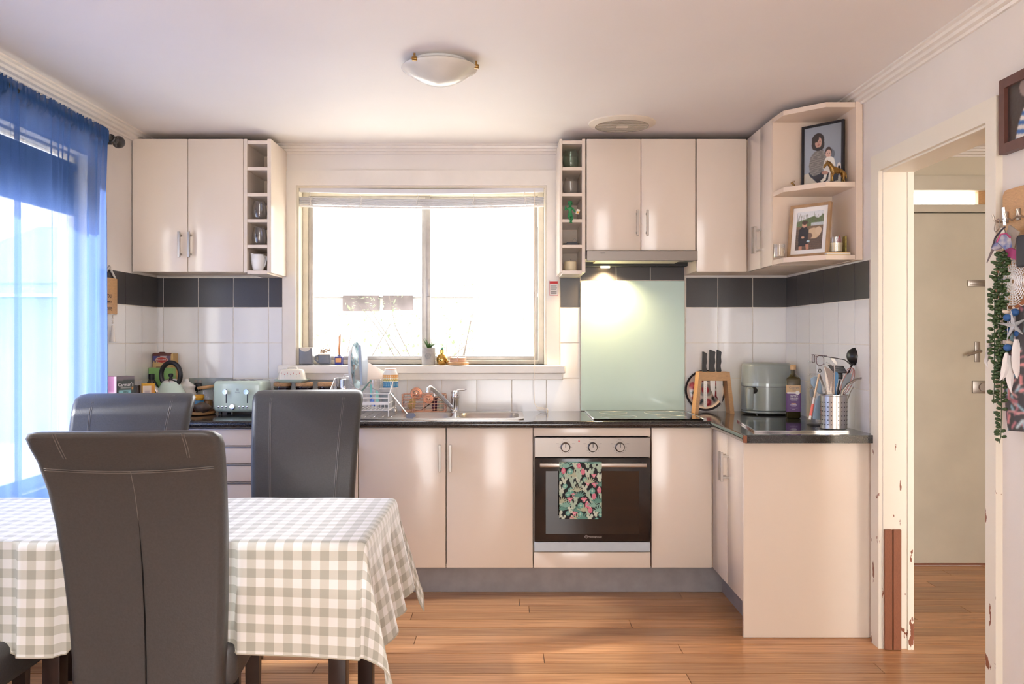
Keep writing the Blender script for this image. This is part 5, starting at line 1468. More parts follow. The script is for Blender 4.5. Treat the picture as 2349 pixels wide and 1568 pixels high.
for i in range(24):
    x = i / 24; pc.ell(x + .02, .22, .012, .10, (176, 206, 220)); pc.ell(x + .02, .22, .006, .05, (64, 132, 180)); pc.ell(x, .62, .014, .08, (226, 178, 60)); pc.ell(x + .02, .88, .012, .06, (244, 226, 200)); pc.ell(x + .02, .56, .01, .05, (120, 150, 90))
pc.build('pattern', lambda U, V: [c.x + (rm + .0005) * np.sin((U - .5) * 6.2), 4.72 - (rm + .0005) * np.cos((U - .5) * 6.2), z0 + .003 + V * hm * .66], 'printglaze', t)
c = P(862, 944, 4.60); z0 = CT + .045
t = thing('tumbler', 'tall clear tumbler with aqua and blue shapes upside down in the dish rack', 'glass', (c.x, 4.6, z0))
bm = NB(); lathe(bm, [(.034, 0), (.031, .148), (.029, .152)], (c.x, 4.6, z0), 28, cap0=False); ob('body', bm, 'clear', t)
bm = NB(); lathe(bm, [(.0305, .136), (.0305, .149)], (c.x, 4.6, z0), 28); ob('thick_base', bm, 'clear', t)
def cup_patch(pts, m):
    """a flat shape wrapped on the tumbler"""
    V = [(c.x + (.0328) * math.sin(a), 4.6 - .0345 * math.cos(a), z0 + h) for a, h in pts]
    return pmesh('decal', V, [tuple(range(len(V)))], m, t, smooth=None)
M['aqua'] = mat('aqua_decal', (150, 220, 210), .3); M['azure'] = mat('azure_decal', (70, 120, 206), .3)
cup_patch([(-1.0, .118), (-.75, .13), (-.45, .118), (-.42, .062), (-.7, .056), (-1.0, .062)], 'aqua'); cup_patch([(-1.1, .072), (-.7, .07), (-.2, .045), (.1, .012), (-.5, .012), (-1.05, .03)], 'azure'); cup_patch([(.1, .10), (.6, .085), (.65, .03), (.2, .035)], 'aqua')
def stem_glass(label, px, py, s=1.0):
    c = P(px, py, 4.64)
    t = thing('wine_glass', label, 'glass', (c.x, 4.64, CT + .045))
    z1 = Z_(py, 4.64)
    bm = NB(); lathe(bm, [(.034, z1 - c.z), (.034, z1 - c.z - .003), (.006, z1 - c.z - .008), (.0045, z1 - c.z - .045), (.012, z1 - c.z - .055), (.034, z1 - c.z - .085), (.038, z1 - c.z - .11), (.032, CT + .046 - c.z)], c, 28, cap1=False); ob('body', bm, 'clear', t)
stem_glass('clear stemmed glass drying upside down, foot above the rack rail', 803, 861)
stem_glass('clear stemmed glass drying upside down beside the forks', 786, 868)
for k, (px, lab) in enumerate(((777, 'steel dinner fork upright in the dish rack'), (785, 'second steel fork in the dish rack, turned edge on'))):
    c = P(px, 905, 4.56); zt_ = Z_(868 + 3 * k, 4.56)
    t = thing('fork', lab, 'fork', (c.x, 4.56, CT + .045))
    bm = NB(); m3 = RZ(.2 + .9 * k); a = []
    a += box(bm, c.x - .003, c.x + .003, 4.559, 4.561, CT + .045, zt_ - .055); a += box(bm, c.x - .011, c.x + .011, 4.559, 4.561, zt_ - .058, zt_ - .04, .0008, 1)
    spin(bm, a, (c.x, 4.56, 1), m3); ob('handle', bm, 'chrome', t)
    bm = NB(); a = []
    for i in range(4): a += box(bm, c.x - .011 + i * .0063, c.x - .011 + i * .0063 + .003, 4.559, 4.561, zt_ - .041, zt_)
    spin(bm, a, (c.x, 4.56, 1), m3); ob('tines', bm, 'chrome', t)
for px, py, lab in ((789, 893, 'round bowled steel spoon beside the forks in the rack'), (807, 897, 'steel spoon nearer the tall tumbler in the rack'), (818, 897, 'steel spoon leaning below the patterned platter')):
    c = P(px, py, 4.55)
    bm = NB(); ball(bm, c, .013, .005, .018, 12, 8); tube(bm, [c + Vector((0, 0, -.015)), (c.x + .004, 4.56, CT + .05)], .0028, 6)
    tag(ob('spoon', bm, 'chrome', None, c), lab, 'spoon')
a, b = P(826, 901, 4.54), P(850, 873, 4.58)
bm = NB(); tube(bm, [a, a.lerp(b, .5), b], [.006, .0065, .005], 8, flat=.6); ball(bm, b, .006, .005, .006, 8, 6)
tag(ob('brush_handle', bm, mat('sea_green_plastic', (112, 142, 130), .4), None, a), 'sea green dish brush handle slanting out of the rack', 'brush')
c = P(885, 944, 4.66)
bm = NB(); lathe(bm, [(.036, 0), (.040, .01), (.040, .07), (.037, .076), (.034, .07)], (c.x, 4.68, CT + .044), 28); tag(ob('pot', bm, 'greysil', None, (c.x, 4.68, CT + .044)), 'small grey cup upside down beneath the patterned mug', 'cup')
# steel slice leaning over the small bowl, little sieve spoon hanging by it
a, b = P(897, 903, 4.50), P(934, 949, 4.46)
t = thing('spatula', 'stainless steel cooking slice leaning from the rack into the sink', 'spatula', a)
bm = NB(); tube(bm, [a, a.lerp(b, .5), b], [.0075, .007, .005], 8, flat=.55); ob('handle', bm, 'steel', t)
e = P(945, 960, 4.45)
d = (e - b).normalized(); s_ = Vector((.8, -.2, .55)).normalized()
bm = NB(); prism(bm, [b - s_ * .007, e - s_ * .026 - d * .012, e - s_ * .02, e + s_ * .026, e + s_ * .03 - d * .02, b + s_ * .008], (0, .0016, 0)); ob('blade', bm, 'hoodsteel', t)
bm = NB(); ball(bm, P(906, 941, 4.55), .012, .006, .016, 12, 8); tube(bm, [P(905, 936, 4.55), P(905, 915, 4.52)], .0018, 6)
tag(ob('measuring_spoon', bm, 'nickel', None, P(906, 941, 4.55)), 'small dull spoon hanging from the rack corner', 'spoon')
# copper basket with brushes and bottles
bx0, bx1, by0, by1, bz0, bz1 = X_(921, 4.80), X_(1022, 4.80), 4.80, 4.885, CT + .006, Z_(905, 4.8)
t = thing('wire_basket', 'copper wire basket of brushes and small bottles behind the sink', 'basket', ((bx0 + bx1) / 2, 4.84, CT + .005))
for k in range(7):
    z = bz0 + (bz1 - bz0) * k / 6; w_ = .0026 if k in (0, 6) else .0016
    bm = NB(); tube(bm, [(p.x, p.y, z) for p in rrect(bx0, bx1, by0, by1, .012, 0, 4)], w_, 6, True); ob('wire_ring', bm, 'copper', t)
bm = NB()
for x in np.linspace(bx0 + .004, bx1 - .004, 5): tube(bm, [(x, by0, bz1), (x, by0, bz0), (x, by1, bz0), (x, by1, bz1)], .0022, 6)
for x in (bx0, bx1): tube(bm, [(x, by0 + .02, bz1), (x, by0 + .02, bz0), (x, by1 - .02, bz0), (x, by1 - .02, bz1)], .0022, 6)
for y in np.linspace(by0 + .012, by1 - .012, 5): tube(bm, [(bx0, y, bz0), (bx1, y, bz0)], .0016, 5)
ob('uprights', bm, 'copper', t)
c = P(945, 926, 4.84)
bm = NB(); ball(bm, c, .02, .018, .034, 16, 12, RY(.25)); o = tag(ob('loofah', bm, mat('straw_bristle', (206, 176, 116), .9, noise=(140, .35), bump=(160, .6)), None, c), 'straw coloured scrubbing brush head in the copper basket', 'brush')
for px, py, r, lab in ((955, 902, .03, 'ridged round copper scourer topping the copper basket'), (983, 914, .024, 'smaller ridged copper scourer beside the purple bottle')):
    c = P(px, py, 4.815 if r > .025 else 4.82); t2 = thing('scourer', lab, 'scourer', c)
    for q in (1, .8, .62):
        bm = NB(); tube(bm, [c + Vector((r * q * math.cos(a), -.004 * (1 - q) * 3, r * q * math.sin(a))) for a in np.linspace(0, 2 * PI, 26, endpoint=False)], .0042, 8, True); ob('ring', bm, 'copper', t2)
    bm = NB(); ball(bm, c + Vector((0, -.006, 0)), .013, .008, .013); ob('boss', bm, 'copper', t2)
c = P(997, 925, 4.86)
t2 = thing('essence_bottle', 'slim purple labelled bottle with a silver cap in the copper basket', 'bottle', (c.x, 4.86, bz0))
bm = NB(); lathe(bm, [(.013, .004), (.014, .01), (.014, .07), (.007, .082)], (c.x, 4.86, bz0), 18); ob('body', bm, mat('plum_glass', (78, 34, 62), .1), t2)
bm = NB(); lathe(bm, [(.010, .082), (.010, .108), (.008, .112)], (c.x, 4.86, bz0), 18); ob('cap', bm, 'chrome', t2)
c = P(1011, 925, 4.845)
t2 = thing('spray_bottle', 'small clear bottle beside the purple one in the copper basket', 'bottle', (c.x, 4.845, bz0))
bm = NB(); lathe(bm, [(.013, .004), (.014, .008), (.014, .055), (.006, .064)], (c.x, 4.845, bz0), 18); ob('body', bm, 'greenglass', t2)
bm = NB(); lathe(bm, [(.007, .064), (.007, .075)], (c.x, 4.845, bz0), 14); ob('cap', bm, 'white', t2)
a, b = P(967, 940, 4.82), P(993, 921, 4.83)
bm = NB(); tube(bm, [a, b], .003, 6); tube(bm, [b, b + Vector((.03, 0, .026))], .0035, 6); tag(ob('bottle_brush', bm, 'darkwood', None, a), 'thin dark brush handle lying across inside the copper basket', 'brush')

# ================================================================== RIGHT HAND WORKTOP
# oven towel
TXa, TXb, TYf = X_(1283, 4.305), X_(1380.5, 4.305), 4.3055
zt_, zb_ = Z_(1060.5, 4.318), Z_(1190, 4.305)
pc = Pic(190, 260, (34, 36, 38)); r_ = random.Random(12)
def agave(x, y, s, col):
    for a in range(-70, 71, 23): pc.ell(x + s * .5 * math.sin(math.radians(a)), y + s * .36 * math.cos(math.radians(a)), s * .09, s * .40, col, -a)
def pear(x, y, s, col):
    pc.ell(x, y, s * .26, s * .26, col, 20); pc.ell(x - s * .25, y + s * .30, s * .18, s * .18, col); pc.ell(x + s * .26, y + s * .27, s * .2, s * .18, col); pc.ell(x, y - .02, s * .03, s * .1, (150, 160, 140))
def bloom(x, y, s, col):
    for a in range(-60, 61, 30): pc.ell(x + s * .2 * math.sin(math.radians(a)), y + s * .13, s * .10, s * .22, col, -a)
    pc.ell(x, y, s * .2, s * .14, (238, 190, 190)); pc.ell(x, y - .005, s * .1, s * .08, (206, 90, 116))
def barrel(x, y, s):
    pc.ell(x, y, s * .3, s * .3, (214, 104, 128))
    for d_ in (-.18, -.06, .06, .18): pc.ell(x + s * d_, y, s * .02, s * .26, (242, 190, 196))
    pc.ell(x, y + s * .3, s * .12, s * .07, (238, 214, 200))
def rosette(x, y, s):
    for q in range(8): pc.ell(x + s * .26 * math.cos(q * .785), y + s * .19 * math.sin(q * .785), s * .14, s * .11, (104, 164, 150) if q % 2 else (140, 190, 174), 0)
    pc.ell(x, y, s * .14, s * .1, (190, 214, 196))
cells = [(x + (.0 if j % 2 else .09), y) for j, y in enumerate(np.arange(.0, 1.02, .08)) for x in np.arange(0, 1.05, .165)]
for i, (x, y) in enumerate(cells):
    x += r_.uniform(-.04, .04); y += r_.uniform(-.02, .02); k = r_.choice([0, 0, 0, 1, 1, 1, 2, 3, 6]); s = r_.uniform(.14, .19)
    if k in (0, 4): agave(x, y - .03, s, r_.choice([(104, 152, 138), (188, 190, 160), (140, 184, 168)]))
    elif k in (1, 5): pear(x, y, s, r_.choice([(206, 214, 194), (180, 200, 178)]))
    elif k == 2: bloom(x, y, s, (228, 140, 156))
    elif k == 3: barrel(x, y, s)
    else: rosette(x, y, s)
Lf = zt_ - zb_
def tw_fn(U, V):
    s = V * (Lf + .02 + .16)          # from the front hem upwards, over the bar, down behind
    z = np.where(s < Lf, zb_ + s, np.where(s < Lf + .02, zt_ + .004 * np.sin((s - Lf) / .02 * PI), zt_ - (s - Lf - .02)))
    y = np.where(s < Lf, TYf, np.where(s < Lf + .02, TYf + (s - Lf) / .02 * .025, TYf + .025))
    x = TXa + U * (TXb - TXa)
    y = y - .0015 * (1 + np.sin(U * 17 + 2 * V)) * np.where(s < Lf, (1 - s / Lf), 0)
    return [x, y, z]
full = Pic(190, 400, (34, 36, 38)); full.c[:260] = pc.c; full.c[260:] = pc.c[::-1][:140]
tag(full.build('tea_towel', tw_fn, 'printcloth', None, ((TXa + TXb) / 2, TYf, zt_)), 'dark tea towel printed with cacti and pink flowers over the oven handle', 'towel')
# rose plate leaning on the wall, knife block with three knives
pc = Pic(90, 90, (216, 198, 188)); r_ = random.Random(5)
for a in range(0, 360, 60):
    x, y = .5 + .34 * math.cos(math.radians(a + 160)), .5 + .34 * math.sin(math.radians(a + 160)); pc.ell(x, y, .11, .10, (160, 36, 50)); pc.ell(x - .015, y + .015, .06, .05, (206, 70, 76)); pc.ell(x, y, .025, .02, (232, 130, 120))
    x, y = .5 + .33 * math.cos(math.radians(a + 192)), .5 + .33 * math.sin(math.radians(a + 192)); pc.ell(x, y, .085, .035, (44, 48, 50), a)
pc.ell(.5, .5, .18, .18, (150, 146, 142)); pc.ell(.5, .5, .1, .1, (160, 36, 50))
disc('trivet_plate', 'round rose patterned plate with a dark rim leaning on the tiles behind the knives', 'plate', (X_(1617, 4.9), 4.892, CT + .1195), .113, .113, 0, math.radians(-6), 'navytile', pc, rim=.09)
KY0, KY1 = 4.755, 4.845
K = lambda px, py: (X_(px, KY0), KY0, Z_(py, KY0))
zk = lambda py: Z_(py, KY0)
kz = CT + .0005
t = thing('knife_block', 'pale wooden arch shaped knife block', 'knife block', (X_(1640, 4.8), 4.8, CT))
xl0, xl1, xr0, xr1 = X_(1594, KY0), X_(1602, KY0), X_(1675, KY0), X_(1685, KY0)
xt0, xt1, xt2, xt3 = X_(1604, KY0), X_(1610, KY0), X_(1668, KY0), X_(1674, KY0)
ztp, zbt = zk(853), zk(873)
bm = NB(); prism(bm, [(xl0, KY0, kz), (xl1, KY0, kz), (xt1, KY0, zbt), (xt1, KY0, ztp), (xt0, KY0, ztp)], (0, KY1 - KY0, 0)); ob('leg', bm, 'lightwood', t)
bm = NB(); prism(bm, [(xr1, KY0, kz), (xr0, KY0, kz), (xt2, KY0, zbt), (xt2, KY0, ztp), (xt3, KY0, ztp)], (0, KY1 - KY0, 0)); ob('leg', bm, 'lightwood', t)
bm = NB(); box(bm, xt1, xt2, KY0, KY1, zbt, ztp, .001, 1); ob('crossbar', bm, 'lightwood', t)
def knife(label, p0, p1, ptop, tip, x0, x1, serr):
    Y = 4.80; f = lambda px, py: Vector((X_(px, Y), Y - .008, Z_(py, Y)))
    zc = ztp + .0005
    t = thing('knife', label, 'knife', (X_((p0 + p1) / 2, Y), Y, ztp))
    pts = [Vector((X_(p0, Y), Y - .008, zc)), Vector((X_(p1, Y), Y - .008, zc)), f(p1 - 1.5, 845), f(p1 - 2.5, 838), f(p1 - .5, 830), f(p1 - 1.5, 818), f(p1, ptop + 5), f(p0 + 1, ptop)]
    bm = NB(); prism(bm, pts, (0, .016, 0)); bmesh.ops.bevel(bm, geom=bm.edges[:], offset=.003, segments=2, affect='EDGES', clamp_overlap=True); ob('handle', bm, 'black', t)
    bm = NB(); z1 = zbt - .0005
    prism(bm, [Vector((X_(x0, Y), Y, z1)), Vector((X_(x1, Y), Y, z1)), f(x1 - (0 if serr else .5), tip - (8 if serr else 18)) + Vector((0, .008, 0)), f(x1 - 2, tip) + Vector((0, .008, 0)), f(x0 + (0 if serr else 1), tip - (2 if serr else 22)) + Vector((0, .008, 0))], (0, .002, 0)); bl = ob('blade', bm, 'steel', t)
    if serr:
        bm = NB()
        for i in range(12): ball(bm, f((x0 + x1) / 2, 878 + i * 4.2) + Vector((0, .0075, 0)), .0022, .0012, .0018, 6, 4)
        ob('hollows', bm, 'greysil', bl)
knife('bread knife with a wavy black grip, first slot beside the cooktop', 1610, 1622, 805, 935, 1614, 1622, True)
knife('cook knife with a wide black grip, middle slot of the wooden block', 1626, 1641, 801, 913, 1629, 1641, False)
knife('short chef knife with a slanted black grip, slot nearest the green appliance', 1643, 1655, 801, 930, 1643, 1658, False)
# air fryer
ac = Vector((X_(1758, 4.775), 4.775, CT))
t = thing('air_fryer', 'sage green air fryer with a vertical drawer handle in the corner', 'air fryer', ac)
bm = NB(); lathe(bm, [(.128, .006), (.136, .012), (.136, .02)], ac, 56); ob('base', bm, 'sage', t)
for a in range(4):
    bm = NB(); a_ = PI / 4 + a * PI / 2; cyl(bm, ac + Vector((.1 * math.cos(a_), .1 * math.sin(a_), .0005)), .01, .007, 12); ob('foot', bm, 'black', t)
bm = NB(); lathe(bm, [(.1335, .021), (.1375, .026), (.1345, .150)], ac, 56); dr = ob('drawer', bm, 'sage', t)
bm = NB(); lathe(bm, [(.1322, .150), (.1322, .153)], ac, 56); ob('seam_gap', bm, 'black', t)
bm = NB(); lathe(bm, [(.1352, .153), (.1355, .158), (.1350, .168), (.1342, .172), (.131, .262), (.127, .271), (.118, .2765), (.11, .2765), (.105, .273), (.001, .273)], ac, 56, cap1=False); ob('body', bm, 'sage', t)
bm = NB(); lathe(bm, [(.1358, .154), (.1360, .160), (.1353, .170)], ac, 56, cap0=False, cap1=False); ob('control_band', bm, mat('glossy_grey_band', (170, 180, 174), .08, coat=.6), t)
aa = math.radians(-101); hc = ac + Vector((.142 * math.cos(aa), .142 * math.sin(aa), 0)); hx_ = X_(1719, hc.y)
bm = NB(); box(bm, hx_ - .017, hx_ + .017, hc.y - .028, hc.y + .004, CT + .034, CT + .151, .009, 3); ob('drawer_handle', bm, 'sage', dr)
bm = NB(); box(bm, hx_ - .014, hx_ + .02, hc.y - .02, hc.y + .012, CT + .118, CT + .149, .004, 2); ball(bm, (hx_ + .024, hc.y - .0, CT + .135), .02, .012, .018); ob('handle_recess', bm, 'black', dr)
# olive oil
oc = Vector((X_(1821.5, 4.50), 4.515, CT)); hs = .0365
t = thing('olive_oil_bottle', 'tall square dark bottle of olive oil with a tan and purple label', 'bottle', oc)
rz_ = RZ(math.radians(-14))
def sq(h, s, r): return [oc + rz_ @ Vector((p.x, p.y, 0)) + Vector((0, 0, h)) for p in rrect(-s, s, -s, s, r, 0, 4)]
bm = NB(); loft(bm, [sq(.001, .031, .008), sq(.006, .035, .008), sq(.2, hs - .001, .008), sq(.208, hs - .004, .012), sq(.217, .022, .0215), sq(.228, .0125, .0122), sq(.252, .0115, .0112)]); ob('body', bm, 'amber', t, smooth=45)
bm = NB(); lathe(bm, [(.0145, .25), (.0145, .272), (.013, .274)], oc, 24); lathe(bm, [(.0152, .26), (.0152, .266)], oc, 24); ob('cap', bm, mat('tan_screw_cap', (206, 166, 116), .35), t)
pc = Pic(60, 90, (98, 60, 116)); pc.rect(0, .70, 1, 1, (206, 168, 122)); pc.rect(.12, .685, .7, .735, (236, 228, 220)); pc.ell(.8, .71, .14, .075, (236, 228, 220))
for yv, w_, col in ((.615, .5, (200, 186, 206)), (.44, .5, (210, 196, 214)), (.30, .3, (226, 170, 120)), (.245, .45, (220, 206, 222)), (.20, .3, (190, 170, 196)), (.13, .5, (196, 180, 204)), (.08, .2, (220, 206, 222))): pc.rect(.55 - w_ / 2, yv, .55 + w_ / 2, yv + .016, col)
lp = rrect(-hs - .0004, hs + .0004, -hs - .0004, hs + .0004, .0084, 0, 4); lp = lp[10:] + lp[:10]; per = np.array([[p.x, p.y] for p in lp + [lp[0]]])
cum = np.concatenate([[0], np.cumsum(np.hypot(*np.diff(per, axis=0).T))]); cum /= cum[-1]
def lab_fn(U, V):
    # front face then the side face towards the wall
    q = (.25 * 0 + U * .5 + .0) % 1.0; x, y = np.interp(q, cum, per[:, 0]), np.interp(q, cum, per[:, 1]); P3 = np.stack([x, y, np.zeros_like(x)], 1) @ np.array(rz_).T
    return [oc.x + P3[:, 0], oc.y + P3[:, 1], CT + .035 + V * .137]
lab2 = Pic(110, 90, (98, 60, 116)); lab2.c[:, :60] = pc.c; lab2.c[:, 60:] = pc.c[:, :1]; lab2.rect(.7, .78, .95, .82, (150, 120, 90)); lab2.rect(.7, .86, .95, .9, (150, 120, 90))
lab2.build('label', lab_fn, 'print', t)
fp = lambda h: oc + rz_ @ Vector((.003, -hs - .0009, 0)) + Vector((0, 0, h))
fr = (PI/2, 0, math.radians(-14))
lettering('Cobram', .0155, fp(.158), fr, 'stitch', t); lettering('Estate', .007, fp(.147), fr, 'stitch', t); lettering('EXTRA', .012, fp(.114), fr, 'paper', t); lettering('VIRGIN', .012, fp(.103), fr, 'paper', t); lettering('OLIVE OIL', .007, fp(.094), fr, 'paper', t); lettering('CLASSIC', .006, fp(.072), fr, 'paper', t)
# glass worktop saver with chrome edges
t = thing('worktop_saver', 'clear glass worktop saver board with metal edge strips on the peninsula', 'board', (1.27, 4.07, CT))
g0, g1, g2, g3 = Vector((1.086, 3.835, 0)), Vector((1.50, 3.835, 0)), Vector((1.53, 4.36, 0)), Vector((1.142, 4.33, 0))
bm = NB(); prism(bm, [p + Vector((0, 0, CT + .003)) for p in (g0, g1, g2, g3)], (0, 0, .004)); ob('glass_sheet', bm, glassy('board_glass', (.9, .92, .92), .05), t)
for a, b in ((g0, g3), (g0, g1)):
    bm = NB(); d = (b - a).normalized(); s_ = Vector((-d.y, d.x, 0)) * .004; prism(bm, [a - s_ + Vector((0, 0, CT + .0006)), b - s_ + Vector((0, 0, CT + .0006)), b + s_ + Vector((0, 0, CT + .0006)), a + s_ + Vector((0, 0, CT + .0006))], (0, 0, .0075)); ob('edge_strip', bm, 'chrome', t)
# utensil canister and what stands in it
UC = Vector((X_(1914.5, 3.91), 3.92, CT + .0075))
t = thing('utensil_canister', 'perforated stainless steel canister crowded with kitchen utensils', 'canister', UC)
bm = NB(); lathe(bm, [(.054, .0), (.0575, .003), (.0575, .148), (.0595, .150), (.0595, .154), (.0565, .154), (.0555, .148), (.0555, .006), (.001, .005)], UC, 48, cap1=False); ob('body', bm, 'steel', t)
bm = NB()
for r_i in range(6):
    for k in range(24):
        if k % 6 == 5: continue
        a = 2 * PI * k / 24; z = .022 + r_i * .0195
        p = UC + Vector((.0577 * math.cos(a), .0577 * math.sin(a), z)); v = lathe(bm, [(.0026, 0), (.0026, .0006)], (0, 0, 0), 8, axis='X')
        spin(bm, v, (0, 0, 0), RZ(a)); bmesh.ops.translate(bm, vec=p, verts=v)
o = ob('perforations', bm, 'black', t); o['kind'] = 'stuff'
def UP(px, py, Y=3.92): return P(px, py, Y)
ins = lambda dx, dy: UC + Vector((dx, dy, .012))
def utensil(name, label, pts, r, m, extra=None, cat=None):
    t = thing(name, label, cat or name.replace('_', ' '), pts[0])
    bm = NB(); tube(bm, pts, r, 8, flat=.7); ob('handle', bm, m, t)
    if extra: extra(t)
    return t
def ladle(t):
    c = UP(1965, 816, 3.955); bm = NB(); m3 = RZ(.5) @ RX(math.radians(62)) @ RZ(.2)
    v = lathe(bm, [(.004, -.035), (.024, -.030), (.037, -.015), (.042, .004), (.0435, .014), (.041, .014), (.034, -.012), (.003, -.028)], (0, 0, 0), 28)
    spin(bm, v, (0, 0, 0), RX(math.radians(-62))); spin(bm, v, (0, 0, 0), RZ(math.radians(-18))); bmesh.ops.translate(bm, vec=c + Vector((0, 0, -.006)), verts=v); ob('bowl', bm, 'black', t)
utensil('ladle', 'black nylon soup ladle, its bowl highest above the canister', [ins(-.02, 0), UP(1925, 900), UP(1938, 875, 3.93), UP(1950, 845, 3.94), UP(1957, 832, 3.945)], [.004, .005, .006, .0055, .007], 'black', ladle)
def whisk(t):
    c0 = UP(1930, 905, 3.925); c1 = UP(1955, 843, 3.935); ax = (c1 - c0).normalized(); L_ = (c1 - c0).length; s1 = ax.cross(Vector((0, 1, 0))).normalized(); s2 = ax.cross(s1)
    for k in range(5):
        a = PI * k / 5; q = s1 * math.cos(a) + s2 * math.sin(a)
        bm = NB(); tube(bm, [c0 + ax * (L_ * .5 * (1 - math.cos(u))) * (1 if True else 0) + q * (.026 * math.sin(u) ** .9 if 0 < u < PI else 0) for u in np.linspace(0, PI, 12)] + [c0 + ax * (L_ * .5 * (1 + math.cos(u))) - q * (.026 * math.sin(u) ** .9) for u in np.linspace(0.26, PI, 11)], .0012, 5); ob('wire', bm, 'rosewire', t)
utensil('whisk', 'rose pink wire balloon whisk leaning towards the wall', [ins(.02, 0), UP(1925, 935), UP(1931, 903, 3.925)], [.005, .005, .004], 'rosewire', whisk)
def grater(t):
    bm = NB(); a, b, c_, d = UP(1890, 838, 3.90), UP(1912, 852, 3.88), UP(1913, 915, 3.89), UP(1899, 915, 3.90)
    prism(bm, [a, b, c_, d], (.0003, .0016, 0)); ob('grating_plate', bm, 'nickel', t)
    bm = NB(); r_ = random.Random(2)
    for i in range(12):
        for j in range(6):
            u, v = (j + .5 + .5 * (i % 2)) / 6.6, (i + .5) / 12; p = a.lerp(b, u).lerp(d.lerp(c_, u), v); ball(bm, p, .0014, .0012, .0014, 5, 3)
    o = ob('teeth', bm, 'greysil', t); o['kind'] = 'stuff'
    bm = NB(); tube(bm, [UP(1913, 915, 3.885), UP(1914.5, 850, 3.876), UP(1914, 838, 3.876)], .003, 8); tube(bm, [UP(1890, 850, 3.90), UP(1891, 834, 3.90), UP(1896, 830, 3.90), UP(1912, 840, 3.88)], .0014, 6); ob('side_rail', bm, 'chrome', t)
utensil('grater', 'flat steel hand grater standing in the canister', [ins(-.02, -.02), UP(1906, 912, 3.89)], .004, 'steel', grater)
def turner(t):
    bm = NB(); a, b, c_, d = UP(1900, 838, 3.91), UP(1934, 840, 3.93), UP(1944, 855, 3.93), UP(1912, 854, 3.90)
    for k in range(8):
        u = k / 7; p, q = a.lerp(d, u), b.lerp(c_, u); tube(bm, [p, q], .0018, 5)
    tube(bm, [a, b, c_, d], .0022, 6, True); ob('slotted_head', bm, 'black', t)
    bm = NB(); p = UP(1927, 862, 3.92); box(bm, p.x - .011, p.x + .011, p.y - .006, p.y + .006, p.z - .014, p.z + .014, .003); ob('collar', bm, 'black', t)
utensil('masher', 'black slotted nylon masher facing up from the canister', [ins(0, -.01), UP(1920, 905), UP(1926, 872)], [.004, .005, .0055], 'black', turner)
def blade(p, w_, m, nm='blade'):
    def fn(t):
        bm = NB(); lp = []
        a, b = p; ax = (b - a).normalized(); s_ = Vector((ax.z, 0, -ax.x)).normalized(); L_ = (b - a).length
        prof = [(0, .35), (.15, .7), (.35, 1), (.65, 1), (.85, .85), (.97, .5), (1, .2)]
        pts = [a + ax * L_ * u + s_ * w_ * k for u, k in prof] + [a + ax * L_ * u - s_ * w_ * k for u, k in prof[::-1]]
        prism(bm, pts, (0, .004, 0)); ob(nm, bm, m, t)
    return fn
utensil('spatula', 'mid blue silicone spatula, upright in the canister middle', [ins(.005, -.02), UP(1918, 908, 3.9), UP(1916, 885, 3.9)], [.004, .004, .004], 'bluesil', blade((UP(1916, 888, 3.9), UP(1918, 852, 3.9)), .011, 'bluesil'))
utensil('spoonula', 'blue grey silicone spoon leaning right in the canister', [ins(.0, .01), UP(1930, 905, 3.9), UP(1934, 885, 3.895)], [.004, .004, .004], 'greysil', blade((UP(1933, 893, 3.894), UP(1951, 856, 3.89)), .013, 'greysil'))
utensil('peeler', 'long grey slotted handle jutting far right from the canister', [ins(-.01, -.02), UP(1934, 896, 3.885), UP(1944, 882, 3.88), UP(1962, 871, 3.88), UP(1984, 864, 3.88)], [.005, .007, .008, .007, .005], 'nickel')
utensil('can_opener', 'small grey bottle opener tip above the grater', [ins(0, .0), UP(1915, 870, 3.93), UP(1912, 842, 3.93)], .003, 'nickel', blade((UP(1920, 836, 3.93), UP(1906, 818, 3.93)), .007, 'nickel'))
utensil('slotted_spoon', 'flat perforated metal spoon nearest the wall in the canister', [ins(.03, .02), UP(1950, 900, 3.96), UP(1965, 875, 3.97)], .003, 'nickel', blade((UP(1960, 880, 3.97), UP(1975, 835, 3.975)), .016, 'nickel'))
# spectacles resting over the utensils
gc = UP(1873, 826, 3.90)
t = thing('spectacles', 'pair of thin dark framed spectacles lying across the utensils', 'glasses', gc)
M['specframe'] = mat('maroon_spectacle_metal', (92, 58, 62), .3, .5)
def lens(cx, cy, Y, w_, h):
    c = UP(cx, cy, Y); pts = [c + Vector((w_ * math.copysign(abs(math.cos(a)) ** .7, math.cos(a)), .012 * math.cos(a), h * math.copysign(abs(math.sin(a)) ** .7, math.sin(a)))) for a in np.linspace(0, 2 * PI, 28, endpoint=False)]
    bm = NB(); tube(bm, pts, .0014, 6, True); ob('rim', bm, 'specframe', t)
    bm = NB(); prism(bm, pts, (0, .0006, 0)); ob('lens', bm, 'clear', t)
lens(1881.5, 826.5, 3.88, .0205, .0215); lens(1866, 822, 3.92, .0105, .018)
bm = NB(); tube(bm, [UP(1871, 818, 3.905), UP(1873.5, 816.5, 3.90), UP(1876, 818, 3.895)], .0014, 6); ob('bridge', bm, 'specframe', t)
bm = NB(); tube(bm, [UP(1890, 817, 3.875), UP(1915, 820.5, 3.91), UP(1938, 825, 3.94), UP(1946, 831, 3.95), UP(1952, 837, 3.955)], [.0016, .002, .002, .002, .0018], 6); ob('temple', bm, 'blacksatin', t)
bm = NB(); tube(bm, [UP(1862, 813, 3.935), UP(1880, 814.5, 3.96), UP(1897, 816, 3.985)], .0015, 6); ob('temple', bm, 'specframe', t)
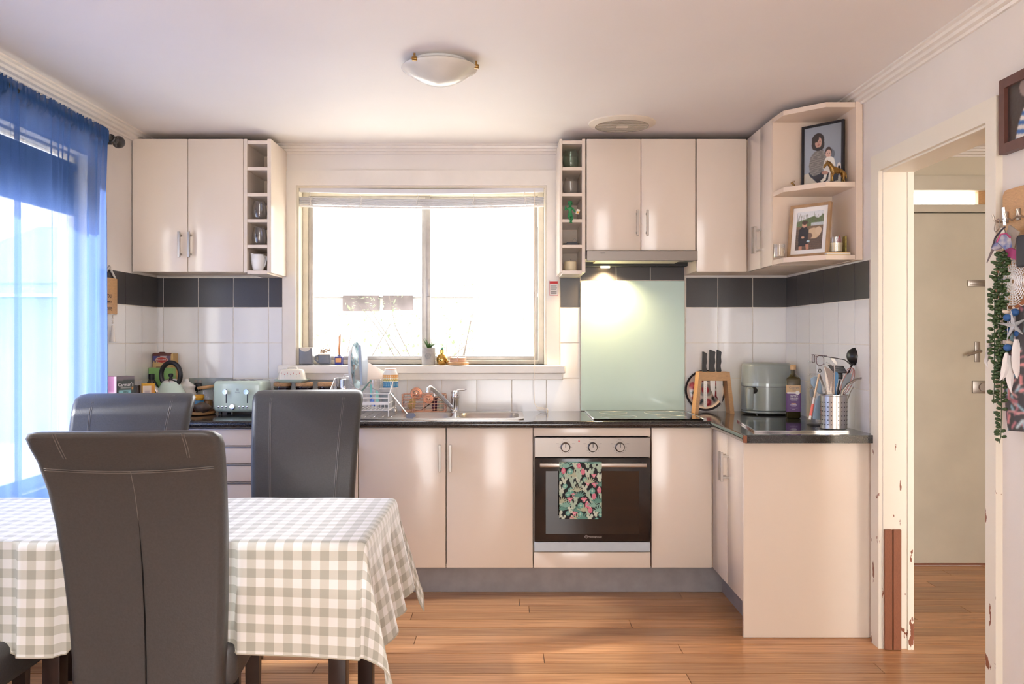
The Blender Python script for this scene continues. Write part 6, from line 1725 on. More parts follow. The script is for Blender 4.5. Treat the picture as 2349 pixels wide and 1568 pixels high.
# little utensil carousel behind it with hanging silicone tools
SC = Vector((X_(1866, 4.14), 4.14, CT + .0075))
t = thing('utensil_stand', 'clear three tier hanging stand on a black foot beside the oil bottle', 'stand', SC)
bm = NB(); v = lathe(bm, [(.001, .006), (.02, .008), (.055, .004), (.06, .0005)], (SC.x + .01, SC.y - .06, CT + .0075), 28, cap0=False); ob('foot', bm, 'black', t)
bm = NB(); tube(bm, [SC + Vector((.015, 0, .0)), SC + Vector((.018, 0, Z_(818, 4.14) - SC.z))], .006, 10); ob('post', bm, 'clear', t)
for py in (829, 858, 888):
    z = Z_(py, 4.14) - SC.z; bm = NB(); box(bm, SC.x - .026, SC.x + .016, SC.y - .012, SC.y + .006, SC.z + z - .004, SC.z + z + .004, .002); box(bm, SC.x - .022, SC.x - .014, SC.y - .016, SC.y - .011, SC.z + z - .008, SC.z + z + .004); ob('arm', bm, 'clear', t)
def hang(label, pts, m): 
    o = NB(); prism(o, [UP(a, b, 4.05) for a, b in pts], (0, .005, 0)); bmesh.ops.bevel(o, geom=o.edges[:], offset=.0015, segments=1, affect='EDGES', clamp_overlap=True); return tag(ob('silicone_tool', o, m, None, UP(*pts[0], 4.05)), label, 'utensil')
hang('round headed blue grey silicone tool hanging highest on the clear stand', [(1860, 868), (1868, 863), (1876, 864), (1884, 880), (1888, 905), (1878, 902), (1868, 890), (1860, 880)], 'bluegrey')
hang('fish slice of blue grey silicone with a dark hole, beside the steel canister', [(1872, 920), (1877, 908), (1883, 906), (1886, 925), (1888, 940), (1888, 964), (1864, 960), (1868, 940)], 'bluegrey')
hang('narrow dark green grey silicone tool behind the tongs', [(1858, 892), (1865, 892), (1867, 908), (1861, 912), (1858, 902)], 'greysil')
a0_, a1_ = UP(1879, 858, 4.0), UP(1857, 962, 3.96)
t = thing('tongs', 'steel tongs with a coral pink and white grip leaning on the canister', 'tongs', a1_)
ax = (a1_ - a0_)
M['gripwhite'] = mat('pale_grip', (222, 214, 210), .5); M['tongsteel'] = mat('champagne_metal', (206, 178, 150), .35, .6)
def limb(u0, u1, m, w_, nm):
    bm = NB(); tube(bm, [a0_ + ax * u0, a0_ + ax * u1], [w_, w_ * 1.1], 10, flat=.5); return ob(nm, bm, m, t)
limb(.0, .52, 'tongsteel', .0085, 'arm'); limb(.52, .66, 'gripwhite', .0095, 'grip'); limb(.66, .92, 'pink', .0105, 'grip'); limb(.92, 1.0, 'gripwhite', .01, 'grip')
bm = NB()
for u in (.12, .28, .43):
    p = a0_ + ax * u + Vector((0, -.0046, 0)); q = a0_ + ax * (u + .07) + Vector((0, -.0046, 0)); tube(bm, [p, q], .0022, 6, flat=.4)
ob('slots', bm, 'black', t)
bm = NB(); tube(bm, [a0_ + Vector((.002, .002, 0)), a0_ + Vector((.024, .0, -.06)), UP(1900, 916, 3.93)], [.008, .0075, .007], 10, flat=.5); ob('arm', bm, 'nickel', t)
bm = NB(); c = UP(1880.5, 850, 4.0); tube(bm, [c + Vector((.006 * math.cos(a), 0, .008 * math.sin(a))) for a in np.linspace(0, 2 * PI, 16, endpoint=False)], .0016, 6, True); ob('ring', bm, 'black', t)
# ================================================================== SHELVES: glasses, jug, figurine, candles, frames
def stemless(label, x, z, m, R=.040, H=.085, y=4.70):
    c = (x, y, z + .0006)
    bm = NB(); lathe(bm, [(R * .60, 0), (R * .86, .01), (R, H * .36), (R * .93, H * .65), (R * .70, H), (R * .67, H), (R * .90, H * .64), (R * .97, H * .36), (R * .8, .012), (.002, .006)], c, 36, cap1=False)
    return tag(ob('stemless_glass', bm, m, None, c), label, 'glass')
stemless('clear stemless glass in the third cell of the shelf unit beside the window', nx1 - .003, nz1[2], 'clear', .040, .1, 4.655)
stemless('clear stemless glass in the fourth cell, just above the white jug', nx1 - .003, nz1[3], 'clear', .040, .1, 4.655)
stemless('greenish stemless glass in the top cell of the rangehood side shelf unit', nx2, nz2[0], 'greenglass', .044, .108)
stemless('clear stemless glass in the cell above the green figurine', nx2, nz2[1], 'clear', .043, .094)
jc = Vector((nx1 - .008, 4.65, nz1[4] + .0006))
t = thing('milk_jug', 'small white porcelain milk jug in the lowest cell', 'jug', jc)
bm = NB(); v = lathe(bm, [(.026, 0), (.028, .004), (.033, .03), (.038, .055), (.037, .068), (.030, .082), (.030, .088), (.027, .088), (.026, .08), (.002, .07)], jc, 36, cap1=False)
for q in v:
    if q.co.z > jc.z + .078 and q.co.x < jc.x - .018: q.co.x -= .010; q.co.z += .006
ob('body', bm, 'white', t)
bm = NB(); tube(bm, [jc + Vector(p) for p in ((.028, 0, .07), (.036, 0, .08), (.043, 0, .077), (.043, 0, .058), (.038, 0, .036), (.03, 0, .022))], [.005, .0045, .004, .004, .004, .005], 8); ob('handle', bm, 'white', t)
# small green figurine sitting on the shelf edge
fz, fx, fy = nz2[2] + .0006, nx2 - .010, UF + .012
t = thing('figurine', 'small green alien figurine sitting on a shelf edge holding a cup', 'figurine', (fx, fy, fz))
Vt = [(0, 0, .010), (0, 0, .03), (0, 0, .052), (0, 0, .062), (.010, -.006, .006), (.012, -.026, .002), (.004, -.032, -.022), (-.010, -.006, .006), (-.008, -.026, .002), (.002, -.030, -.022), (.015, 0, .05), (.024, -.002, .034), (.034, -.010, .026), (-.015, 0, .05), (-.026, -.004, .04), (-.024, -.012, .062), (.008, -.038, -.030), (-.006, -.036, -.028)]
Ed = [(0, 1), (1, 2), (2, 3), (0, 4), (4, 5), (5, 6), (0, 7), (7, 8), (8, 9), (2, 10), (10, 11), (11, 12), (2, 13), (13, 14), (14, 15), (6, 17), (9, 16)]
def skin_make(name, pts, edges, radii, m, parent):
    me = bpy.data.meshes.new(name); me.from_pydata([tuple(p) for p in pts], edges, [])
    o = bpy.data.objects.new('tmp', me); C.objects.link(o)
    o.modifiers.new('skin', 'SKIN'); ss = o.modifiers.new('sub', 'SUBSURF'); ss.levels = 2; ss.render_levels = 2
    if not me.skin_vertices:
        bpy.context.view_layer.objects.active = o
    sv = me.skin_vertices[0].data if me.skin_vertices else None
    if sv:
        for i, r in enumerate(radii): sv[i].radius = (r, r)
        sv[0].use_root = True
    dg = bpy.context.evaluated_depsgraph_get(); dg.update()
    nm = bpy.data.meshes.new_from_object(o.evaluated_get(dg)); bpy.data.objects.remove(o)
    bm = NB(); bm.from_mesh(nm); bpy.data.meshes.remove(nm)
    return ob(name, bm, m, parent, smooth=180)
skin_make('body', [(a + fx, b + fy, c + fz + .006) for a, b, c in Vt], Ed, [.011, .0095, .009, .0045, .006, .0055, .004, .006, .0055, .004, .005, .004, .004, .005, .004, .0045, .004, .004], 'alien', t)
bm = NB(); v = ball(bm, (fx, fy - .002, fz + .082), .0135, .012, .016, 18, 14)
for q in v:
    if q.co.z < fz + .078: q.co.x = fx + (q.co.x - fx) * .72
hd_ = ob('head', bm, 'alien', t)
bm = NB()
for s_ in (-1, 1): ball(bm, (fx + s_ * .0058, fy - .0122, fz + .083), .0042, .002, .0026, 10, 8, RY(s_ * .5))
ob('eyes', bm, 'black', hd_)
bm = NB(); a = box(bm, fx + .030, fx + .048, fy - .022, fy - .006, fz + .024, fz + .05, .002); spin(bm, a, (fx + .039, fy - .014, fz + .037), RY(.3)); cu = ob('cup', bm, 'buttercream', t)
bm = NB(); a = box(bm, fx + .034, fx + .044, fy - .0228, fy - .0222, fz + .028, fz + .038); spin(bm, a, (fx + .039, fy - .014, fz + .037), RY(.3)); ob('cup_label', bm, 'yellow', cu)
# dark tray with wire loop, candle
cz = nz2[3] + .0006
t = thing('incense_tray', 'dark slate tray with a small wire loop in the fourth cell', 'tray', (nx2, 4.70, cz))
bm = NB(); loft(bm, [rrect(nx2 - .044 + i, nx2 + .044 - i, 4.64 + i, 4.80 - i, .01, cz + z) for i, z in ((.004, 0), (0, .010), (.003, .010))]); a = box(bm, nx2 - .026, nx2 + .03, 4.635, 4.66, cz + .002, cz + .017, .002); ob('base', bm, mat('dark_slate', (58, 62, 70), .5), t)
bm = NB(); q = Vector((nx2 + .022, 4.72, cz + .026)); tube(bm, [q + Vector((.01 * math.cos(a), 0, .018 * math.sin(a))) for a in np.linspace(0, 2 * PI, 22, endpoint=False)], .0009, 5, True); ob('wire_loop', bm, 'nickel', t)
cc = Vector((nx2 - .004, 4.68, nz2[4] + .0006))
t = thing('pillar_candle', 'squat ivory pillar candle in the lowest cell of the rangehood side unit', 'candle', cc)
bm = NB(); lathe(bm, [(.030, 0), (.0325, .003), (.0325, .05), (.030, .053), (.012, .052), (.006, .058), (.001, .058)], cc, 32, cap1=False); ob('wax', bm, 'wax', t)
bm = NB(); tube(bm, [cc + Vector((0, 0, .056)), cc + Vector((.002, 0, .064))], .001, 5); ob('wick', bm, 'black', t)
# framed photographs on the corner shelf
def framed(label, o_, u, v, bw, th, m, pic, mw=0.0, name='photo_frame'):
    o_, u, v = Vector(o_), Vector(u), Vector(v); n = u.cross(v).normalized(); U_, V_ = u.normalized(), v.normalized(); lu, lv = u.length, v.length
    t = thing(name, label, 'picture', o_ + u / 2)
    q = lambda a, b: o_ + U_ * a + V_ * b
    bm = NB()
    for pts in (((0, 0), (lu, 0), (lu - bw, bw), (bw, bw)), ((lu, 0), (lu, lv), (lu - bw, lv - bw), (lu - bw, bw)), ((lu, lv), (0, lv), (bw, lv - bw), (lu - bw, lv - bw)), ((0, lv), (0, 0), (bw, bw), (bw, lv - bw))):
        prism(bm, [q(*p) for p in pts], -n * th)
    ob('frame', bm, m, t, smooth=20)
    bm = NB(); prism(bm, [q(bw * .5, bw * .5) - n * th * .5, q(lu - bw * .5, bw * .5) - n * th * .5, q(lu - bw * .5, lv - bw * .5) - n * th * .5, q(bw * .5, lv - bw * .5) - n * th * .5], -n * (th * .45)); ob('backing', bm, 'paper', t)
    k = bw + mw
    pic.build('photo_print', quad_fn(q(k, k) - n * th * .47, U_ * (lu - 2 * k), V_ * (lv - 2 * k)), printmat('photo_paper', .25) if 'photo_paper' not in bpy.data.materials else bpy.data.materials['photo_paper'], t)
    return t
# portrait: a woman in a striped jumper with a baby in white on her lap
pc = Pic(130, 190, (150, 156, 164)); pc.c *= (0.9 + .14 * (1 - pc.U) + .06 * np.sin(pc.V * 3))[..., None]
pc.poly([(0, 0), (1, 0), (1, .10), (.8, .18), (.3, .12), (.12, .24), (0, .22)], (208, 200, 182)); pc.ell(.67, .50, .15, .10, (92, 94, 100), 0, .7)
pc.poly([(.16, .18), (.36, .05), (.62, .02), (.9, .05), (.92, .16), (.78, .28), (.5, .24), (.24, .26), (.12, .24)], (58, 60, 66))
pc.poly([(.16, .22), (.13, .36), (.17, .5), (.26, .57), (.4, .62), (.5, .6), (.58, .5), (.56, .30), (.42, .20), (.26, .17)], (96, 92, 88))
st = (np.sin(pc.V * 330 + 5 * pc.U) > .1); k = np.zeros(pc.U.shape, bool)
q2 = Pic(130, 190, (0, 0, 0)); q2.poly([(.16, .22), (.13, .36), (.17, .5), (.26, .57), (.4, .62), (.5, .6), (.58, .5), (.56, .30), (.42, .20), (.26, .17)], (255, 255, 255)); pc.put((q2.c[..., 0] > 100) & st, (168, 162, 154))
pc.ell(.37, .76, .165, .13, (58, 52, 50)); pc.ell(.30, .70, .1, .09, (58, 52, 50)); pc.ell(.46, .69, .08, .09, (58, 52, 50)); pc.ell(.38, .73, .092, .095, (196, 156, 138)); pc.rect(.31, .60, .46, .64, (54, 50, 50)); pc.ell(.38, .62, .09, .03, (50, 48, 48))
for e in (.35, .42): pc.ell(e, .745, .016, .007, (70, 56, 52))
pc.ell(.385, .69, .03, .008, (150, 84, 80)); pc.ell(.385, .715, .012, .012, (176, 132, 116)); pc.ell(.30, .80, .10, .06, (58, 52, 50), 30)
pc.ell(.65, .545, .09, .085, (70, 58, 56)); pc.ell(.65, .515, .078, .068, (214, 176, 158))
for e in (.625, .685): pc.ell(e, .52, .012, .006, (60, 52, 52))
pc.ell(.655, .488, .018, .006, (180, 110, 104))
pc.poly([(.50, .30), (.56, .44), (.62, .465), (.72, .465), (.80, .42), (.84, .30), (.78, .22), (.66, .20), (.54, .24)], (238, 232, 220)); pc.poly([(.55, .24), (.52, .12), (.44, .08), (.48, .05), (.58, .08), (.64, .22)], (236, 230, 216)); pc.poly([(.68, .24), (.64, .08), (.56, .05), (.62, .02), (.72, .06), (.80, .26)], (240, 234, 222))
pc.ell(.56, .205, .09, .032, (190, 146, 128), -10); pc.ell(.93, .27, .06, .07, (226, 216, 206)); pc.ell(.93, .26, .03, .03, (40, 40, 40)); pc.ell(.93, .19, .05, .03, (206, 160, 140))
framed('black framed portrait of a woman in a striped jumper holding a baby', (1.386, 4.120, 2.0012), (.137, -.160, 0), (.004, .004, .299), .011, .014, 'blacksatin', pc)
# farm photo: a boy in dark clothes feeding a pale sheep
pc = Pic(84, 112, (110, 92, 80)); pc.rect(0, .66, 1, 1, (222, 224, 226)); pc.c = np.where((pc.V > .62)[..., None] & (pc.V < .86 + .05 * np.sin(pc.U * 14))[..., None] & (pc.V < .74 + .2 * pc.U)[..., None], (104, 118, 84), pc.c)
r_ = random.Random(9)
for i in range(26): x = r_.random(); y = r_.uniform(.62, .74); pc.line(x, y, x + r_.uniform(-.1, .1), y + r_.uniform(.1, .28), .006, r_.choice([(110, 104, 98), (140, 130, 120), (96, 110, 76)]))
pc.rect(0, .54, 1, .62, (126, 104, 84)); pc.rect(.55, .62, 1, .70, (190, 196, 196)); pc.noise(7)
for i in range(12): pc.line(0, .05 + .045 * i, 1, .02 + .045 * i, .006, (88, 76, 70))
pc.ell(.66, .42, .26, .14, (206, 178, 146)); pc.ell(.84, .48, .12, .10, (212, 186, 156)); pc.ell(.50, .36, .12, .08, (120, 96, 84))
pc.poly([(.12, .10), (.10, .34), (.12, .54), (.24, .62), (.38, .60), (.48, .5), (.46, .3), (.5, .1)], (52, 50, 54)); pc.ell(.30, .66, .095, .075, (206, 160, 134)); pc.ell(.31, .715, .11, .05, (84, 68, 58)); pc.ell(.28, .66, .014, .008, (60, 50, 46)); pc.ell(.34, .66, .014, .008, (60, 50, 46))
pc.poly([(.14, .0), (.14, .1), (.26, .1), (.26, .0)], (196, 140, 116)); pc.poly([(.42, .0), (.38, .14), (.5, .16), (.52, .02)], (196, 140, 116)); pc.ell(.27, .33, .06, .03, (206, 160, 134)); pc.ell(.48, .22, .06, .03, (190, 214, 224))
framed('oak framed photo of a boy in dark clothes beside a sheep, on the lower shelf', (1.2985, 4.060, 1.6765), (.134, -.150, .0), (.028, .030, .246), .013, .016, 'oakframe', pc, .021)
# brass horse and tiny brass animal
hx, hy, hz_ = 1.478, 3.922, 2.0012
t = thing('brass_horse', 'aged brass horse figurine with lowered head on the middle shelf', 'figurine', (hx, hy, hz_))
S = .83
Vh = [(0, 0, .062), (.030, 0, .064), (.048, 0, .060), (-.022, 0, .066), (-.038, 0, .088), (-.056, 0, .098), (-.074, 0, .088), (-.082, 0, .072),
      (-.024, .008, .050), (-.026, .009, .028), (-.028, .009, .002), (-.022, -.008, .050), (-.034, -.009, .030), (-.030, -.009, .002),
      (.044, .008, .044), (.050, .009, .026), (.044, .009, .002), (.046, -.008, .044), (.040, -.009, .026), (.046, -.009, .002), (.062, 0, .05), (.066, 0, .024)]
Eh = [(0, 1), (1, 2), (0, 3), (3, 4), (4, 5), (5, 6), (6, 7), (3, 8), (8, 9), (9, 10), (3, 11), (11, 12), (12, 13), (2, 14), (14, 15), (15, 16), (2, 17), (17, 18), (18, 19), (2, 20), (20, 21)]
Rh = [.016, .014, .015, .015, .0115, .009, .0085, .0055, .0075, .0045, .0042, .0075, .0045, .0042, .009, .005, .0042, .009, .005, .0042, .004, .003]
rot = RZ(math.radians(18))
skin_make('body', [Vector((hx, hy, hz_ + .003)) + rot @ (Vector(p) * S) for p in Vh], Eh, [r * S for r in Rh], 'brass', t)
bm = NB()
for y in (-.005, .005): 
    p = Vector((hx, hy, hz_ + .003)) + rot @ (Vector((-.062, y, .102)) * S); tube(bm, [p, p + Vector((0, y * .3, .011))], [.003, .001], 6)
ob('ears', bm, 'brass', t)
bm = NB(); tube(bm, [Vector((hx, hy, hz_ + .003)) + rot @ (Vector(p) * S) for p in ((-.056, 0, .110), (-.044, 0, .107), (-.030, 0, .095), (-.020, 0, .084))], [.003, .005, .005, .003], 8, flat=.5); ob('mane', bm, 'brass', t)
px_, py_ = X_(1820, 4.06), 4.06
t = thing('brass_animal', 'tiny brass animal figurine alone on the middle shelf', 'figurine', (px_, py_, 2.0012))
skin_make('body', [(px_ + .004, py_, 2.005), (px_ + .003, py_, 2.014), (px_ - .001, py_, 2.022), (px_ - .007, py_, 2.026), (px_ - .013, py_, 2.024)], [(0, 1), (1, 2), (2, 3), (3, 4)], [.007, .0055, .005, .0055, .0035], 'brass', t)
bm = NB()
for k in (0, .006): tube(bm, [(px_ - .003 + k, py_ - .002 + k * .5, 2.029), (px_ - .002 + k, py_ - .002, 2.036)], [.0025, .001], 6)
ob('ears', bm, 'brass', t)
# tealight glass, candle jar on a slim book
c = Vector((X_(1788.5, 4.04), 4.045, UZ0 + .0226))
t = thing('votive_glass', 'small clear votive glass with a pale candle on the lowest corner shelf', 'candle', c)
bm = NB(); lathe(bm, [(.026, 0), (.027, .002), (.027, .064), (.0255, .064), (.0255, .006), (.001, .005)], c, 28, cap1=False); ob('glass', bm, 'clear', t)
bm = NB(); lathe(bm, [(.0248, .006), (.0248, .046), (.001, .046)], c, 24, cap1=False); ob('wax', bm, mat('champagne_wax', (226, 206, 180), .4, noise=(60, .2)), t)
bm = NB(); a = box(bm, 1.425, 1.530, 3.895, 3.985, UZ0 + .0224, UZ0 + .0352, .001, 1)
bk = tag(ob('slim_book', bm, mat('pale_yellow_cover', (222, 190, 132), .5), None, (1.478, 3.94, UZ0 + .0224)), 'slim pale yellow book lying under the candle jar', 'book')
bm = NB(); box(bm, 1.4245, 1.5305, 3.8945, 3.984, UZ0 + .026, UZ0 + .0316); ob('pages', bm, 'paper', bk)
c = Vector((1.482, 3.944, UZ0 + .0358))
t = thing('candle_jar', 'cream candle in a smoky glass jar standing on the slim book', 'candle', c)
bm = NB(); lathe(bm, [(.026, 0), (.030, .004), (.033, .07), (.0315, .07), (.029, .006), (.001, .005)], c, 32, cap1=False); ob('glass', bm, 'clear', t)
bm = NB(); lathe(bm, [(.0285, .006), (.0305, .044), (.001, .045)], c, 28, cap1=False); ob('wax', bm, 'wax', t)
bm = NB(); prism(bm, [(1.505, 3.99, UZ0 + .1), (1.53, 4.0, UZ0 + .1), (1.522, 3.996, UZ0 + .122)], (0, .02, -.07)); tag(ob('red_card', bm, 'redcard', None, (1.52, 4.0, UZ0 + .08)), 'small red folded card peeking up behind the candle jar', 'card')
bm = NB(); a = box(bm, 1.522, 1.530, 3.935, 3.975, UZ0 + .0358, UZ0 + .112, .001, 1); tag(ob('wallet_card', bm, mat('olive_gold_card', (176, 160, 88), .4, noise=(90, .4)), None, (1.526, 3.955, UZ0 + .036)), 'narrow olive gold packet standing right of the candle jar', 'packet')

# ---- wooden sign on the tiled side wall, half behind the curtain
t = thing('hanging_sign', 'wooden plaque with brush lettering, bead string and tassel beside the blue curtain', 'sign', (XL + .012, 4.32, 1.55))
q = lambda y, py: (XL + .012, y, CAMZ - (py - VY) * 4.36 / F)
bm = NB(); box(bm, XL + .008, XL + .018, 4.235, 4.402, q(0, 720)[2], q(0, 638)[2], .002); ob('plaque', bm, 'lightwood', t)
bm = NB()
for k in range(9):
    f_ = k / 8; ball(bm, (XL + .015, 4.318 + .062 * (1 - f_) * -1 + .0, q(0, 612)[2] + (q(0, 637)[2] - q(0, 612)[2]) * (1 - f_)), .006, u=8, v=6); ball(bm, (XL + .015, 4.318 + .062 * (1 - f_), q(0, 612)[2] + (q(0, 637)[2] - q(0, 612)[2]) * (1 - f_)), .006, u=8, v=6)
ob('bead_string', bm, 'sand', t)
bm = NB(); c = Vector((XL + .02, 4.345, q(0, 722)[2]))
for k in range(4): ball(bm, c - Vector((0, 0, .006 + .011 * k)), .0055, u=8, v=6)
lathe(bm, [(.004, -.05), (.007, -.056), (.009, -.10), (.013, -.135), (.006, -.136)], c, 12); ob('tassel', bm, 'sand', t)
M['inkbrown'] = mat('brown_ink', (96, 72, 56), .6)
SGN = (PI/2, 0, PI/2)
lettering('you', .04, (XL + .0186, 4.305, q(0, 678)[2]), SGN, 'inkbrown', t); lettering('need is', .018, (XL + .0186, 4.31, q(0, 692)[2]), SGN, 'inkbrown', t); lettering('love', .04, (XL + .0186, 4.31, q(0, 707)[2]), SGN, 'inkbrown', t)
# ---- two timber offcuts standing against the door jamb
for px0, px1, lab in ((2027, 2044.5, 'reddish timber strip standing against the jamb, nearer the cabinet panel'), (2047, 2065, 'reddish timber strip standing against the jamb, nearer the hall')):
    Yj = DY1 - .03; bm = NB(); box(bm, X_(px0, Yj), X_(px1, Yj), Yj - .012, Yj, .002, Z_(1213, Yj), .001, 1)
    tag(ob('timber_strip', bm, 'timber', None, (X_(px0, Yj), Yj, 0)), lab, 'timber strip')

# ================================================================== PARTITION WALL BESIDE THE DOORWAY
pc = Pic(60, 60, (68, 58, 54)); pc.noise(4)
pc.poly([(.16, 0), (.24, .3), (.34, .5), (.46, .6), (.8, .6), (1, .4), (1, 0)], (232, 226, 220))
q2 = Pic(60, 60, (0, 0, 0)); q2.poly([(.16, 0), (.24, .3), (.34, .5), (.46, .6), (.8, .6), (1, .4), (1, 0)], (255, 255, 255)); pc.put((q2.c[..., 0] > 100) & (np.sin((pc.V + .25 * pc.U) * 40) > 0), (62, 106, 170))
pc.ell(.58, .78, .16, .18, (212, 164, 140)); pc.ell(.58, .92, .17, .1, (70, 54, 46)); pc.ell(.36, .86, .1, .16, (150, 130, 124), 20); pc.ell(.52, .8, .02, .015, (60, 50, 46)); pc.ell(.64, .8, .02, .015, (60, 50, 46))
framed('brown framed photo of a child in a blue and white striped top on the wall', (1.553, 2.757, 1.884), (0, -.30, 0), (0, 0, .234), .030, .024, 'terracotta', pc)
wl = lambda px, X: X * F / (px - VX)        # depth Y of a picture column on a plane X
t = thing('hook_board', 'pale wooden board with metal hooks on the wall beside the doorway', 'hook rack', (1.572, 2.60, 1.6))
bm = NB(); lp = rrect(-.145, .145, -.19, .19, .022, 0, 5)
prism(bm, [(1.558, 2.60 + p.x, 1.578 + p.y) for p in lp], (.016, 0, 0)); ob('board', bm, 'lightwood', t, smooth=30)
bm = NB()
for y in (2.72, 2.655, 2.59): tube(bm, [(1.556, y, 1.68), (1.535, y, 1.665), (1.518, y, 1.672), (1.512, y, 1.69)], .003, 6); box(bm, 1.552, 1.558, y - .008, y + .008, 1.665, 1.70, .001, 1)
ob('hooks', bm, 'nickel', t)
bm = NB(); tube(bm, [(1.54, 2.70, 1.655), (1.535, 2.70, 1.71)], .0055, 8); tag(ob('whistle', bm, 'chrome', None, (1.54, 2.70, 1.655)), 'small shiny metal cylinder hanging at the hook board', 'key fob')
# bunch of keys and fobs
t = thing('key_bunch', 'bunch of keys, straps and fobs hanging from the hook board', 'keys', (1.53, 2.69, 1.66))
bm = NB(); c = Vector((1.515, 2.70, 1.655)); tube(bm, [c + Vector((.004 * math.sin(a), .013 * math.cos(a), .02 * math.sin(a))) for a in np.linspace(0, 2 * PI, 20, endpoint=False)], .0016, 6, True); ob('ring', bm, 'nickel', t)
for i, (y, z, l_, m) in enumerate(((2.685, 1.635, .055, 'nickel'), (2.675, 1.63, .06, 'brass'), (2.664, 1.628, .05, 'nickel'))):
    bm = NB(); a = box(bm, 1.520 - .004 * i, 1.5225 - .004 * i, y - .004, y + .004, z - l_, z, .0008, 1); a += lathe(bm, [(.011, -.001), (.011, .002)], (1.5212 - .004 * i, y, z), 16, axis='X'); spin(bm, a, (1.52, y, z), RX(-.5 + .25 * i)); ob('key', bm, m, t)
bm = NB(); a = box(bm, 1.517, 1.523, 2.60, 2.66, 1.575, 1.64, .003); spin(bm, a, (1.52, 2.63, 1.61), RX(.5)); ob('wallet_fob', bm, mat('taupe_suede', (168, 156, 142), .8), t)
bm = NB(); a = box(bm, 1.515, 1.520, 2.585, 2.66, 1.545, 1.575, .002); spin(bm, a, (1.52, 2.62, 1.56), RX(.35)); ob('strap', bm, mat('magenta_strap', (176, 60, 120), .6), t)
bm = NB(); box(bm, 1.508, 1.53, 2.53, 2.592, 1.515, 1.61, .008, 3); tag(ob('pouch', bm, mat('dark_grey_pouch', (62, 62, 66), .7), None, (1.52, 2.59, 1.6)), 'dark grey pouch hanging at the picture edge below the hooks', 'pouch')
# cloth bird ornament
t = thing('bird_ornament', 'patterned hummingbird ornament with a long beak hanging beside the doorway', 'ornament', P(2303, 556, 2.645))
YB2 = 2.645
skin_make('body', [P(2318, 552, YB2), P(2304, 552, YB2), P(2292, 560, YB2), P(2281, 568, YB2), P(2276, 574, YB2)], [(0, 1), (1, 2), (2, 3), (3, 4)], [.012, .021, .018, .010, .006], mat('floral_cloth', (222, 208, 196), .7, noise=(50, .5), rgb2=(96, 112, 168)), t)
bm = NB(); tube(bm, [P(2278, 571, YB2), P(2270, 588, YB2), P(2264, 602, YB2)], [.0045, .003, .0014], 8); ob('beak', bm, mat('taupe_beak', (112, 98, 98), .6), t)
bm = NB(); prism(bm, [P(2288, 555, YB2 - .02), P(2300, 535, YB2 - .02), P(2318, 540, YB2 - .02), P(2322, 566, YB2 - .02), P(2306, 572, YB2 - .02)], (0, .004, 0)); w_ = ob('wing', bm, mat('blue_cream_cloth', (210, 206, 206), .7, noise=(40, .6), rgb2=(86, 110, 176)), t)
bm = NB(); tube(bm, [P(2286, 556, YB2 - .022), P(2296, 537, YB2 - .022), P(2308, 535, YB2 - .022), P(2318, 545, YB2 - .022)], .0025, 6); ob('trim', bm, mat('rose_piping', (186, 84, 130), .6), w_)
bm = NB(); tube(bm, [P(2276, 568, YB2), P(2283, 545, YB2), P(2297, 528, YB2), P(2306, 520, YB2)], .0026, 6); ob('hanging_loop', bm, mat('dark_cord', (62, 54, 64), .7), t)
# trailing bead plant
t = thing('trailing_plant', 'artificial string of beads plant trailing down beside the doorway', 'plant', P(2300, 575, 2.66))
YP = 2.66; r_ = random.Random(21)
strands = [[(2306, 572), (2296, 600), (2291, 650), (2293, 720), (2291, 790), (2294, 860), (2293, 870)], [(2304, 572), (2288, 605), (2282, 660), (2281, 740), (2281, 820), (2281, 880), (2279, 925)], [(2307, 574), (2300, 610), (2298, 690), (2299, 780), (2297, 880), (2297, 960), (2296, 1000), (2292, 1016)]]
bm = NB()
for s_ in strands: tube(bm, [P(a, b, YP + .004 * i) for i, (a, b) in enumerate(s_)], .0014, 5)
ob('stems', bm, 'beadgreen', t)
base = NB(); bmesh.ops.create_icosphere(base, subdivisions=1, radius=1); bv = [v.co.copy() for v in base.verts]; bf = [[v.index for v in f.verts] for f in base.faces]; base.free()
V, Fc = [], []
for s_ in strands:
    pts = [P(a, b, YP) for a, b in s_]; segs = np.array([(pts[i + 1] - pts[i]).length for i in range(len(pts) - 1)]); tot = segs.sum(); d = .012
    while d < tot:
        k = int(np.searchsorted(np.cumsum(segs), d)); k = min(k, len(segs) - 1); f_ = (d - (segs[:k].sum())) / segs[k]; p = pts[k].lerp(pts[k + 1], f_)
        for q in range(2 if d < tot * .72 else r_.choice([1, 1, 2])):
            a = r_.uniform(0, 2 * PI); n_ = Vector((math.cos(a), .8 * math.sin(a), r_.uniform(-.1, .5))).normalized(); s2 = r_.uniform(.0065, .0085); M3 = n_.to_track_quat('X', 'Z').to_matrix(); b_ = len(V)
            V += [p + M3 @ Vector((.012 + v.x * s2 * 1.35, v.y * s2 * (.7 + .3 * (v.x > 0)), v.z * s2 * (.7 + .3 * (v.x > 0)))) for v in bv]; Fc += [[b_ + i for i in f] for f in bf]
        d += r_.uniform(.008, .0125)
o = pmesh('leaves', [tuple(v) for v in V], Fc, 'beadgreen', t, smooth=180); o['kind'] = 'stuff'
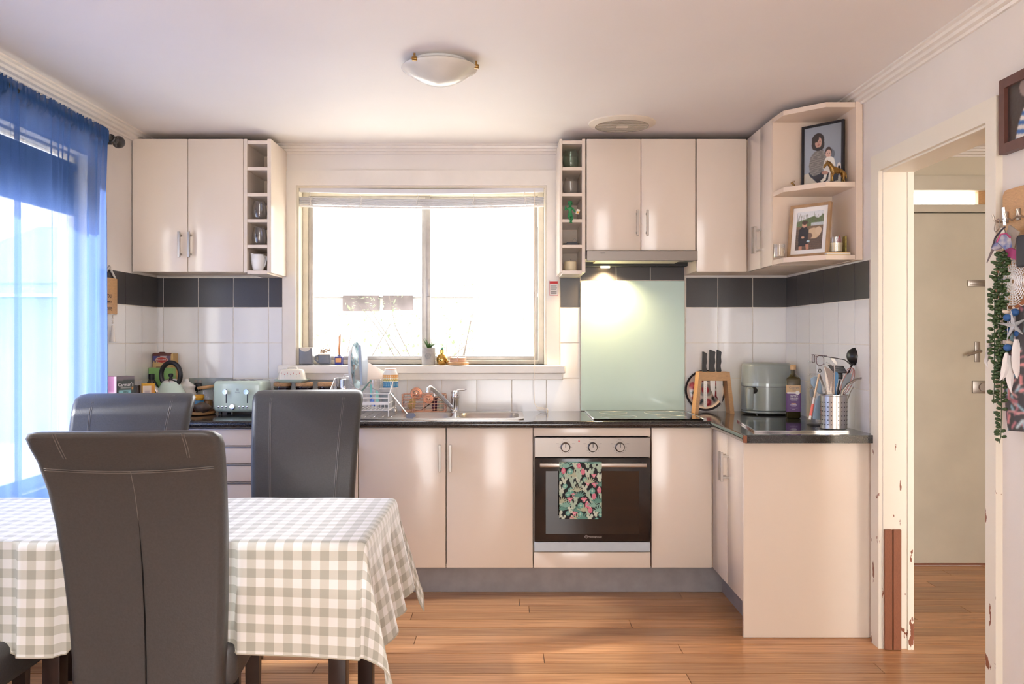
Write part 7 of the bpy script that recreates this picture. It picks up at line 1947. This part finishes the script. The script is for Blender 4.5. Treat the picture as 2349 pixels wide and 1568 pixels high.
# dream catcher
HC = Vector((1.532, 2.645, Z_(645, 2.645))); HR = .079
t = thing('dream_catcher', 'dream catcher with a white crochet web, blue beads, star and white feathers', 'dream catcher', HC)
bm = NB(); tube(bm, [HC + Vector((-.25 * HR * math.cos(a) * .3, HR * math.cos(a), HR * math.sin(a))) for a in np.linspace(0, 2 * PI, 40, endpoint=False)], .0055, 8, True); ob('hoop', bm, 'rattan', t)
bm = NB(); r_ = random.Random(2)
hp = lambda r, a: HC + Vector((-.075 * r * math.cos(a), r * math.cos(a), r * math.sin(a)))
for q in np.linspace(.12, .92, 9): tube(bm, [hp(HR * q * (1 + .03 * math.cos(14 * a)), a) for a in np.linspace(0, 2 * PI, 56, endpoint=False)], .0022 if q < .6 else .0016, 4, True)
for k in range(28): a = 2 * PI * k / 28; tube(bm, [hp(HR * .08, a), hp(HR * .98, a)], .0014, 4)
o = ob('crochet_web', bm, 'lace', t); o['kind'] = 'stuff'
bm = NB()
for k in range(9):
    a = 2 * PI * k / 9; c = hp(HR, a); u_ = Vector((0, math.cos(a), math.sin(a))); tube(bm, [c + u_ * .0075 * math.cos(b) + Vector((.0075 * math.sin(b), 0, 0)) for b in np.linspace(0, 2 * PI, 12, endpoint=False)], .001, 4, True)
ob('binding_cord', bm, 'lace', t)
for px, py, r in ((2328, 716, 9.5), (2311, 728, 9), (2336, 765, 9.5), (2311, 797, 9)):
    c = P(px, py, 2.63); bm = NB(); ball(bm, c, r * 2.63 / F, r * 2.63 / F, r * .92 * 2.63 / F, 14, 10); ob('bead', bm, 'bluebead', t)
for px, py in ((2331, 706), (2308, 715), (2315, 785), (2336, 755)):
    c = P(px, py, 2.634); bm = NB(); ball(bm, c, .013, .006, .006, 12, 8, RY(.15)); ob('shell', bm, 'shell', t)
bm = NB(); c = P(2311, 765, 2.66); box(bm, c.x - .006, c.x + .006, c.y - .003, c.y + .003, Z_(776, 2.66), Z_(740, 2.66), .001, 1); ob('blue_ribbon', bm, 'bluebead', t)
bm = NB(); c = P(2325, 746, 2.61); pts = []
for k in range(10):
    a = math.radians(100 + 36 * k); r = .05 if k % 2 == 0 else .011; pts.append(c + Vector((r * math.cos(a) * .85, -r * math.cos(a) * .3, r * math.sin(a))))
ctr = bm.verts.new(c + Vector((0, -.009, 0))); ring = [bm.verts.new(p) for p in pts]; bk_ = bm.verts.new(c + Vector((0, .006, 0)))
for k in range(10): bm.faces.new((ctr, ring[k], ring[(k + 1) % 10])); bm.faces.new((bk_, ring[(k + 1) % 10], ring[k]))
ob('star', bm, 'star', t, smooth=20)
def feather(pts, w_, Y):
    Pp = [P(a, b, Y) for a, b in pts]; n = 10; bm = NB(); rows = []
    for i in range(n + 1):
        u = i / n; k = u * (len(Pp) - 1); j = min(int(k), len(Pp) - 2); p = Pp[j].lerp(Pp[j + 1], k - j); d = (Pp[j + 1] - Pp[j]).normalized(); s_ = Vector((d.z, 0, -d.x)); ww = w_ * math.sin(PI * (.06 + .92 * u) ** .75)
        rows.append((bm.verts.new(p + s_ * ww + Vector((0, .002, 0))), bm.verts.new(p + Vector((0, -.002, 0))), bm.verts.new(p - s_ * ww + Vector((0, .002, 0)))))
    for a, b in zip(rows[:-1], rows[1:]): bm.faces.new((a[0], a[1], b[1], b[0])); bm.faces.new((a[1], a[2], b[2], b[1]))
    ob('feather', bm, 'feather', t, fix=False)
feather([(2310, 808), (2308, 840), (2302, 862), (2294, 873)], .012, 2.62); feather([(2332, 778), (2334, 820), (2334, 850), (2334, 868)], .017, 2.61); feather([(2316, 815), (2316, 850), (2318, 880), (2320, 900)], .013, 2.625); feather([(2273, 780), (2268, 810), (2262, 830), (2266, 842)], .008, 2.72)
bm = NB()
for px, y0_, y1_ in ((2311, 705, 800), (2328, 700, 790), (2336, 735, 780)): tube(bm, [P(px, y0_, 2.632), P(px, y1_, 2.632)], .0008, 4)
ob('threads', bm, 'lace', t)
# patterned tote below
pc = Pic(70, 120, (84, 82, 84)); r_ = random.Random(17)
for i in range(150):
    x, y = r_.random(), r_.random(); a = r_.uniform(0, 6.28); l_ = r_.uniform(.06, .16); pc.line(x, y, x + l_ * math.cos(a), y + l_ * .5 * math.sin(a), r_.uniform(.012, .025), r_.choice([(232, 158, 158), (226, 170, 168), (160, 200, 214), (206, 222, 226), (196, 130, 140)]))
def bag_fn(U, V):
    z0, z1 = Z_(984, 2.66), Z_(700, 2.66)
    z = z0 + V * (z1 - z0); y = 2.675 + .012 * np.sin(V * 3 + .4) - U * .30 + .02 * (1 - V) ; x = 1.548 - .006 * np.sin(U * 9) - .012 * np.sin(V * PI)
    return [x, y, z + .02 * (1 - V) * (U - .4)]
tag(pc.build('tote_bag', bag_fn, 'printcloth', None, (1.55, 2.52, 1.2)), 'dark cloth bag printed in pink and pale blue hanging below the dream catcher', 'bag')

set_type()
